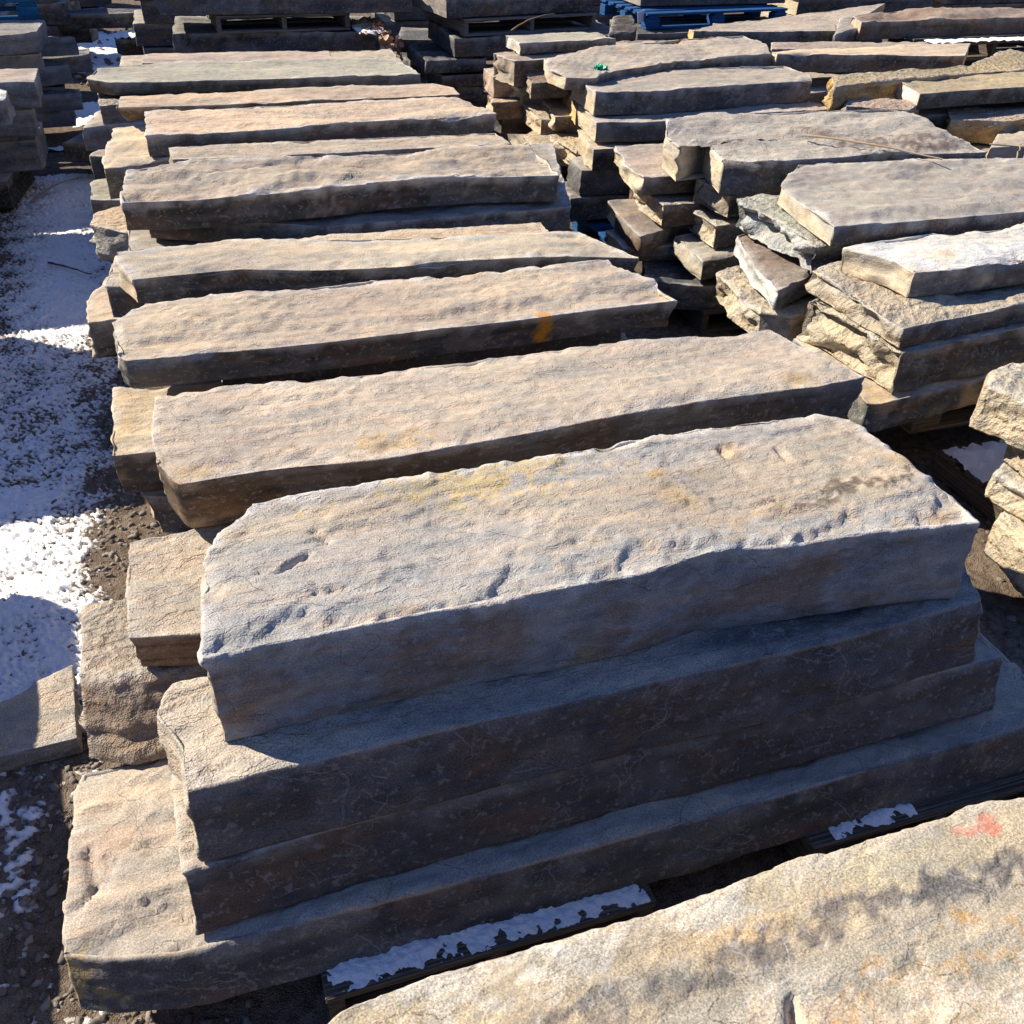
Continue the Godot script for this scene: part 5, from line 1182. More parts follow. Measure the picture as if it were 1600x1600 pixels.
	slab("stone_slab", "stone slab", "dark blunt rock left of the thick brown slab", "slabs stacked in the far right row",
		[4.838, -6.743, 5.221, -6.973], [5.221, -6.973, 5.564, -7.418], [5.324, -7.413, 5.564, -7.418], [4.838, -6.743, 5.324, -7.413], [1, 1, 1, 1], 0.22, {"top": GREY, "side": SLATE, "end": SLATE, "seed": 173, "r": 0.06, "rough": 1.5, "ragged": 0.02, "res": 0.0375})
	slab("stone_slab", "stone slab", "base slab under the blue pallet", "stacks at the back of the yard",
		[4.051, -8.562, 4.557, -8.562, 5.8, -8.4], [5.8, -8.4, 5.8, -9.3], [4.1, -9.3, 5.8, -9.3], [4.051, -8.562, 4.1, -9.3], [0.72, 0.72, 0.72, 0.72], 0.16, {"top": SLATE, "side": SLATE, "seed": 174, "ledge": [0.007, 0.045, 0.05], "res": 0.0428})
	slab("stone_slab", "stone slab", "covered lower slab under the blue pallet", "stacks at the back of the yard",
		[4.3, -8.4, 6.3, -8.3], [6.3, -8.3, 6.3, -9.3], [4.3, -9.3, 6.3, -9.3], [4.3, -8.4, 4.3, -9.3], [0.55, 0.55, 0.55, 0.55], 0.5, {"top": SLATE, "side": DARK, "seed": 175, "res": 0.06})
	slab("stone_slab", "stone slab", "covered low slab under the tan broken ended slab", "slabs stacked in the far right row",
		[4.6, -7.1, 6.2, -7.1], [6.2, -7.1, 6.2, -8.2], [4.6, -8.2, 6.2, -8.2], [4.6, -7.1, 4.6, -8.2], [0.84, 0.84, 0.84, 0.84], 0.7, {"top": SLATE, "side": DARK, "seed": 176, "ledge": [0.007, 0.045, 0.05], "res": 0.06})
	slab("stone_slab", "stone slab", "covered lower slab under the thick brown one", "slabs stacked in the far right row",
		[6, -7.6, 8.2, -7.4], [8.2, -7.4, 8.2, -8.3], [6, -8.3, 8.2, -8.3], [6, -7.6, 6, -8.3], [0.7, 0.7, 0.7, 0.7], 0.65, {"top": SLATE, "side": DARK, "seed": 177, "res": 0.06})
	slab("stone_slab", "stone slab", "dark slab on the blue pallet at the top edge", "stacks at the back of the yard",
		[4.259, -9.002, 5.831, -9.047], [5.831, -9.047, 5.81, -9.797], [4.238, -9.752, 5.81, -9.797], [4.259, -9.002, 4.238, -9.752], [1.03, 1.03, 1.03, 1.03], 0.16, {"top": GREY, "side": SLATE, "seed": 178, "ledge": [0.007, 0.045, 0.05], "res": 0.0451})
	slab("boulder", "boulder", "round dark boulder left of the blue pallet", "stacks at the back of the yard",
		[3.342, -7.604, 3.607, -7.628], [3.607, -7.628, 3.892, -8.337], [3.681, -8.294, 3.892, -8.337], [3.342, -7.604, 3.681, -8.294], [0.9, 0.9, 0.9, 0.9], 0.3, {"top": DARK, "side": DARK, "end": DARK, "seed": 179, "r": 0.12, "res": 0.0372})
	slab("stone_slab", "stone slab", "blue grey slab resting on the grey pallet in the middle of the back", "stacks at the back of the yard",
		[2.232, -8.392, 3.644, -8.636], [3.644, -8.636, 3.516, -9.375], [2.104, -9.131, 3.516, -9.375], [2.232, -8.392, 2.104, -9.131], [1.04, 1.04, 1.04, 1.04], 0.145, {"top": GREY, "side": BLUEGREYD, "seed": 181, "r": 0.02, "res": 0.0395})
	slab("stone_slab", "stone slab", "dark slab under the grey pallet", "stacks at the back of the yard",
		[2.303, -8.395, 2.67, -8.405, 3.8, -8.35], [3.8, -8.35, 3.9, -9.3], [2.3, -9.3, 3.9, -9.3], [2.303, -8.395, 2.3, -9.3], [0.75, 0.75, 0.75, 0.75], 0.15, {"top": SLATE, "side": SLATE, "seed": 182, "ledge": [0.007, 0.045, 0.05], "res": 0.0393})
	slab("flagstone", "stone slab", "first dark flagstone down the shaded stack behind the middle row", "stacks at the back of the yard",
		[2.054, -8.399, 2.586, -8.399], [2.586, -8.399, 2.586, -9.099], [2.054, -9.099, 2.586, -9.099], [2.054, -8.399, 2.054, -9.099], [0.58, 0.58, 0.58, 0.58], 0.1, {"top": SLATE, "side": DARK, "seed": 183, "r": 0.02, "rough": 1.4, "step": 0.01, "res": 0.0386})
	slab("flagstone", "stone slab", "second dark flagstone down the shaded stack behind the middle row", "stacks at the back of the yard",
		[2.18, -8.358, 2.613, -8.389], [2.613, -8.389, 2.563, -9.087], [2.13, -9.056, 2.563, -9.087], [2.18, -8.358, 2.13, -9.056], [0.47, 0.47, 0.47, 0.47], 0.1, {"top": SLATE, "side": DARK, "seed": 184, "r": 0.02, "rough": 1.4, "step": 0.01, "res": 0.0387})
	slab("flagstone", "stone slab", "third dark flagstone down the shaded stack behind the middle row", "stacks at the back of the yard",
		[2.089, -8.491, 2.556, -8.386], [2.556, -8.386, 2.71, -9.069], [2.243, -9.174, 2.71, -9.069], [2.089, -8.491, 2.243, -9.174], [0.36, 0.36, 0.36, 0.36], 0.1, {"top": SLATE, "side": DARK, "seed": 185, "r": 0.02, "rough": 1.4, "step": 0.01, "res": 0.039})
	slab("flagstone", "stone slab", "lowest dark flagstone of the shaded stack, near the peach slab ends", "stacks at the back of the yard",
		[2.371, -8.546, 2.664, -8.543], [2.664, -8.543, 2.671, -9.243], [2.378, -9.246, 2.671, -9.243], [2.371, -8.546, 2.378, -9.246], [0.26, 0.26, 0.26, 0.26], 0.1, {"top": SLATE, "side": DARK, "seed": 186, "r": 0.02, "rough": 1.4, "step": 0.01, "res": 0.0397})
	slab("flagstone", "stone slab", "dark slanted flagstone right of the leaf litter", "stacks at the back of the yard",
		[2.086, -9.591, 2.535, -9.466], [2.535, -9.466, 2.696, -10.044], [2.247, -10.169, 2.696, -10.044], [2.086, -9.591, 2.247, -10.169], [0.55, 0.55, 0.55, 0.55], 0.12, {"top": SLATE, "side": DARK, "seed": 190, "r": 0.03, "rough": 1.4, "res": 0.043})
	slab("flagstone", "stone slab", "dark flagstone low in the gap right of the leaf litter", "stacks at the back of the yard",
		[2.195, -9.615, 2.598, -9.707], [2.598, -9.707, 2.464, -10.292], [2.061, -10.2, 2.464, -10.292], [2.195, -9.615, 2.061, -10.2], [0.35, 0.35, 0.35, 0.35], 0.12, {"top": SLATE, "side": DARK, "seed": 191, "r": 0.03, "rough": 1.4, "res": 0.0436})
	slab("stone_slab", "stone slab", "top dark slab of the stack behind the upper left blue pallet", "stacks at the back of the yard",
		[-3.25, -10.03, -1.31, -10], [-1.31, -10, -1.298, -10.8], [-3.238, -10.83, -1.298, -10.8], [-3.25, -10.03, -3.238, -10.83], [0.95, 0.95, 0.95, 0.95], 0.194, {"top": GREY, "side": SLATE, "end": SLATE, "seed": 300, "res": 0.05, "ledge": [0.007, 0.045, 0.05]})
	slab("stone_slab", "stone slab", "second dark slab of the stack behind the upper left blue pallet", "stacks at the back of the yard",
		[-3.2, -9.97, -1.25, -10], [-1.25, -10, -1.262, -10.8], [-3.212, -10.77, -1.262, -10.8], [-3.2, -9.97, -3.212, -10.77], [0.75, 0.75, 0.75, 0.75], 0.194, {"top": TAN, "side": SLATE, "end": SLATE, "seed": 301, "res": 0.05})
	slab("stone_slab", "stone slab", "third dark slab of the stack behind the upper left blue pallet", "stacks at the back of the yard",
		[-3.15, -10, -1.19, -10], [-1.19, -10, -1.19, -10.8], [-3.15, -10.8, -1.19, -10.8], [-3.15, -10, -3.15, -10.8], [0.55, 0.55, 0.55, 0.55], 0.194, {"top": GREEN, "side": SLATE, "end": SLATE, "seed": 302, "res": 0.05, "ledge": [0.007, 0.045, 0.05]})
	slab("stone_slab", "stone slab", "fourth dark slab of the stack behind the upper left blue pallet", "stacks at the back of the yard",
		[-3.25, -10.03, -1.31, -10], [-1.31, -10, -1.298, -10.8], [-3.238, -10.83, -1.298, -10.8], [-3.25, -10.03, -3.238, -10.83], [0.35, 0.35, 0.35, 0.35], 0.194, {"top": GREY, "side": SLATE, "end": SLATE, "seed": 303, "res": 0.05})
	slab("stone_slab", "stone slab", "top dark slab of the second stack behind the upper left blue pallet", "stacks at the back of the yard",
		[-3.25, -11.63, -1.01, -11.6], [-1.01, -11.6, -0.999, -12.4], [-3.239, -12.43, -0.999, -12.4], [-3.25, -11.63, -3.239, -12.43], [1, 1, 1, 1], 0.194, {"top": TAN, "side": SLATE, "end": SLATE, "seed": 309, "res": 0.05})
	slab("stone_slab", "stone slab", "second dark slab of the second stack behind the upper left blue pallet", "stacks at the back of the yard",
		[-3.2, -11.57, -0.95, -11.6], [-0.95, -11.6, -0.961, -12.4], [-3.211, -12.37, -0.961, -12.4], [-3.2, -11.57, -3.211, -12.37], [0.8, 0.8, 0.8, 0.8], 0.194, {"top": GREEN, "side": SLATE, "end": SLATE, "seed": 310, "res": 0.05, "ledge": [0.007, 0.045, 0.05]})
	slab("stone_slab", "stone slab", "third dark slab of the second stack behind the upper left blue pallet", "stacks at the back of the yard",
		[-3.15, -11.6, -0.89, -11.6], [-0.89, -11.6, -0.89, -12.4], [-3.15, -12.4, -0.89, -12.4], [-3.15, -11.6, -3.15, -12.4], [0.6, 0.6, 0.6, 0.6], 0.194, {"top": GREY, "side": SLATE, "end": SLATE, "seed": 311, "res": 0.05})
	slab("stone_slab", "stone slab", "fourth dark slab of the second stack behind the upper left blue pallet", "stacks at the back of the yard",
		[-3.25, -11.63, -1.01, -11.6], [-1.01, -11.6, -0.999, -12.4], [-3.239, -12.43, -0.999, -12.4], [-3.25, -11.63, -3.239, -12.43], [0.4, 0.4, 0.4, 0.4], 0.194, {"top": TAN, "side": SLATE, "end": SLATE, "seed": 312, "res": 0.05, "ledge": [0.007, 0.045, 0.05]})
	slab("stone_slab", "stone slab", "fifth dark slab of the second stack behind the upper left blue pallet", "stacks at the back of the yard",
		[-3.2, -11.57, -0.95, -11.6], [-0.95, -11.6, -0.961, -12.4], [-3.211, -12.37, -0.961, -12.4], [-3.2, -11.57, -3.211, -12.37], [0.2, 0.2, 0.2, 0.2], 0.194, {"top": GREEN, "side": SLATE, "end": SLATE, "seed": 313, "res": 0.05})
	slab("stone_slab", "stone slab", "top dark slab of the third stack behind the upper left blue pallet", "stacks at the back of the yard",
		[-3.25, -13.23, -0.91, -13.2], [-0.91, -13.2, -0.9, -14], [-3.24, -14.03, -0.9, -14], [-3.25, -13.23, -3.24, -14.03], [1, 1, 1, 1], 0.194, {"top": GREEN, "side": SLATE, "end": SLATE, "seed": 318, "res": 0.05, "ledge": [0.007, 0.045, 0.05]})
	slab("stone_slab", "stone slab", "second dark slab of the third stack behind the upper left blue pallet", "stacks at the back of the yard",
		[-3.2, -13.17, -0.85, -13.2], [-0.85, -13.2, -0.86, -14], [-3.21, -13.97, -0.86, -14], [-3.2, -13.17, -3.21, -13.97], [0.8, 0.8, 0.8, 0.8], 0.194, {"top": GREY, "side": SLATE, "end": SLATE, "seed": 319, "res": 0.05})
	slab("stone_slab", "stone slab", "third dark slab of the third stack behind the upper left blue pallet", "stacks at the back of the yard",
		[-3.15, -13.2, -0.79, -13.2], [-0.79, -13.2, -0.79, -14], [-3.15, -14, -0.79, -14], [-3.15, -13.2, -3.15, -14], [0.6, 0.6, 0.6, 0.6], 0.194, {"top": TAN, "side": SLATE, "end": SLATE, "seed": 320, "res": 0.05, "ledge": [0.007, 0.045, 0.05]})
	slab("stone_slab", "stone slab", "fourth dark slab of the third stack behind the upper left blue pallet", "stacks at the back of the yard",
		[-3.25, -13.23, -0.91, -13.2], [-0.91, -13.2, -0.9, -14], [-3.24, -14.03, -0.9, -14], [-3.25, -13.23, -3.24, -14.03], [0.4, 0.4, 0.4, 0.4], 0.194, {"top": GREEN, "side": SLATE, "end": SLATE, "seed": 321, "res": 0.05})
	slab("stone_slab", "stone slab", "fifth dark slab of the third stack behind the upper left blue pallet", "stacks at the back of the yard",
		[-3.2, -13.17, -0.85, -13.2], [-0.85, -13.2, -0.86, -14], [-3.21, -13.97, -0.86, -14], [-3.2, -13.17, -3.21, -13.97], [0.2, 0.2, 0.2, 0.2], 0.194, {"top": GREY, "side": SLATE, "end": SLATE, "seed": 322, "res": 0.05, "ledge": [0.007, 0.045, 0.05]})
	slab("stone_slab", "stone slab", "top dark slab of the farthest left stack", "stacks at the back of the yard",
		[-2.45, -15.63, -0.66, -15.6], [-0.66, -15.6, -0.647, -16.4], [-2.437, -16.43, -0.647, -16.4], [-2.45, -15.63, -2.437, -16.43], [1, 1, 1, 1], 0.194, {"top": GREY, "side": SLATE, "end": SLATE, "seed": 327, "res": 0.05})
	slab("stone_slab", "stone slab", "second dark slab of the farthest left stack", "stacks at the back of the yard",
		[-2.4, -15.57, -0.6, -15.6], [-0.6, -15.6, -0.613, -16.4], [-2.413, -16.37, -0.613, -16.4], [-2.4, -15.57, -2.413, -16.37], [0.8, 0.8, 0.8, 0.8], 0.194, {"top": TAN, "side": SLATE, "end": SLATE, "seed": 328, "res": 0.05, "ledge": [0.007, 0.045, 0.05]})
	slab("stone_slab", "stone slab", "third dark slab of the farthest left stack", "stacks at the back of the yard",
		[-2.35, -15.6, -0.54, -15.6], [-0.54, -15.6, -0.54, -16.4], [-2.35, -16.4, -0.54, -16.4], [-2.35, -15.6, -2.35, -16.4], [0.6, 0.6, 0.6, 0.6], 0.194, {"top": GREEN, "side": SLATE, "end": SLATE, "seed": 329, "res": 0.05})
	slab("stone_slab", "stone slab", "fourth dark slab of the farthest left stack", "stacks at the back of the yard",
		[-2.45, -15.63, -0.66, -15.6], [-0.66, -15.6, -0.647, -16.4], [-2.437, -16.43, -0.647, -16.4], [-2.45, -15.63, -2.437, -16.43], [0.4, 0.4, 0.4, 0.4], 0.194, {"top": GREY, "side": SLATE, "end": SLATE, "seed": 330, "res": 0.05, "ledge": [0.007, 0.045, 0.05]})
	slab("stone_slab", "stone slab", "fifth dark slab of the farthest left stack", "stacks at the back of the yard",
		[-2.4, -15.57, -0.6, -15.6], [-0.6, -15.6, -0.613, -16.4], [-2.413, -16.37, -0.613, -16.4], [-2.4, -15.57, -2.413, -16.37], [0.2, 0.2, 0.2, 0.2], 0.194, {"top": TAN, "side": SLATE, "end": SLATE, "seed": 331, "res": 0.05})
	slab("stone_slab", "stone slab", "top dark slab of the stack behind the left back pallet", "stacks at the back of the yard",
		[-0.25, -10.63, 1.64, -10.6], [1.64, -10.6, 1.653, -11.4], [-0.237, -11.43, 1.653, -11.4], [-0.25, -10.63, -0.237, -11.43], [1.15, 1.15, 1.15, 1.15], 0.194, {"top": TAN, "side": SLATE, "end": SLATE, "seed": 336, "res": 0.05, "ledge": [0.007, 0.045, 0.05]})
	slab("stone_slab", "stone slab", "second dark slab of the stack behind the left back pallet", "stacks at the back of the yard",
		[-0.2, -10.57, 1.7, -10.6], [1.7, -10.6, 1.687, -11.4], [-0.213, -11.37, 1.687, -11.4], [-0.2, -10.57, -0.213, -11.37], [0.95, 0.95, 0.95, 0.95], 0.194, {"top": GREEN, "side": SLATE, "end": SLATE, "seed": 337, "res": 0.05})
	slab("stone_slab", "stone slab", "third dark slab of the stack behind the left back pallet", "stacks at the back of the yard",
		[-0.15, -10.6, 1.76, -10.6], [1.76, -10.6, 1.76, -11.4], [-0.15, -11.4, 1.76, -11.4], [-0.15, -10.6, -0.15, -11.4], [0.75, 0.75, 0.75, 0.75], 0.194, {"top": GREY, "side": SLATE, "end": SLATE, "seed": 338, "res": 0.05, "ledge": [0.007, 0.045, 0.05]})
	slab("stone_slab", "stone slab", "fourth dark slab of the stack behind the left back pallet", "stacks at the back of the yard",
		[-0.25, -10.63, 1.64, -10.6], [1.64, -10.6, 1.653, -11.4], [-0.237, -11.43, 1.653, -11.4], [-0.25, -10.63, -0.237, -11.43], [0.55, 0.55, 0.55, 0.55], 0.194, {"top": TAN, "side": SLATE, "end": SLATE, "seed": 339, "res": 0.05})
	slab("stone_slab", "stone slab", "fifth dark slab of the stack behind the left back pallet", "stacks at the back of the yard",
		[-0.2, -10.57, 1.7, -10.6], [1.7, -10.6, 1.687, -11.4], [-0.213, -11.37, 1.687, -11.4], [-0.2, -10.57, -0.213, -11.37], [0.35, 0.35, 0.35, 0.35], 0.194, {"top": GREEN, "side": SLATE, "end": SLATE, "seed": 340, "res": 0.05, "ledge": [0.007, 0.045, 0.05]})
	slab("stone_slab", "stone slab", "top dark slab of the stack behind the grey back pallet", "stacks at the back of the yard",
		[2.15, -10.53, 3.84, -10.5], [3.84, -10.5, 3.854, -11.3], [2.164, -11.33, 3.854, -11.3], [2.15, -10.53, 2.164, -11.33], [1.15, 1.15, 1.15, 1.15], 0.194, {"top": GREEN, "side": SLATE, "end": SLATE, "seed": 345, "res": 0.05})
	slab("stone_slab", "stone slab", "second dark slab of the stack behind the grey back pallet", "stacks at the back of the yard",
		[2.2, -10.47, 3.9, -10.5], [3.9, -10.5, 3.886, -11.3], [2.186, -11.27, 3.886, -11.3], [2.2, -10.47, 2.186, -11.27], [0.95, 0.95, 0.95, 0.95], 0.194, {"top": GREY, "side": SLATE, "end": SLATE, "seed": 346, "res": 0.05, "ledge": [0.007, 0.045, 0.05]})
	slab("stone_slab", "stone slab", "third dark slab of the stack behind the grey back pallet", "stacks at the back of the yard",
		[2.25, -10.5, 3.96, -10.5], [3.96, -10.5, 3.96, -11.3], [2.25, -11.3, 3.96, -11.3], [2.25, -10.5, 2.25, -11.3], [0.75, 0.75, 0.75, 0.75], 0.194, {"top": TAN, "side": SLATE, "end": SLATE, "seed": 347, "res": 0.05})
	slab("stone_slab", "stone slab", "fourth dark slab of the stack behind the grey back pallet", "stacks at the back of the yard",
		[2.15, -10.53, 3.84, -10.5], [3.84, -10.5, 3.854, -11.3], [2.164, -11.33, 3.854, -11.3], [2.15, -10.53, 2.164, -11.33], [0.55, 0.55, 0.55, 0.55], 0.194, {"top": GREEN, "side": SLATE, "end": SLATE, "seed": 348, "res": 0.05, "ledge": [0.007, 0.045, 0.05]})
	slab("stone_slab", "stone slab", "fifth dark slab of the stack behind the grey back pallet", "stacks at the back of the yard",
		[2.2, -10.47, 3.9, -10.5], [3.9, -10.5, 3.886, -11.3], [2.186, -11.27, 3.886, -11.3], [2.2, -10.47, 2.186, -11.27], [0.35, 0.35, 0.35, 0.35], 0.194, {"top": GREY, "side": SLATE, "end": SLATE, "seed": 349, "res": 0.05})
	slab("stone_slab", "stone slab", "top dark slab of the stack behind the blue back pallet", "stacks at the back of the yard",
		[4.25, -10.93, 6.14, -10.9], [6.14, -10.9, 6.153, -11.7], [4.263, -11.73, 6.153, -11.7], [4.25, -10.93, 4.263, -11.73], [1.2, 1.2, 1.2, 1.2], 0.194, {"top": GREY, "side": SLATE, "end": SLATE, "seed": 354, "res": 0.05, "ledge": [0.007, 0.045, 0.05]})
	slab("stone_slab", "stone slab", "second dark slab of the stack behind the blue back pallet", "stacks at the back of the yard",
		[4.3, -10.87, 6.2, -10.9], [6.2, -10.9, 6.187, -11.7], [4.287, -11.67, 6.187, -11.7], [4.3, -10.87, 4.287, -11.67], [1, 1, 1, 1], 0.194, {"top": TAN, "side": SLATE, "end": SLATE, "seed": 355, "res": 0.05})
	slab("stone_slab", "stone slab", "third dark slab of the stack behind the blue back pallet", "stacks at the back of the yard",
		[4.35, -10.9, 6.26, -10.9], [6.26, -10.9, 6.26, -11.7], [4.35, -11.7, 6.26, -11.7], [4.35, -10.9, 4.35, -11.7], [0.8, 0.8, 0.8, 0.8], 0.194, {"top": GREEN, "side": SLATE, "end": SLATE, "seed": 356, "res": 0.05, "ledge": [0.007, 0.045, 0.05]})
	slab("stone_slab", "stone slab", "fourth dark slab of the stack behind the blue back pallet", "stacks at the back of the yard",
		[4.25, -10.93, 6.14, -10.9], [6.14, -10.9, 6.153, -11.7], [4.263, -11.73, 6.153, -11.7], [4.25, -10.93, 4.263, -11.73], [0.6, 0.6, 0.6, 0.6], 0.194, {"top": GREY, "side": SLATE, "end": SLATE, "seed": 357, "res": 0.05})
	slab("stone_slab", "stone slab", "fifth dark slab of the stack behind the blue back pallet", "stacks at the back of the yard",
		[4.3, -10.87, 6.2, -10.9], [6.2, -10.9, 6.187, -11.7], [4.287, -11.67, 6.187, -11.7], [4.3, -10.87, 4.287, -11.67], [0.4, 0.4, 0.4, 0.4], 0.194, {"top": TAN, "side": SLATE, "end": SLATE, "seed": 358, "res": 0.05, "ledge": [0.007, 0.045, 0.05]})
	slab("stone_slab", "stone slab", "sixth dark slab of the stack behind the blue back pallet", "stacks at the back of the yard",
		[4.35, -10.9, 6.26, -10.9], [6.26, -10.9, 6.26, -11.7], [4.35, -11.7, 6.26, -11.7], [4.35, -10.9, 4.35, -11.7], [0.2, 0.2, 0.2, 0.2], 0.194, {"top": GREEN, "side": SLATE, "end": SLATE, "seed": 359, "res": 0.05})
	slab("stone_slab", "stone slab", "top grey slab stacked behind the bark topped brown slab", "stacks at the back of the yard",
		[6.25, -9.63, 7.94, -9.6], [7.94, -9.6, 7.954, -10.4], [6.264, -10.43, 7.954, -10.4], [6.25, -9.63, 6.264, -10.43], [1.2, 1.2, 1.2, 1.2], 0.174, {"top": TAN, "side": SLATE, "end": CREAM, "seed": 363, "res": 0.05})
	slab("stone_slab", "stone slab", "second grey slab stacked behind the bark topped brown slab", "stacks at the back of the yard",
		[6.3, -9.57, 8, -9.6], [8, -9.6, 7.986, -10.4], [6.286, -10.37, 7.986, -10.4], [6.3, -9.57, 6.286, -10.37], [1.02, 1.02, 1.02, 1.02], 0.174, {"top": GREEN, "side": SLATE, "end": CREAM, "seed": 364, "res": 0.05, "ledge": [0.007, 0.045, 0.05]})
	slab("stone_slab", "stone slab", "third grey slab stacked behind the bark topped brown slab", "stacks at the back of the yard",
		[6.35, -9.6, 8.06, -9.6], [8.06, -9.6, 8.06, -10.4], [6.35, -10.4, 8.06, -10.4], [6.35, -9.6, 6.35, -10.4], [0.84, 0.84, 0.84, 0.84], 0.174, {"top": GREY, "side": SLATE, "end": CREAM, "seed": 365, "res": 0.05})
	slab("stone_slab", "stone slab", "fourth grey slab stacked behind the bark topped brown slab", "stacks at the back of the yard",
		[6.25, -9.63, 7.94, -9.6], [7.94, -9.6, 7.954, -10.4], [6.264, -10.43, 7.954, -10.4], [6.25, -9.63, 6.264, -10.43], [0.66, 0.66, 0.66, 0.66], 0.174, {"top": TAN, "side": SLATE, "end": CREAM, "seed": 366, "res": 0.05, "ledge": [0.007, 0.045, 0.05]})
	slab("stone_slab", "stone slab", "fifth grey slab stacked behind the bark topped brown slab", "stacks at the back of the yard",
		[6.3, -9.57, 8, -9.6], [8, -9.6, 7.986, -10.4], [6.286, -10.37, 7.986, -10.4], [6.3, -9.57, 6.286, -10.37], [0.48, 0.48, 0.48, 0.48], 0.174, {"top": GREEN, "side": SLATE, "end": CREAM, "seed": 367, "res": 0.05})
	slab("stone_slab", "stone slab", "sixth grey slab stacked behind the bark topped brown slab", "stacks at the back of the yard",
		[6.35, -9.6, 8.06, -9.6], [8.06, -9.6, 8.06, -10.4], [6.35, -10.4, 8.06, -10.4], [6.35, -9.6, 6.35, -10.4], [0.3, 0.3, 0.3, 0.3], 0.174, {"top": GREY, "side": SLATE, "end": CREAM, "seed": 368, "res": 0.05, "ledge": [0.007, 0.045, 0.05]})
	slab("stone_slab", "stone slab", "top pale slab stacked at the far upper right corner", "stacks at the back of the yard",
		[8.15, -9.63, 10.14, -9.6], [10.14, -9.6, 10.152, -10.4], [8.162, -10.43, 10.152, -10.4], [8.15, -9.63, 8.162, -10.43], [1.15, 1.15, 1.15, 1.15], 0.194, {"top": GREEN, "side": SLATE, "end": CREAM, "seed": 372, "res": 0.05, "ledge": [0.007, 0.045, 0.05]})
	slab("stone_slab", "stone slab", "second pale slab stacked at the far upper right corner", "stacks at the back of the yard",
		[8.2, -9.57, 10.2, -9.6], [10.2, -9.6, 10.188, -10.4], [8.188, -10.37, 10.188, -10.4], [8.2, -9.57, 8.188, -10.37], [0.95, 0.95, 0.95, 0.95], 0.194, {"top": GREY, "side": SLATE, "end": CREAM, "seed": 373, "res": 0.05})
	slab("stone_slab", "stone slab", "third pale slab stacked at the far upper right corner", "stacks at the back of the yard",
		[8.25, -9.6, 10.26, -9.6], [10.26, -9.6, 10.26, -10.4], [8.25, -10.4, 10.26, -10.4], [8.25, -9.6, 8.25, -10.4], [0.75, 0.75, 0.75, 0.75], 0.194, {"top": TAN, "side": SLATE, "end": CREAM, "seed": 374, "res": 0.05, "ledge": [0.007, 0.045, 0.05]})
	slab("stone_slab", "stone slab", "fourth pale slab stacked at the far upper right corner", "stacks at the back of the yard",
		[8.15, -9.63, 10.14, -9.6], [10.14, -9.6, 10.152, -10.4], [8.162, -10.43, 10.152, -10.4], [8.15, -9.63, 8.162, -10.43], [0.55, 0.55, 0.55, 0.55], 0.194, {"top": GREEN, "side": SLATE, "end": CREAM, "seed": 375, "res": 0.05})
	slab("stone_slab", "stone slab", "fifth pale slab stacked at the far upper right corner", "stacks at the back of the yard",
		[8.2, -9.57, 10.2, -9.6], [10.2, -9.6, 10.188, -10.4], [8.188, -10.37, 10.188, -10.4], [8.2, -9.57, 8.188, -10.37], [0.35, 0.35, 0.35, 0.35], 0.194, {"top": GREY, "side": SLATE, "end": CREAM, "seed": 376, "res": 0.05, "ledge": [0.007, 0.045, 0.05]})
	slab("stone_slab", "stone slab", "top yellow slab at the far upper right corner", "stacks at the back of the yard",
		[9.55, -9.03, 11.54, -9], [11.54, -9, 11.552, -9.8], [9.562, -9.83, 11.552, -9.8], [9.55, -9.03, 9.562, -9.83], [0.75, 0.75, 0.75, 0.75], 0.194, {"top": GOLDL, "side": SLATE, "end": CREAM, "seed": 381, "res": 0.05})
	slab("stone_slab", "stone slab", "second yellow slab at the far upper right corner", "stacks at the back of the yard",
		[9.6, -8.97, 11.6, -9], [11.6, -9, 11.588, -9.8], [9.588, -9.77, 11.588, -9.8], [9.6, -8.97, 9.588, -9.77], [0.55, 0.55, 0.55, 0.55], 0.194, {"top": GOLDL, "side": SLATE, "end": CREAM, "seed": 382, "res": 0.05, "ledge": [0.007, 0.045, 0.05]})
	slab("stone_slab", "stone slab", "third yellow slab at the far upper right corner", "stacks at the back of the yard",
		[9.65, -9, 11.66, -9], [11.66, -9, 11.66, -9.8], [9.65, -9.8, 11.66, -9.8], [9.65, -9, 9.65, -9.8], [0.35, 0.35, 0.35, 0.35], 0.194, {"top": GOLDL, "side": SLATE, "end": CREAM, "seed": 383, "res": 0.05})
	slab("stone_slab", "stone slab", "slab with a slanted dark corner just below the blue pallet at upper left", "stones of the left stacks",
		[-2.6, -8, -1.041, -7.756, -0.886, -7.808, -0.818, -7.873], [-0.818, -7.873, -0.796, -8.313], [-2.6, -8.7, -1.09, -8.292, -0.796, -8.313], [-2.6, -8, -2.6, -8.7], [0.95, 0.95, 0.95, 0.95], 0.13, {"top": GREY, "side": BLUEGREY, "end": BLUEGREY, "seed": 200, "r": 0.025, "rough": 1.2, "ledge": [0.007, 0.045, 0.05], "res": 0.0349})
	slab("stone_slab", "stone slab", "sunlit topped flagstone third from the top of the left stack", "stones of the left stacks",
		[-2.6, -7.6, -1.104, -7.961, -0.845, -7.968], [-0.845, -7.968, -0.85, -8.108], [-2.6, -8.3, -1.126, -8.195, -0.85, -8.108], [-2.6, -7.6, -2.6, -8.3], [0.78, 0.78, 0.78, 0.78], 0.1, {"top": CREAM, "side": BLUEGREY, "end": BLUEGREY, "seed": 201, "r": 0.025, "rough": 1.2, "res": 0.0348})
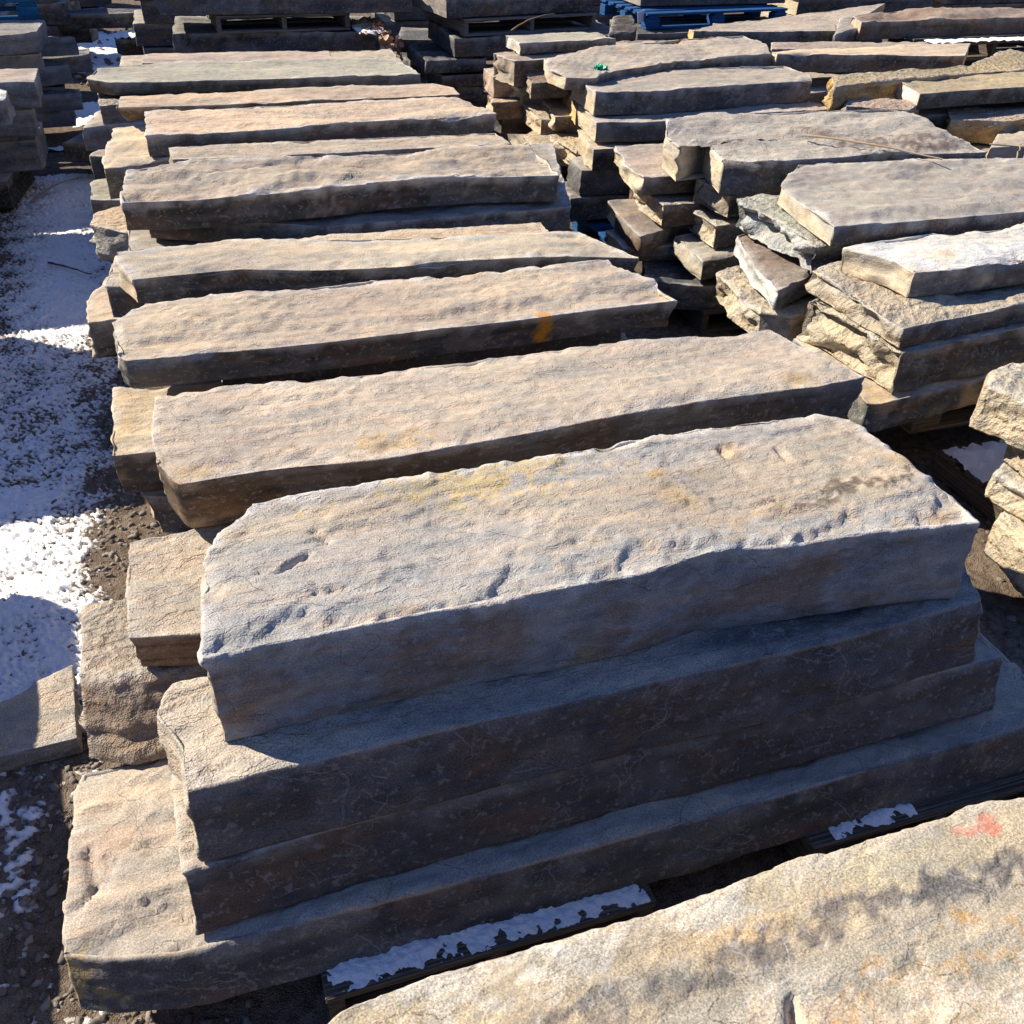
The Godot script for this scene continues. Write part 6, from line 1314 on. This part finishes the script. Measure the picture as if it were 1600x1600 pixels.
	slab("stone_slab", "stone slab", "pinkish topped square slab halfway down the left stack", "stones of the left stacks",
		[-2.4, -6.95, -1.021, -7.083, -0.82, -7.067], [-0.82, -7.067, -0.82, -7.416], [-2.4, -7.5, -1.057, -7.474, -0.82, -7.416], [-2.4, -6.95, -2.4, -7.5], [0.79, 0.79, 0.79, 0.79], 0.16, {"top": PINK, "side": BLUEGREY, "end": BLUEGREY, "seed": 202, "r": 0.025, "rough": 1.2, "ledge": [0.007, 0.045, 0.05], "res": 0.0316})
	slab("stone_slab", "stone slab", "left stack slab with a bright white sunlit corner", "stones of the left stacks",
		[-2.4, -6.55, -0.968, -6.529, -0.943, -6.557], [-0.943, -6.557, -0.951, -6.809], [-2.4, -7, -0.997, -6.852, -0.951, -6.809], [-2.4, -6.55, -2.4, -7], [0.8, 0.8, 0.8, 0.8], 0.14, {"top": WHITE, "side": BLUEGREY, "end": BLUEGREY, "seed": 203, "r": 0.025, "rough": 1.2, "res": 0.0294})
	slab("stone_slab", "stone slab", "slab with a thin sunlit line and rounded corner low in the left stack", "stones of the left stacks",
		[-2.4, -6.95, -1.061, -7.118, -0.879, -7.101], [-0.879, -7.101, -0.881, -7.241], [-2.4, -7.6, -1.038, -7.234, -0.881, -7.241], [-2.4, -6.95, -2.4, -7.6], [0.62, 0.62, 0.62, 0.62], 0.17, {"top": CREAM, "side": BLUEGREY, "end": BLUEGREY, "seed": 204, "r": 0.025, "rough": 1.2, "ledge": [0.007, 0.045, 0.05], "res": 0.0316})
	slab("stone_slab", "stone slab", "shaded block at the foot of the left stack by the frame edge", "stones of the left stacks",
		[-2.4, -6.7, -1.121, -7.171, -1.021, -7.166], [-1.021, -7.166, -1.024, -7.414], [-2.4, -7.4, -1.149, -7.473, -1.024, -7.414], [-2.4, -6.7, -2.4, -7.4], [0.44, 0.44, 0.44, 0.44], 0.2, {"top": GREY, "side": BLUEGREY, "end": BLUEGREY, "seed": 205, "r": 0.025, "rough": 1.2, "res": 0.0319})
	slab("stone_slab", "stone slab", "lower shaded slab set back in the left stack", "stones of the left stacks",
		[-2.3, -7.1, -0.912, -7.16], [-0.912, -7.16, -0.897, -7.612], [-2.3, -7.9, -0.897, -7.612], [-2.3, -7.1, -2.3, -7.9], [0.42, 0.42, 0.42, 0.42], 0.2, {"top": GREY, "side": BLUEGREY, "end": BLUEGREY, "seed": 206, "r": 0.025, "rough": 1.2, "ledge": [0.007, 0.045, 0.05], "res": 0.0328})
	slab("stone_slab", "stone slab", "bottom slab of the left stack, nearest the snow", "stones of the left stacks",
		[-2.3, -6.75, -1.121, -6.962], [-1.121, -6.962, -1.031, -7.576], [-2.3, -7.6, -1.031, -7.576], [-2.3, -6.75, -2.3, -7.6], [0.22, 0.22, 0.22, 0.22], 0.18, {"top": GREY, "side": DARK, "end": DARK, "seed": 207, "r": 0.025, "rough": 1.2, "res": 0.0322})
	slab("stone_slab", "stone slab", "rear shaded slab with square face right of the left stack", "stones of the left stacks",
		[-2.3, -8.75, -0.665, -8.996], [-0.665, -8.996, -0.696, -9.056], [-2.3, -9.3, -0.696, -9.056], [-2.3, -8.75, -2.3, -9.3], [0.72, 0.72, 0.72, 0.72], 0.13, {"top": SLATE, "side": BLUEGREY, "end": BLUEGREY, "seed": 208, "r": 0.025, "rough": 1.2, "ledge": [0.007, 0.045, 0.05], "res": 0.0389})
	slab("stone_slab", "stone slab", "rear shaded slab second down, right of the left stack", "stones of the left stacks",
		[-2.3, -8.6, -0.599, -9.173], [-0.599, -9.173, -0.606, -9.421], [-2.3, -9.3, -0.606, -9.421], [-2.3, -8.6, -2.3, -9.3], [0.56, 0.56, 0.56, 0.56], 0.13, {"top": SLATE, "side": BLUEGREY, "end": BLUEGREY, "seed": 209, "r": 0.025, "rough": 1.2, "res": 0.0394})
	slab("stone_slab", "stone slab", "rear shaded slab with pale edge third down, right of the left stack", "stones of the left stacks",
		[-2.3, -8.1, -0.75, -8.864], [-0.75, -8.864, -0.771, -9.018], [-2.3, -8.8, -0.771, -9.018], [-2.3, -8.1, -2.3, -8.8], [0.55, 0.55, 0.55, 0.55], 0.14, {"top": SLATE, "side": BLUEGREY, "end": BLUEGREY, "seed": 210, "r": 0.025, "rough": 1.2, "ledge": [0.007, 0.045, 0.05], "res": 0.0377})
	slab("stone_slab", "stone slab", "rear shaded block with worn rim fourth down, right of the left stack", "stones of the left stacks",
		[-2.3, -8, -0.958, -8.821, -0.809, -8.773], [-0.809, -8.773, -0.822, -8.961], [-2.3, -8.8, -0.822, -8.961], [-2.3, -8, -2.3, -8.8], [0.4, 0.4, 0.4, 0.4], 0.15, {"top": SLATE, "side": BLUEGREY, "end": BLUEGREY, "seed": 211, "r": 0.025, "rough": 1.2, "res": 0.0377})
	slab("stone_slab", "stone slab", "rear shaded block next to the worn rimmed block in the left stack", "stones of the left stacks",
		[-2.3, -8.4, -0.703, -8.763], [-0.703, -8.763, -0.713, -8.902], [-2.3, -9, -0.713, -8.902], [-2.3, -8.4, -2.3, -9], [0.36, 0.36, 0.36, 0.36], 0.13, {"top": SLATE, "side": BLUEGREY, "end": BLUEGREY, "seed": 212, "r": 0.025, "rough": 1.2, "ledge": [0.007, 0.045, 0.05], "res": 0.0381})
	slab("stone_slab", "stone slab", "rear low slab above the dark ground, right of the left stack", "stones of the left stacks",
		[-2.3, -8, -0.953, -8.741, -0.781, -8.709], [-0.781, -8.709, -0.794, -8.928], [-2.3, -8.8, -0.794, -8.928], [-2.3, -8, -2.3, -8.8], [0.24, 0.24, 0.24, 0.24], 0.12, {"top": SLATE, "side": BLUEGREY, "end": BLUEGREY, "seed": 213, "r": 0.025, "rough": 1.2, "res": 0.0377})
	slab("stone_slab", "stone slab", "long black looking slab lying across the far end of the aisle", "stacks at the back of the yard",
		[-1.024, -11.644, -0.224, -11.64], [-0.224, -11.64, -0.113, -11.877], [-1.056, -11.889, -0.113, -11.877], [-1.024, -11.644, -1.056, -11.889], [0.5, 0.5, 0.5, 0.5], 0.14, {"top": SLATE, "side": DARK, "seed": 230, "ledge": [0.007, 0.045, 0.05], "res": 0.05})
	slab("stone_slab", "stone slab", "second long dark slab under the one across the far aisle", "stacks at the back of the yard",
		[-1.089, -11.924, -0.726, -11.919], [-0.726, -11.919, -0.661, -12.148], [-1.121, -12.161, -0.661, -12.148], [-1.089, -11.924, -1.121, -12.161], [0.34, 0.34, 0.34, 0.34], 0.16, {"top": SLATE, "side": DARK, "seed": 231, "res": 0.0513})
	slab("stone_slab", "stone slab", "dark slab with snow on its top beside the snowy rubble at the far end", "stacks at the back of the yard",
		[-0.408, -11.348, -0.064, -11.409], [-0.064, -11.409, -0.072, -11.593], [-0.483, -11.536, -0.072, -11.593], [-0.408, -11.348, -0.483, -11.536], [0.3, 0.3, 0.3, 0.3], 0.16, {"top": SLATE, "side": DARK, "seed": 232, "ledge": [0.007, 0.045, 0.05], "res": 0.0488})
	slab("stone_slab", "stone slab", "upper slab of the farther left stack beside the snow, outside the view", "stones of the left stacks",
		[-2.82, -5.62, -1.12, -5.62], [-1.12, -5.62, -1.1, -6.57], [-2.82, -6.57, -1.1, -6.57], [-2.82, -5.62, -2.82, -6.57], [0.86, 0.86, 0.86, 0.86], 0.295, {"top": TAN, "side": SLATE, "end": GREY, "seed": 240, "res": 0.06, "ledge": [0.007, 0.045, 0.05]})
	slab("stone_slab", "stone slab", "middle slab of the farther left stack beside the snow, outside the view", "stones of the left stacks",
		[-2.82, -5.62, -1.15, -5.62], [-1.15, -5.62, -1.15, -6.57], [-2.82, -6.57, -1.15, -6.57], [-2.82, -5.62, -2.82, -6.57], [0.56, 0.56, 0.56, 0.56], 0.295, {"top": TAN, "side": SLATE, "end": GREY, "seed": 241, "res": 0.06})
	slab("stone_slab", "stone slab", "lower slab of the farther left stack beside the snow, outside the view", "stones of the left stacks",
		[-2.82, -5.62, -1.18, -5.62], [-1.18, -5.62, -1.2, -6.57], [-2.82, -6.57, -1.2, -6.57], [-2.82, -5.62, -2.82, -6.57], [0.26, 0.26, 0.26, 0.26], 0.255, {"top": TAN, "side": SLATE, "end": GREY, "seed": 242, "res": 0.06, "ledge": [0.007, 0.045, 0.05]})
	slab("stone_slab", "stone slab", "upper slab of the middle left stack beside the snow, outside the view", "stones of the left stacks",
		[-2.92, -3.87, -1.22, -3.87], [-1.22, -3.87, -1.2, -5.17], [-2.92, -5.17, -1.2, -5.17], [-2.92, -3.87, -2.92, -5.17], [0.86, 0.86, 0.86, 0.86], 0.295, {"top": TAN, "side": SLATE, "end": GREY, "seed": 245, "res": 0.06})
	slab("stone_slab", "stone slab", "middle slab of the middle left stack beside the snow, outside the view", "stones of the left stacks",
		[-2.92, -3.87, -1.25, -3.87], [-1.25, -3.87, -1.25, -5.17], [-2.92, -5.17, -1.25, -5.17], [-2.92, -3.87, -2.92, -5.17], [0.56, 0.56, 0.56, 0.56], 0.295, {"top": TAN, "side": SLATE, "end": GREY, "seed": 246, "res": 0.06, "ledge": [0.007, 0.045, 0.05]})
	slab("stone_slab", "stone slab", "lower slab of the middle left stack beside the snow, outside the view", "stones of the left stacks",
		[-2.92, -3.87, -1.28, -3.87], [-1.28, -3.87, -1.3, -5.17], [-2.92, -5.17, -1.3, -5.17], [-2.92, -3.87, -2.92, -5.17], [0.26, 0.26, 0.26, 0.26], 0.255, {"top": TAN, "side": SLATE, "end": GREY, "seed": 247, "res": 0.06})
	slab("stone_slab", "stone slab", "upper slab of the nearer left stack beside the snow, outside the view", "stones of the left stacks",
		[-2.94, -1.2, -1.24, -1.2], [-1.24, -1.2, -1.22, -3.13], [-2.94, -3.13, -1.22, -3.13], [-2.94, -1.2, -2.94, -3.13], [0.65, 0.65, 0.65, 0.65], 0.215, {"top": TAN, "side": SLATE, "end": GREY, "seed": 250, "res": 0.06, "ledge": [0.007, 0.045, 0.05]})
	slab("stone_slab", "stone slab", "middle slab of the nearer left stack beside the snow, outside the view", "stones of the left stacks",
		[-2.94, -1.2, -1.27, -1.2], [-1.27, -1.2, -1.27, -3.13], [-2.94, -3.13, -1.27, -3.13], [-2.94, -1.2, -2.94, -3.13], [0.43, 0.43, 0.43, 0.43], 0.215, {"top": TAN, "side": SLATE, "end": GREY, "seed": 251, "res": 0.06})
	slab("stone_slab", "stone slab", "lower slab of the nearer left stack beside the snow, outside the view", "stones of the left stacks",
		[-2.94, -1.2, -1.3, -1.2], [-1.3, -1.2, -1.32, -3.13], [-2.94, -3.13, -1.32, -3.13], [-2.94, -1.2, -2.94, -3.13], [0.21, 0.21, 0.21, 0.21], 0.205, {"top": TAN, "side": SLATE, "end": GREY, "seed": 252, "res": 0.06, "ledge": [0.007, 0.045, 0.05]})
	slab("stone_slab", "stone slab", "pale rust mottled slab with a red paint smear at the lower right corner", "long slabs stacked in the middle row",
		[-0.35, 0.3, 1.9, 0.3], [1.9, 0.3, 1.9, -0.66], [-0.05, -0.665, 0.026, -0.693, 0.12, -0.702, 0.276, -0.704, 0.48, -0.696, 0.629, -0.705, 0.821, -0.709, 1.007, -0.704, 1.104, -0.709, 1.17, -0.706, 1.211, -0.691, 1.9, -0.66], [-0.35, 0.3, -0.2, -0.3, -0.05, -0.665], [0.85, 0.85, 0.85, 0.85], 0.2, {"top": CREAMN, "side": SLATE, "seed": 251, "r": 0.04, "spots": 0.12, "spot": GOLDN, "step": 0.004, "patch": 0.55, "patch_col": Color(0.36, 0.335, 0.28), "pale": 0.3, "wave": 0.006, "cut": 1, "marks": [[Vector3(0.488, 0.850, -0.579), Vector3(0.170, 0.060, 0.022), Color(0.17, 0.155, 0.14), 0.75, 1.3], [Vector3(0.611, 0.850, -0.592), Vector3(0.170, 0.060, 0.022), Color(0.17, 0.155, 0.14), 0.75, 1.3], [Vector3(0.750, 0.850, -0.602), Vector3(0.170, 0.060, 0.022), Color(0.17, 0.155, 0.14), 0.75, 1.3], [Vector3(0.876, 0.850, -0.597), Vector3(0.170, 0.060, 0.022), Color(0.17, 0.155, 0.14), 0.75, 1.3], [Vector3(0.993, 0.850, -0.590), Vector3(0.170, 0.060, 0.022), Color(0.17, 0.155, 0.14), 0.75, 1.3], [Vector3(1.116, 0.850, -0.600), Vector3(0.170, 0.060, 0.022), Color(0.17, 0.155, 0.14), 0.75, 1.3], [Vector3(0.687, 0.850, -0.489), Vector3(0.090, 0.060, 0.035), Color(0.47, 0.3, 0.13), 0.55, 2.2], [Vector3(0.817, 0.850, -0.487), Vector3(0.090, 0.060, 0.035), Color(0.47, 0.3, 0.13), 0.55, 2.2], [Vector3(0.947, 0.850, -0.477), Vector3(0.090, 0.060, 0.035), Color(0.47, 0.3, 0.13), 0.55, 2.2], [Vector3(0.840, 0.850, -0.431), Vector3(0.090, 0.060, 0.035), Color(0.47, 0.3, 0.13), 0.55, 2.2], [Vector3(0.709, 0.850, -0.458), Vector3(0.090, 0.060, 0.035), Color(0.47, 0.3, 0.13), 0.55, 2.2], [Vector3(0.808, 0.850, -0.461), Vector3(0.090, 0.060, 0.040), Color(0.58, 0.55, 0.48), 0.5, 1.8], [Vector3(0.942, 0.850, -0.419), Vector3(0.090, 0.060, 0.040), Color(0.58, 0.55, 0.48), 0.5, 1.8], [Vector3(0.640, 0.850, -0.499), Vector3(0.090, 0.060, 0.040), Color(0.58, 0.55, 0.48), 0.5, 1.8], [Vector3(0.171, 0.850, -0.678), Vector3(0.090, 0.060, 0.040), Color(0.58, 0.55, 0.48), 0.5, 1.8], [Vector3(0.367, 0.850, -0.677), Vector3(0.090, 0.060, 0.040), Color(0.58, 0.55, 0.48), 0.5, 1.8], [Vector3(0.580, 0.850, -0.676), Vector3(0.090, 0.060, 0.040), Color(0.58, 0.55, 0.48), 0.5, 1.8], [Vector3(1.106, 0.850, -0.671), Vector3(0.028, 0.030, 0.012), Color(0.55, 0.14, 0.1), 0.6, 1.6], [Vector3(1.064, 0.850, -0.677), Vector3(0.020, 0.030, 0.008), Color(0.55, 0.15, 0.1), 0.5, 1.6]], "cracks": [[0.632, -0.506, 0.622, -0.481, 0.012, 0.02]], "res": 0.0075})
	slab("stone_slab", "stone slab", "covered slabs under the pale rust mottled slab", "lower slabs of the middle row stacks",
		[-0.2, 0.3, 1.8, 0.3], [1.8, 0.3, 1.8, -0.58], [-0.1, -0.58, 1.8, -0.58], [-0.2, 0.3, -0.1, -0.58], [0.64, 0.64, 0.64, 0.64], 0.5, {"top": GREY, "side": SLATE, "seed": 252, "res": 0.06, "ledge": [0.007, 0.045, 0.05]})

	# pallets
	var worn := Color(0.24, 0.20, 0.155)
	var blue := Color(0.04, 0.17, 0.46)
	pallet("snowy wooden pallet under the nearest stack, board sticking out at its foot", "pallets on the ground", Vector3(0.0, 0, -1.085), 0.79, 0.95, 0.0, worn)
	pallet("wooden pallet under the right part of the nearest stack, splintered board", "pallets on the ground", Vector3(1.235, 0, -1.1), 0.8, 0.95, 0.0, worn)
	pallet("wooden pallet with a snowy corner beside the right edge stones", "pallets on the ground", Vector3(2.82, 0, -1.7), 1.0, 0.92, 0.0, worn)
	pallet("block pallet carrying the tan stack at right", "pallets on the ground", Vector3(2.68, 0.203, -2.66), 1.15, 1.1, 0.0, worn, true)
	pallet("blue pallet corner in the dark gap under the right row", "pallets on the ground", Vector3(2.42, 0, -5.3), 1.2, 1.0, 0.0, blue, true)
	pallet("pallet under the stack of the notched slab", "pallets on the ground", Vector3(2.5, 0, -4.12), 1.2, 1.0, 0.0, worn)
	for z in [[-2.4, "slant cut slab"], [-3.1, "slab with the orange mark"], [-4.4, "cracked tan slab"], [-5.75, "peach slabs"], [-7.05, "far greenish slab"]]:
		pallet("shadowed pallet at the foot of the stack of the %s" % z[1], "pallets on the ground", Vector3(0.2, 0, z[0]), 1.1, 0.7, 0.0, worn, false, 4)
	pallet("grey wooden pallet on the left back stack, between two dark slabs", "pallets on the back stacks", Vector3(0.427, 0.745, -8.84), 1.1, 0.9, 0.04, worn.lightened(0.25))
	pallet("grey wooden pallet in the middle of the back, blue grey slab on it", "pallets on the back stacks", Vector3(2.396, 0.752, -8.41), 1.27, 0.9, 0.14, worn.lightened(0.2))
	pallet("blue painted pallet at the back, right of the grey one", "pallets on the back stacks", Vector3(4.19, 0.725, -8.68), 1.56, 0.9, 0.1, blue, true)
	pallet("bright blue pallet at the upper left corner on the left stack", "pallets on the back stacks", Vector3(-2.02, 0.952, -8.2), 1.2, 0.9, 0.12, Color(0.03, 0.20, 0.46), true)
	pallet("empty grey pallet with a snow dusted board at the upper right", "pallets on the back stacks", Vector3(5.62, 0.80, -6.6), 1.3, 0.5, 0.04, worn, false, 3)

	# snow on the things
	snow_on("snow on the pallet board at the foot of the nearest stack", Vector2(0.012, -1.19), Vector2(0.775, -1.09), 0.1335, 0.008, 0.04, 0.005, 1.0)
	snow_on("small snow rest on the splintered pallet board", Vector2(1.3, -1.2), Vector2(1.56, -1.105), 0.133, 0.01, -0.05, 0.006, 4.0)
	snow_on("snow on the pallet corner beside the right edge stones", Vector2(2.825, -2.61), Vector2(3.3, -2.36), 0.133, 0.012, 0.5, 0.012, 2.0)
	snow_on("snow on the dark slab at the far end of the aisle", Vector2(-0.46, -11.57), Vector2(-0.08, -11.37), 0.31, 0.02, 0.4, 0.02, 3.0)
	snow_on("snow lying on the back boards of the upper right pallet", Vector2(5.64, -6.72), Vector2(6.9, -6.6), 0.935, 0.01, 0.7, 0.03, 6.0)
	for p in [[-0.95, -13.6, -0.05, -11.3, 0.05], [-0.7, -15.2, -0.25, -14.0, 0.1], [-0.86, -10.0, -0.62, -9.2, 0.3], [-1.03, -8.52, -0.86, -8.42, 0.5]]:
		var o := mesh_node("snow_patch", sheet(p[0], p[1], p[2], p[3], 0.03, 0.03, func(x, z): return ground_height(x, z) + clampf(rounded(Vector2(x, z), Vector2(p[0], p[1]), Vector2(p[2], p[3]), 0.1) * 0.7 - 0.35 + p[4] + (0.55 if p[4] < 0.2 else 0.0) + n_snow.get_noise_2d(x * 0.6, z * 0.6) * 1.1, -1, 1) * 0.03, func(x, z): return Color.WHITE), snow_mat)
		tag(o, ["broken snow among rubble at the far end of the aisle", "snow at the top edge past the far end of the aisle", "shaded snow beside the far greenish slab", "thin strip of snow beside the left stack foot"][0 if p[4] < 0.08 else (1 if p[4] < 0.2 else (2 if p[4] < 0.4 else 3))], "snow", "", "stuff")

	# small things
	twig("thin dry stick lying across the notched brown slab", Vector3(3.12, 0.925, -4.45), Vector3(3.56, 0.93, -3.88), 0.006, 0.0035, Color(0.36, 0.28, 0.18), 0.012, 3)
	twig("short dark twig on the snow of the aisle", Vector3(-0.86, 0.03, -5.93), Vector3(-0.62, 0.035, -5.68), 0.006, 0.003, Color(0.09, 0.07, 0.055), 0.01, 4)
	twig("pale straw stalk along the edge of the aisle snow", Vector3(-1.03, 0.03, -7.1), Vector3(-0.74, 0.04, -7.55), 0.007, 0.004, Color(0.35, 0.29, 0.2), 0.03, 5)
	twig("longest dry twig on the pale flagstone at the right edge", Vector3(4.62, 0.70, -4.42), Vector3(5.0, 0.76, -4.72), 0.006, 0.003, Color(0.3, 0.24, 0.16), 0.02, 6)
	twig("dry twig crossing the longest one on the pale flagstone", Vector3(4.6, 0.74, -4.68), Vector3(4.98, 0.70, -4.4), 0.005, 0.003, Color(0.3, 0.24, 0.16), 0.02, 7)
	twig("thin upright twig at the left of the pale flagstone", Vector3(4.55, 0.69, -4.4), Vector3(4.66, 0.80, -4.5), 0.005, 0.002, Color(0.36, 0.3, 0.2), 0.01, 8)
	twig("bent dead stem hanging at the grey pallet in the back", Vector3(2.75, 0.80, -8.3), Vector3(3.15, 0.93, -8.3), 0.008, 0.003, Color(0.2, 0.13, 0.08), 0.03, 9)
	var scrap := mesh_node("plastic_scrap", sheet(-0.045, -0.035, 0.045, 0.035, 0.006, 0.006, func(x, z): return 0.022 + n_snow.get_noise_2d(x * 2.2, z * 2.2) * 0.035 - (x * x + z * z) * 6.0, func(x, z): return Color.WHITE), plain(Color(0.03, 0.42, 0.24), 0.35))
	scrap.position = Vector3(2.69, 0.915, -6.2)
	tag(scrap, "crumpled scrap of green plastic between the mottled and the stepped grey slab", "litter")
	var paper := mesh_node("paper_tag", bevel_box(Vector3(0.12, 0.09, 0.004), 0.001), plain(Color(0.62, 0.68, 0.74)))
	paper.position = Vector3(4.15, 0.83, -8.72)
	paper.rotation = Vector3(-0.1, 0.5, 0.15)
	tag(paper, "white paper tag at the left corner of the blue painted pallet", "paper")
	scatter("gravel", "loose gravel and stone crumbs on the dirt of the aisle", "gravel", pebble_mesh(), plain(Color(1, 1, 1), 0.95),
		scatter_spots(7000, 41, Vector3(-1.1, 0.0, -4.9), Vector3(-0.15, 0.002, -1.0), 0.0025, 0.016, 0.5, true), shades(7000, 42, Color(0.12, 0.105, 0.09), Color(0.30, 0.265, 0.235)))
	scatter("gravel", "loose gravel in the gap between the middle and the right row", "gravel", pebble_mesh(), plain(Color(1, 1, 1), 0.95),
		scatter_spots(900, 43, Vector3(1.8, 0.0, -3.0), Vector3(2.9, 0.002, -0.9), 0.003, 0.018, 0.5, true), shades(900, 44, Color(0.10, 0.085, 0.075), Color(0.26, 0.22, 0.185)))
	scatter("rubble", "brown stone rubble at the far end of the aisle", "rubble", pebble_mesh(), plain(Color(1, 1, 1), 0.95),
		scatter_spots(260, 45, Vector3(-1.1, 0.0, -15.5), Vector3(0.1, 0.02, -10.6), 0.015, 0.07, 0.5, true), shades(260, 46, Color(0.14, 0.11, 0.085), Color(0.34, 0.26, 0.19)))
	scatter("leaf_litter", "dry leaves with snow caught beside the left back pallet", "leaves", leaf_mesh(), plain(Color(1, 1, 1), 0.9),
		scatter_spots(110, 47, Vector3(1.56, 0.76, -9.1), Vector3(1.80, 0.80, -8.5), 0.05, 0.1, 0.7, false) + scatter_spots(45, 48, Vector3(1.70, 0.55, -8.5), Vector3(1.86, 0.75, -8.42), 0.05, 0.1, 1.4, false), shades(155, 49, Color(0.30, 0.14, 0.07), Color(0.55, 0.42, 0.30)))
	snow_on("snow among the dry leaves beside the left back pallet", Vector2(1.54, -9.1), Vector2(1.76, -8.55), 0.775, 0.02, 0.0, 0.015, 8.0)
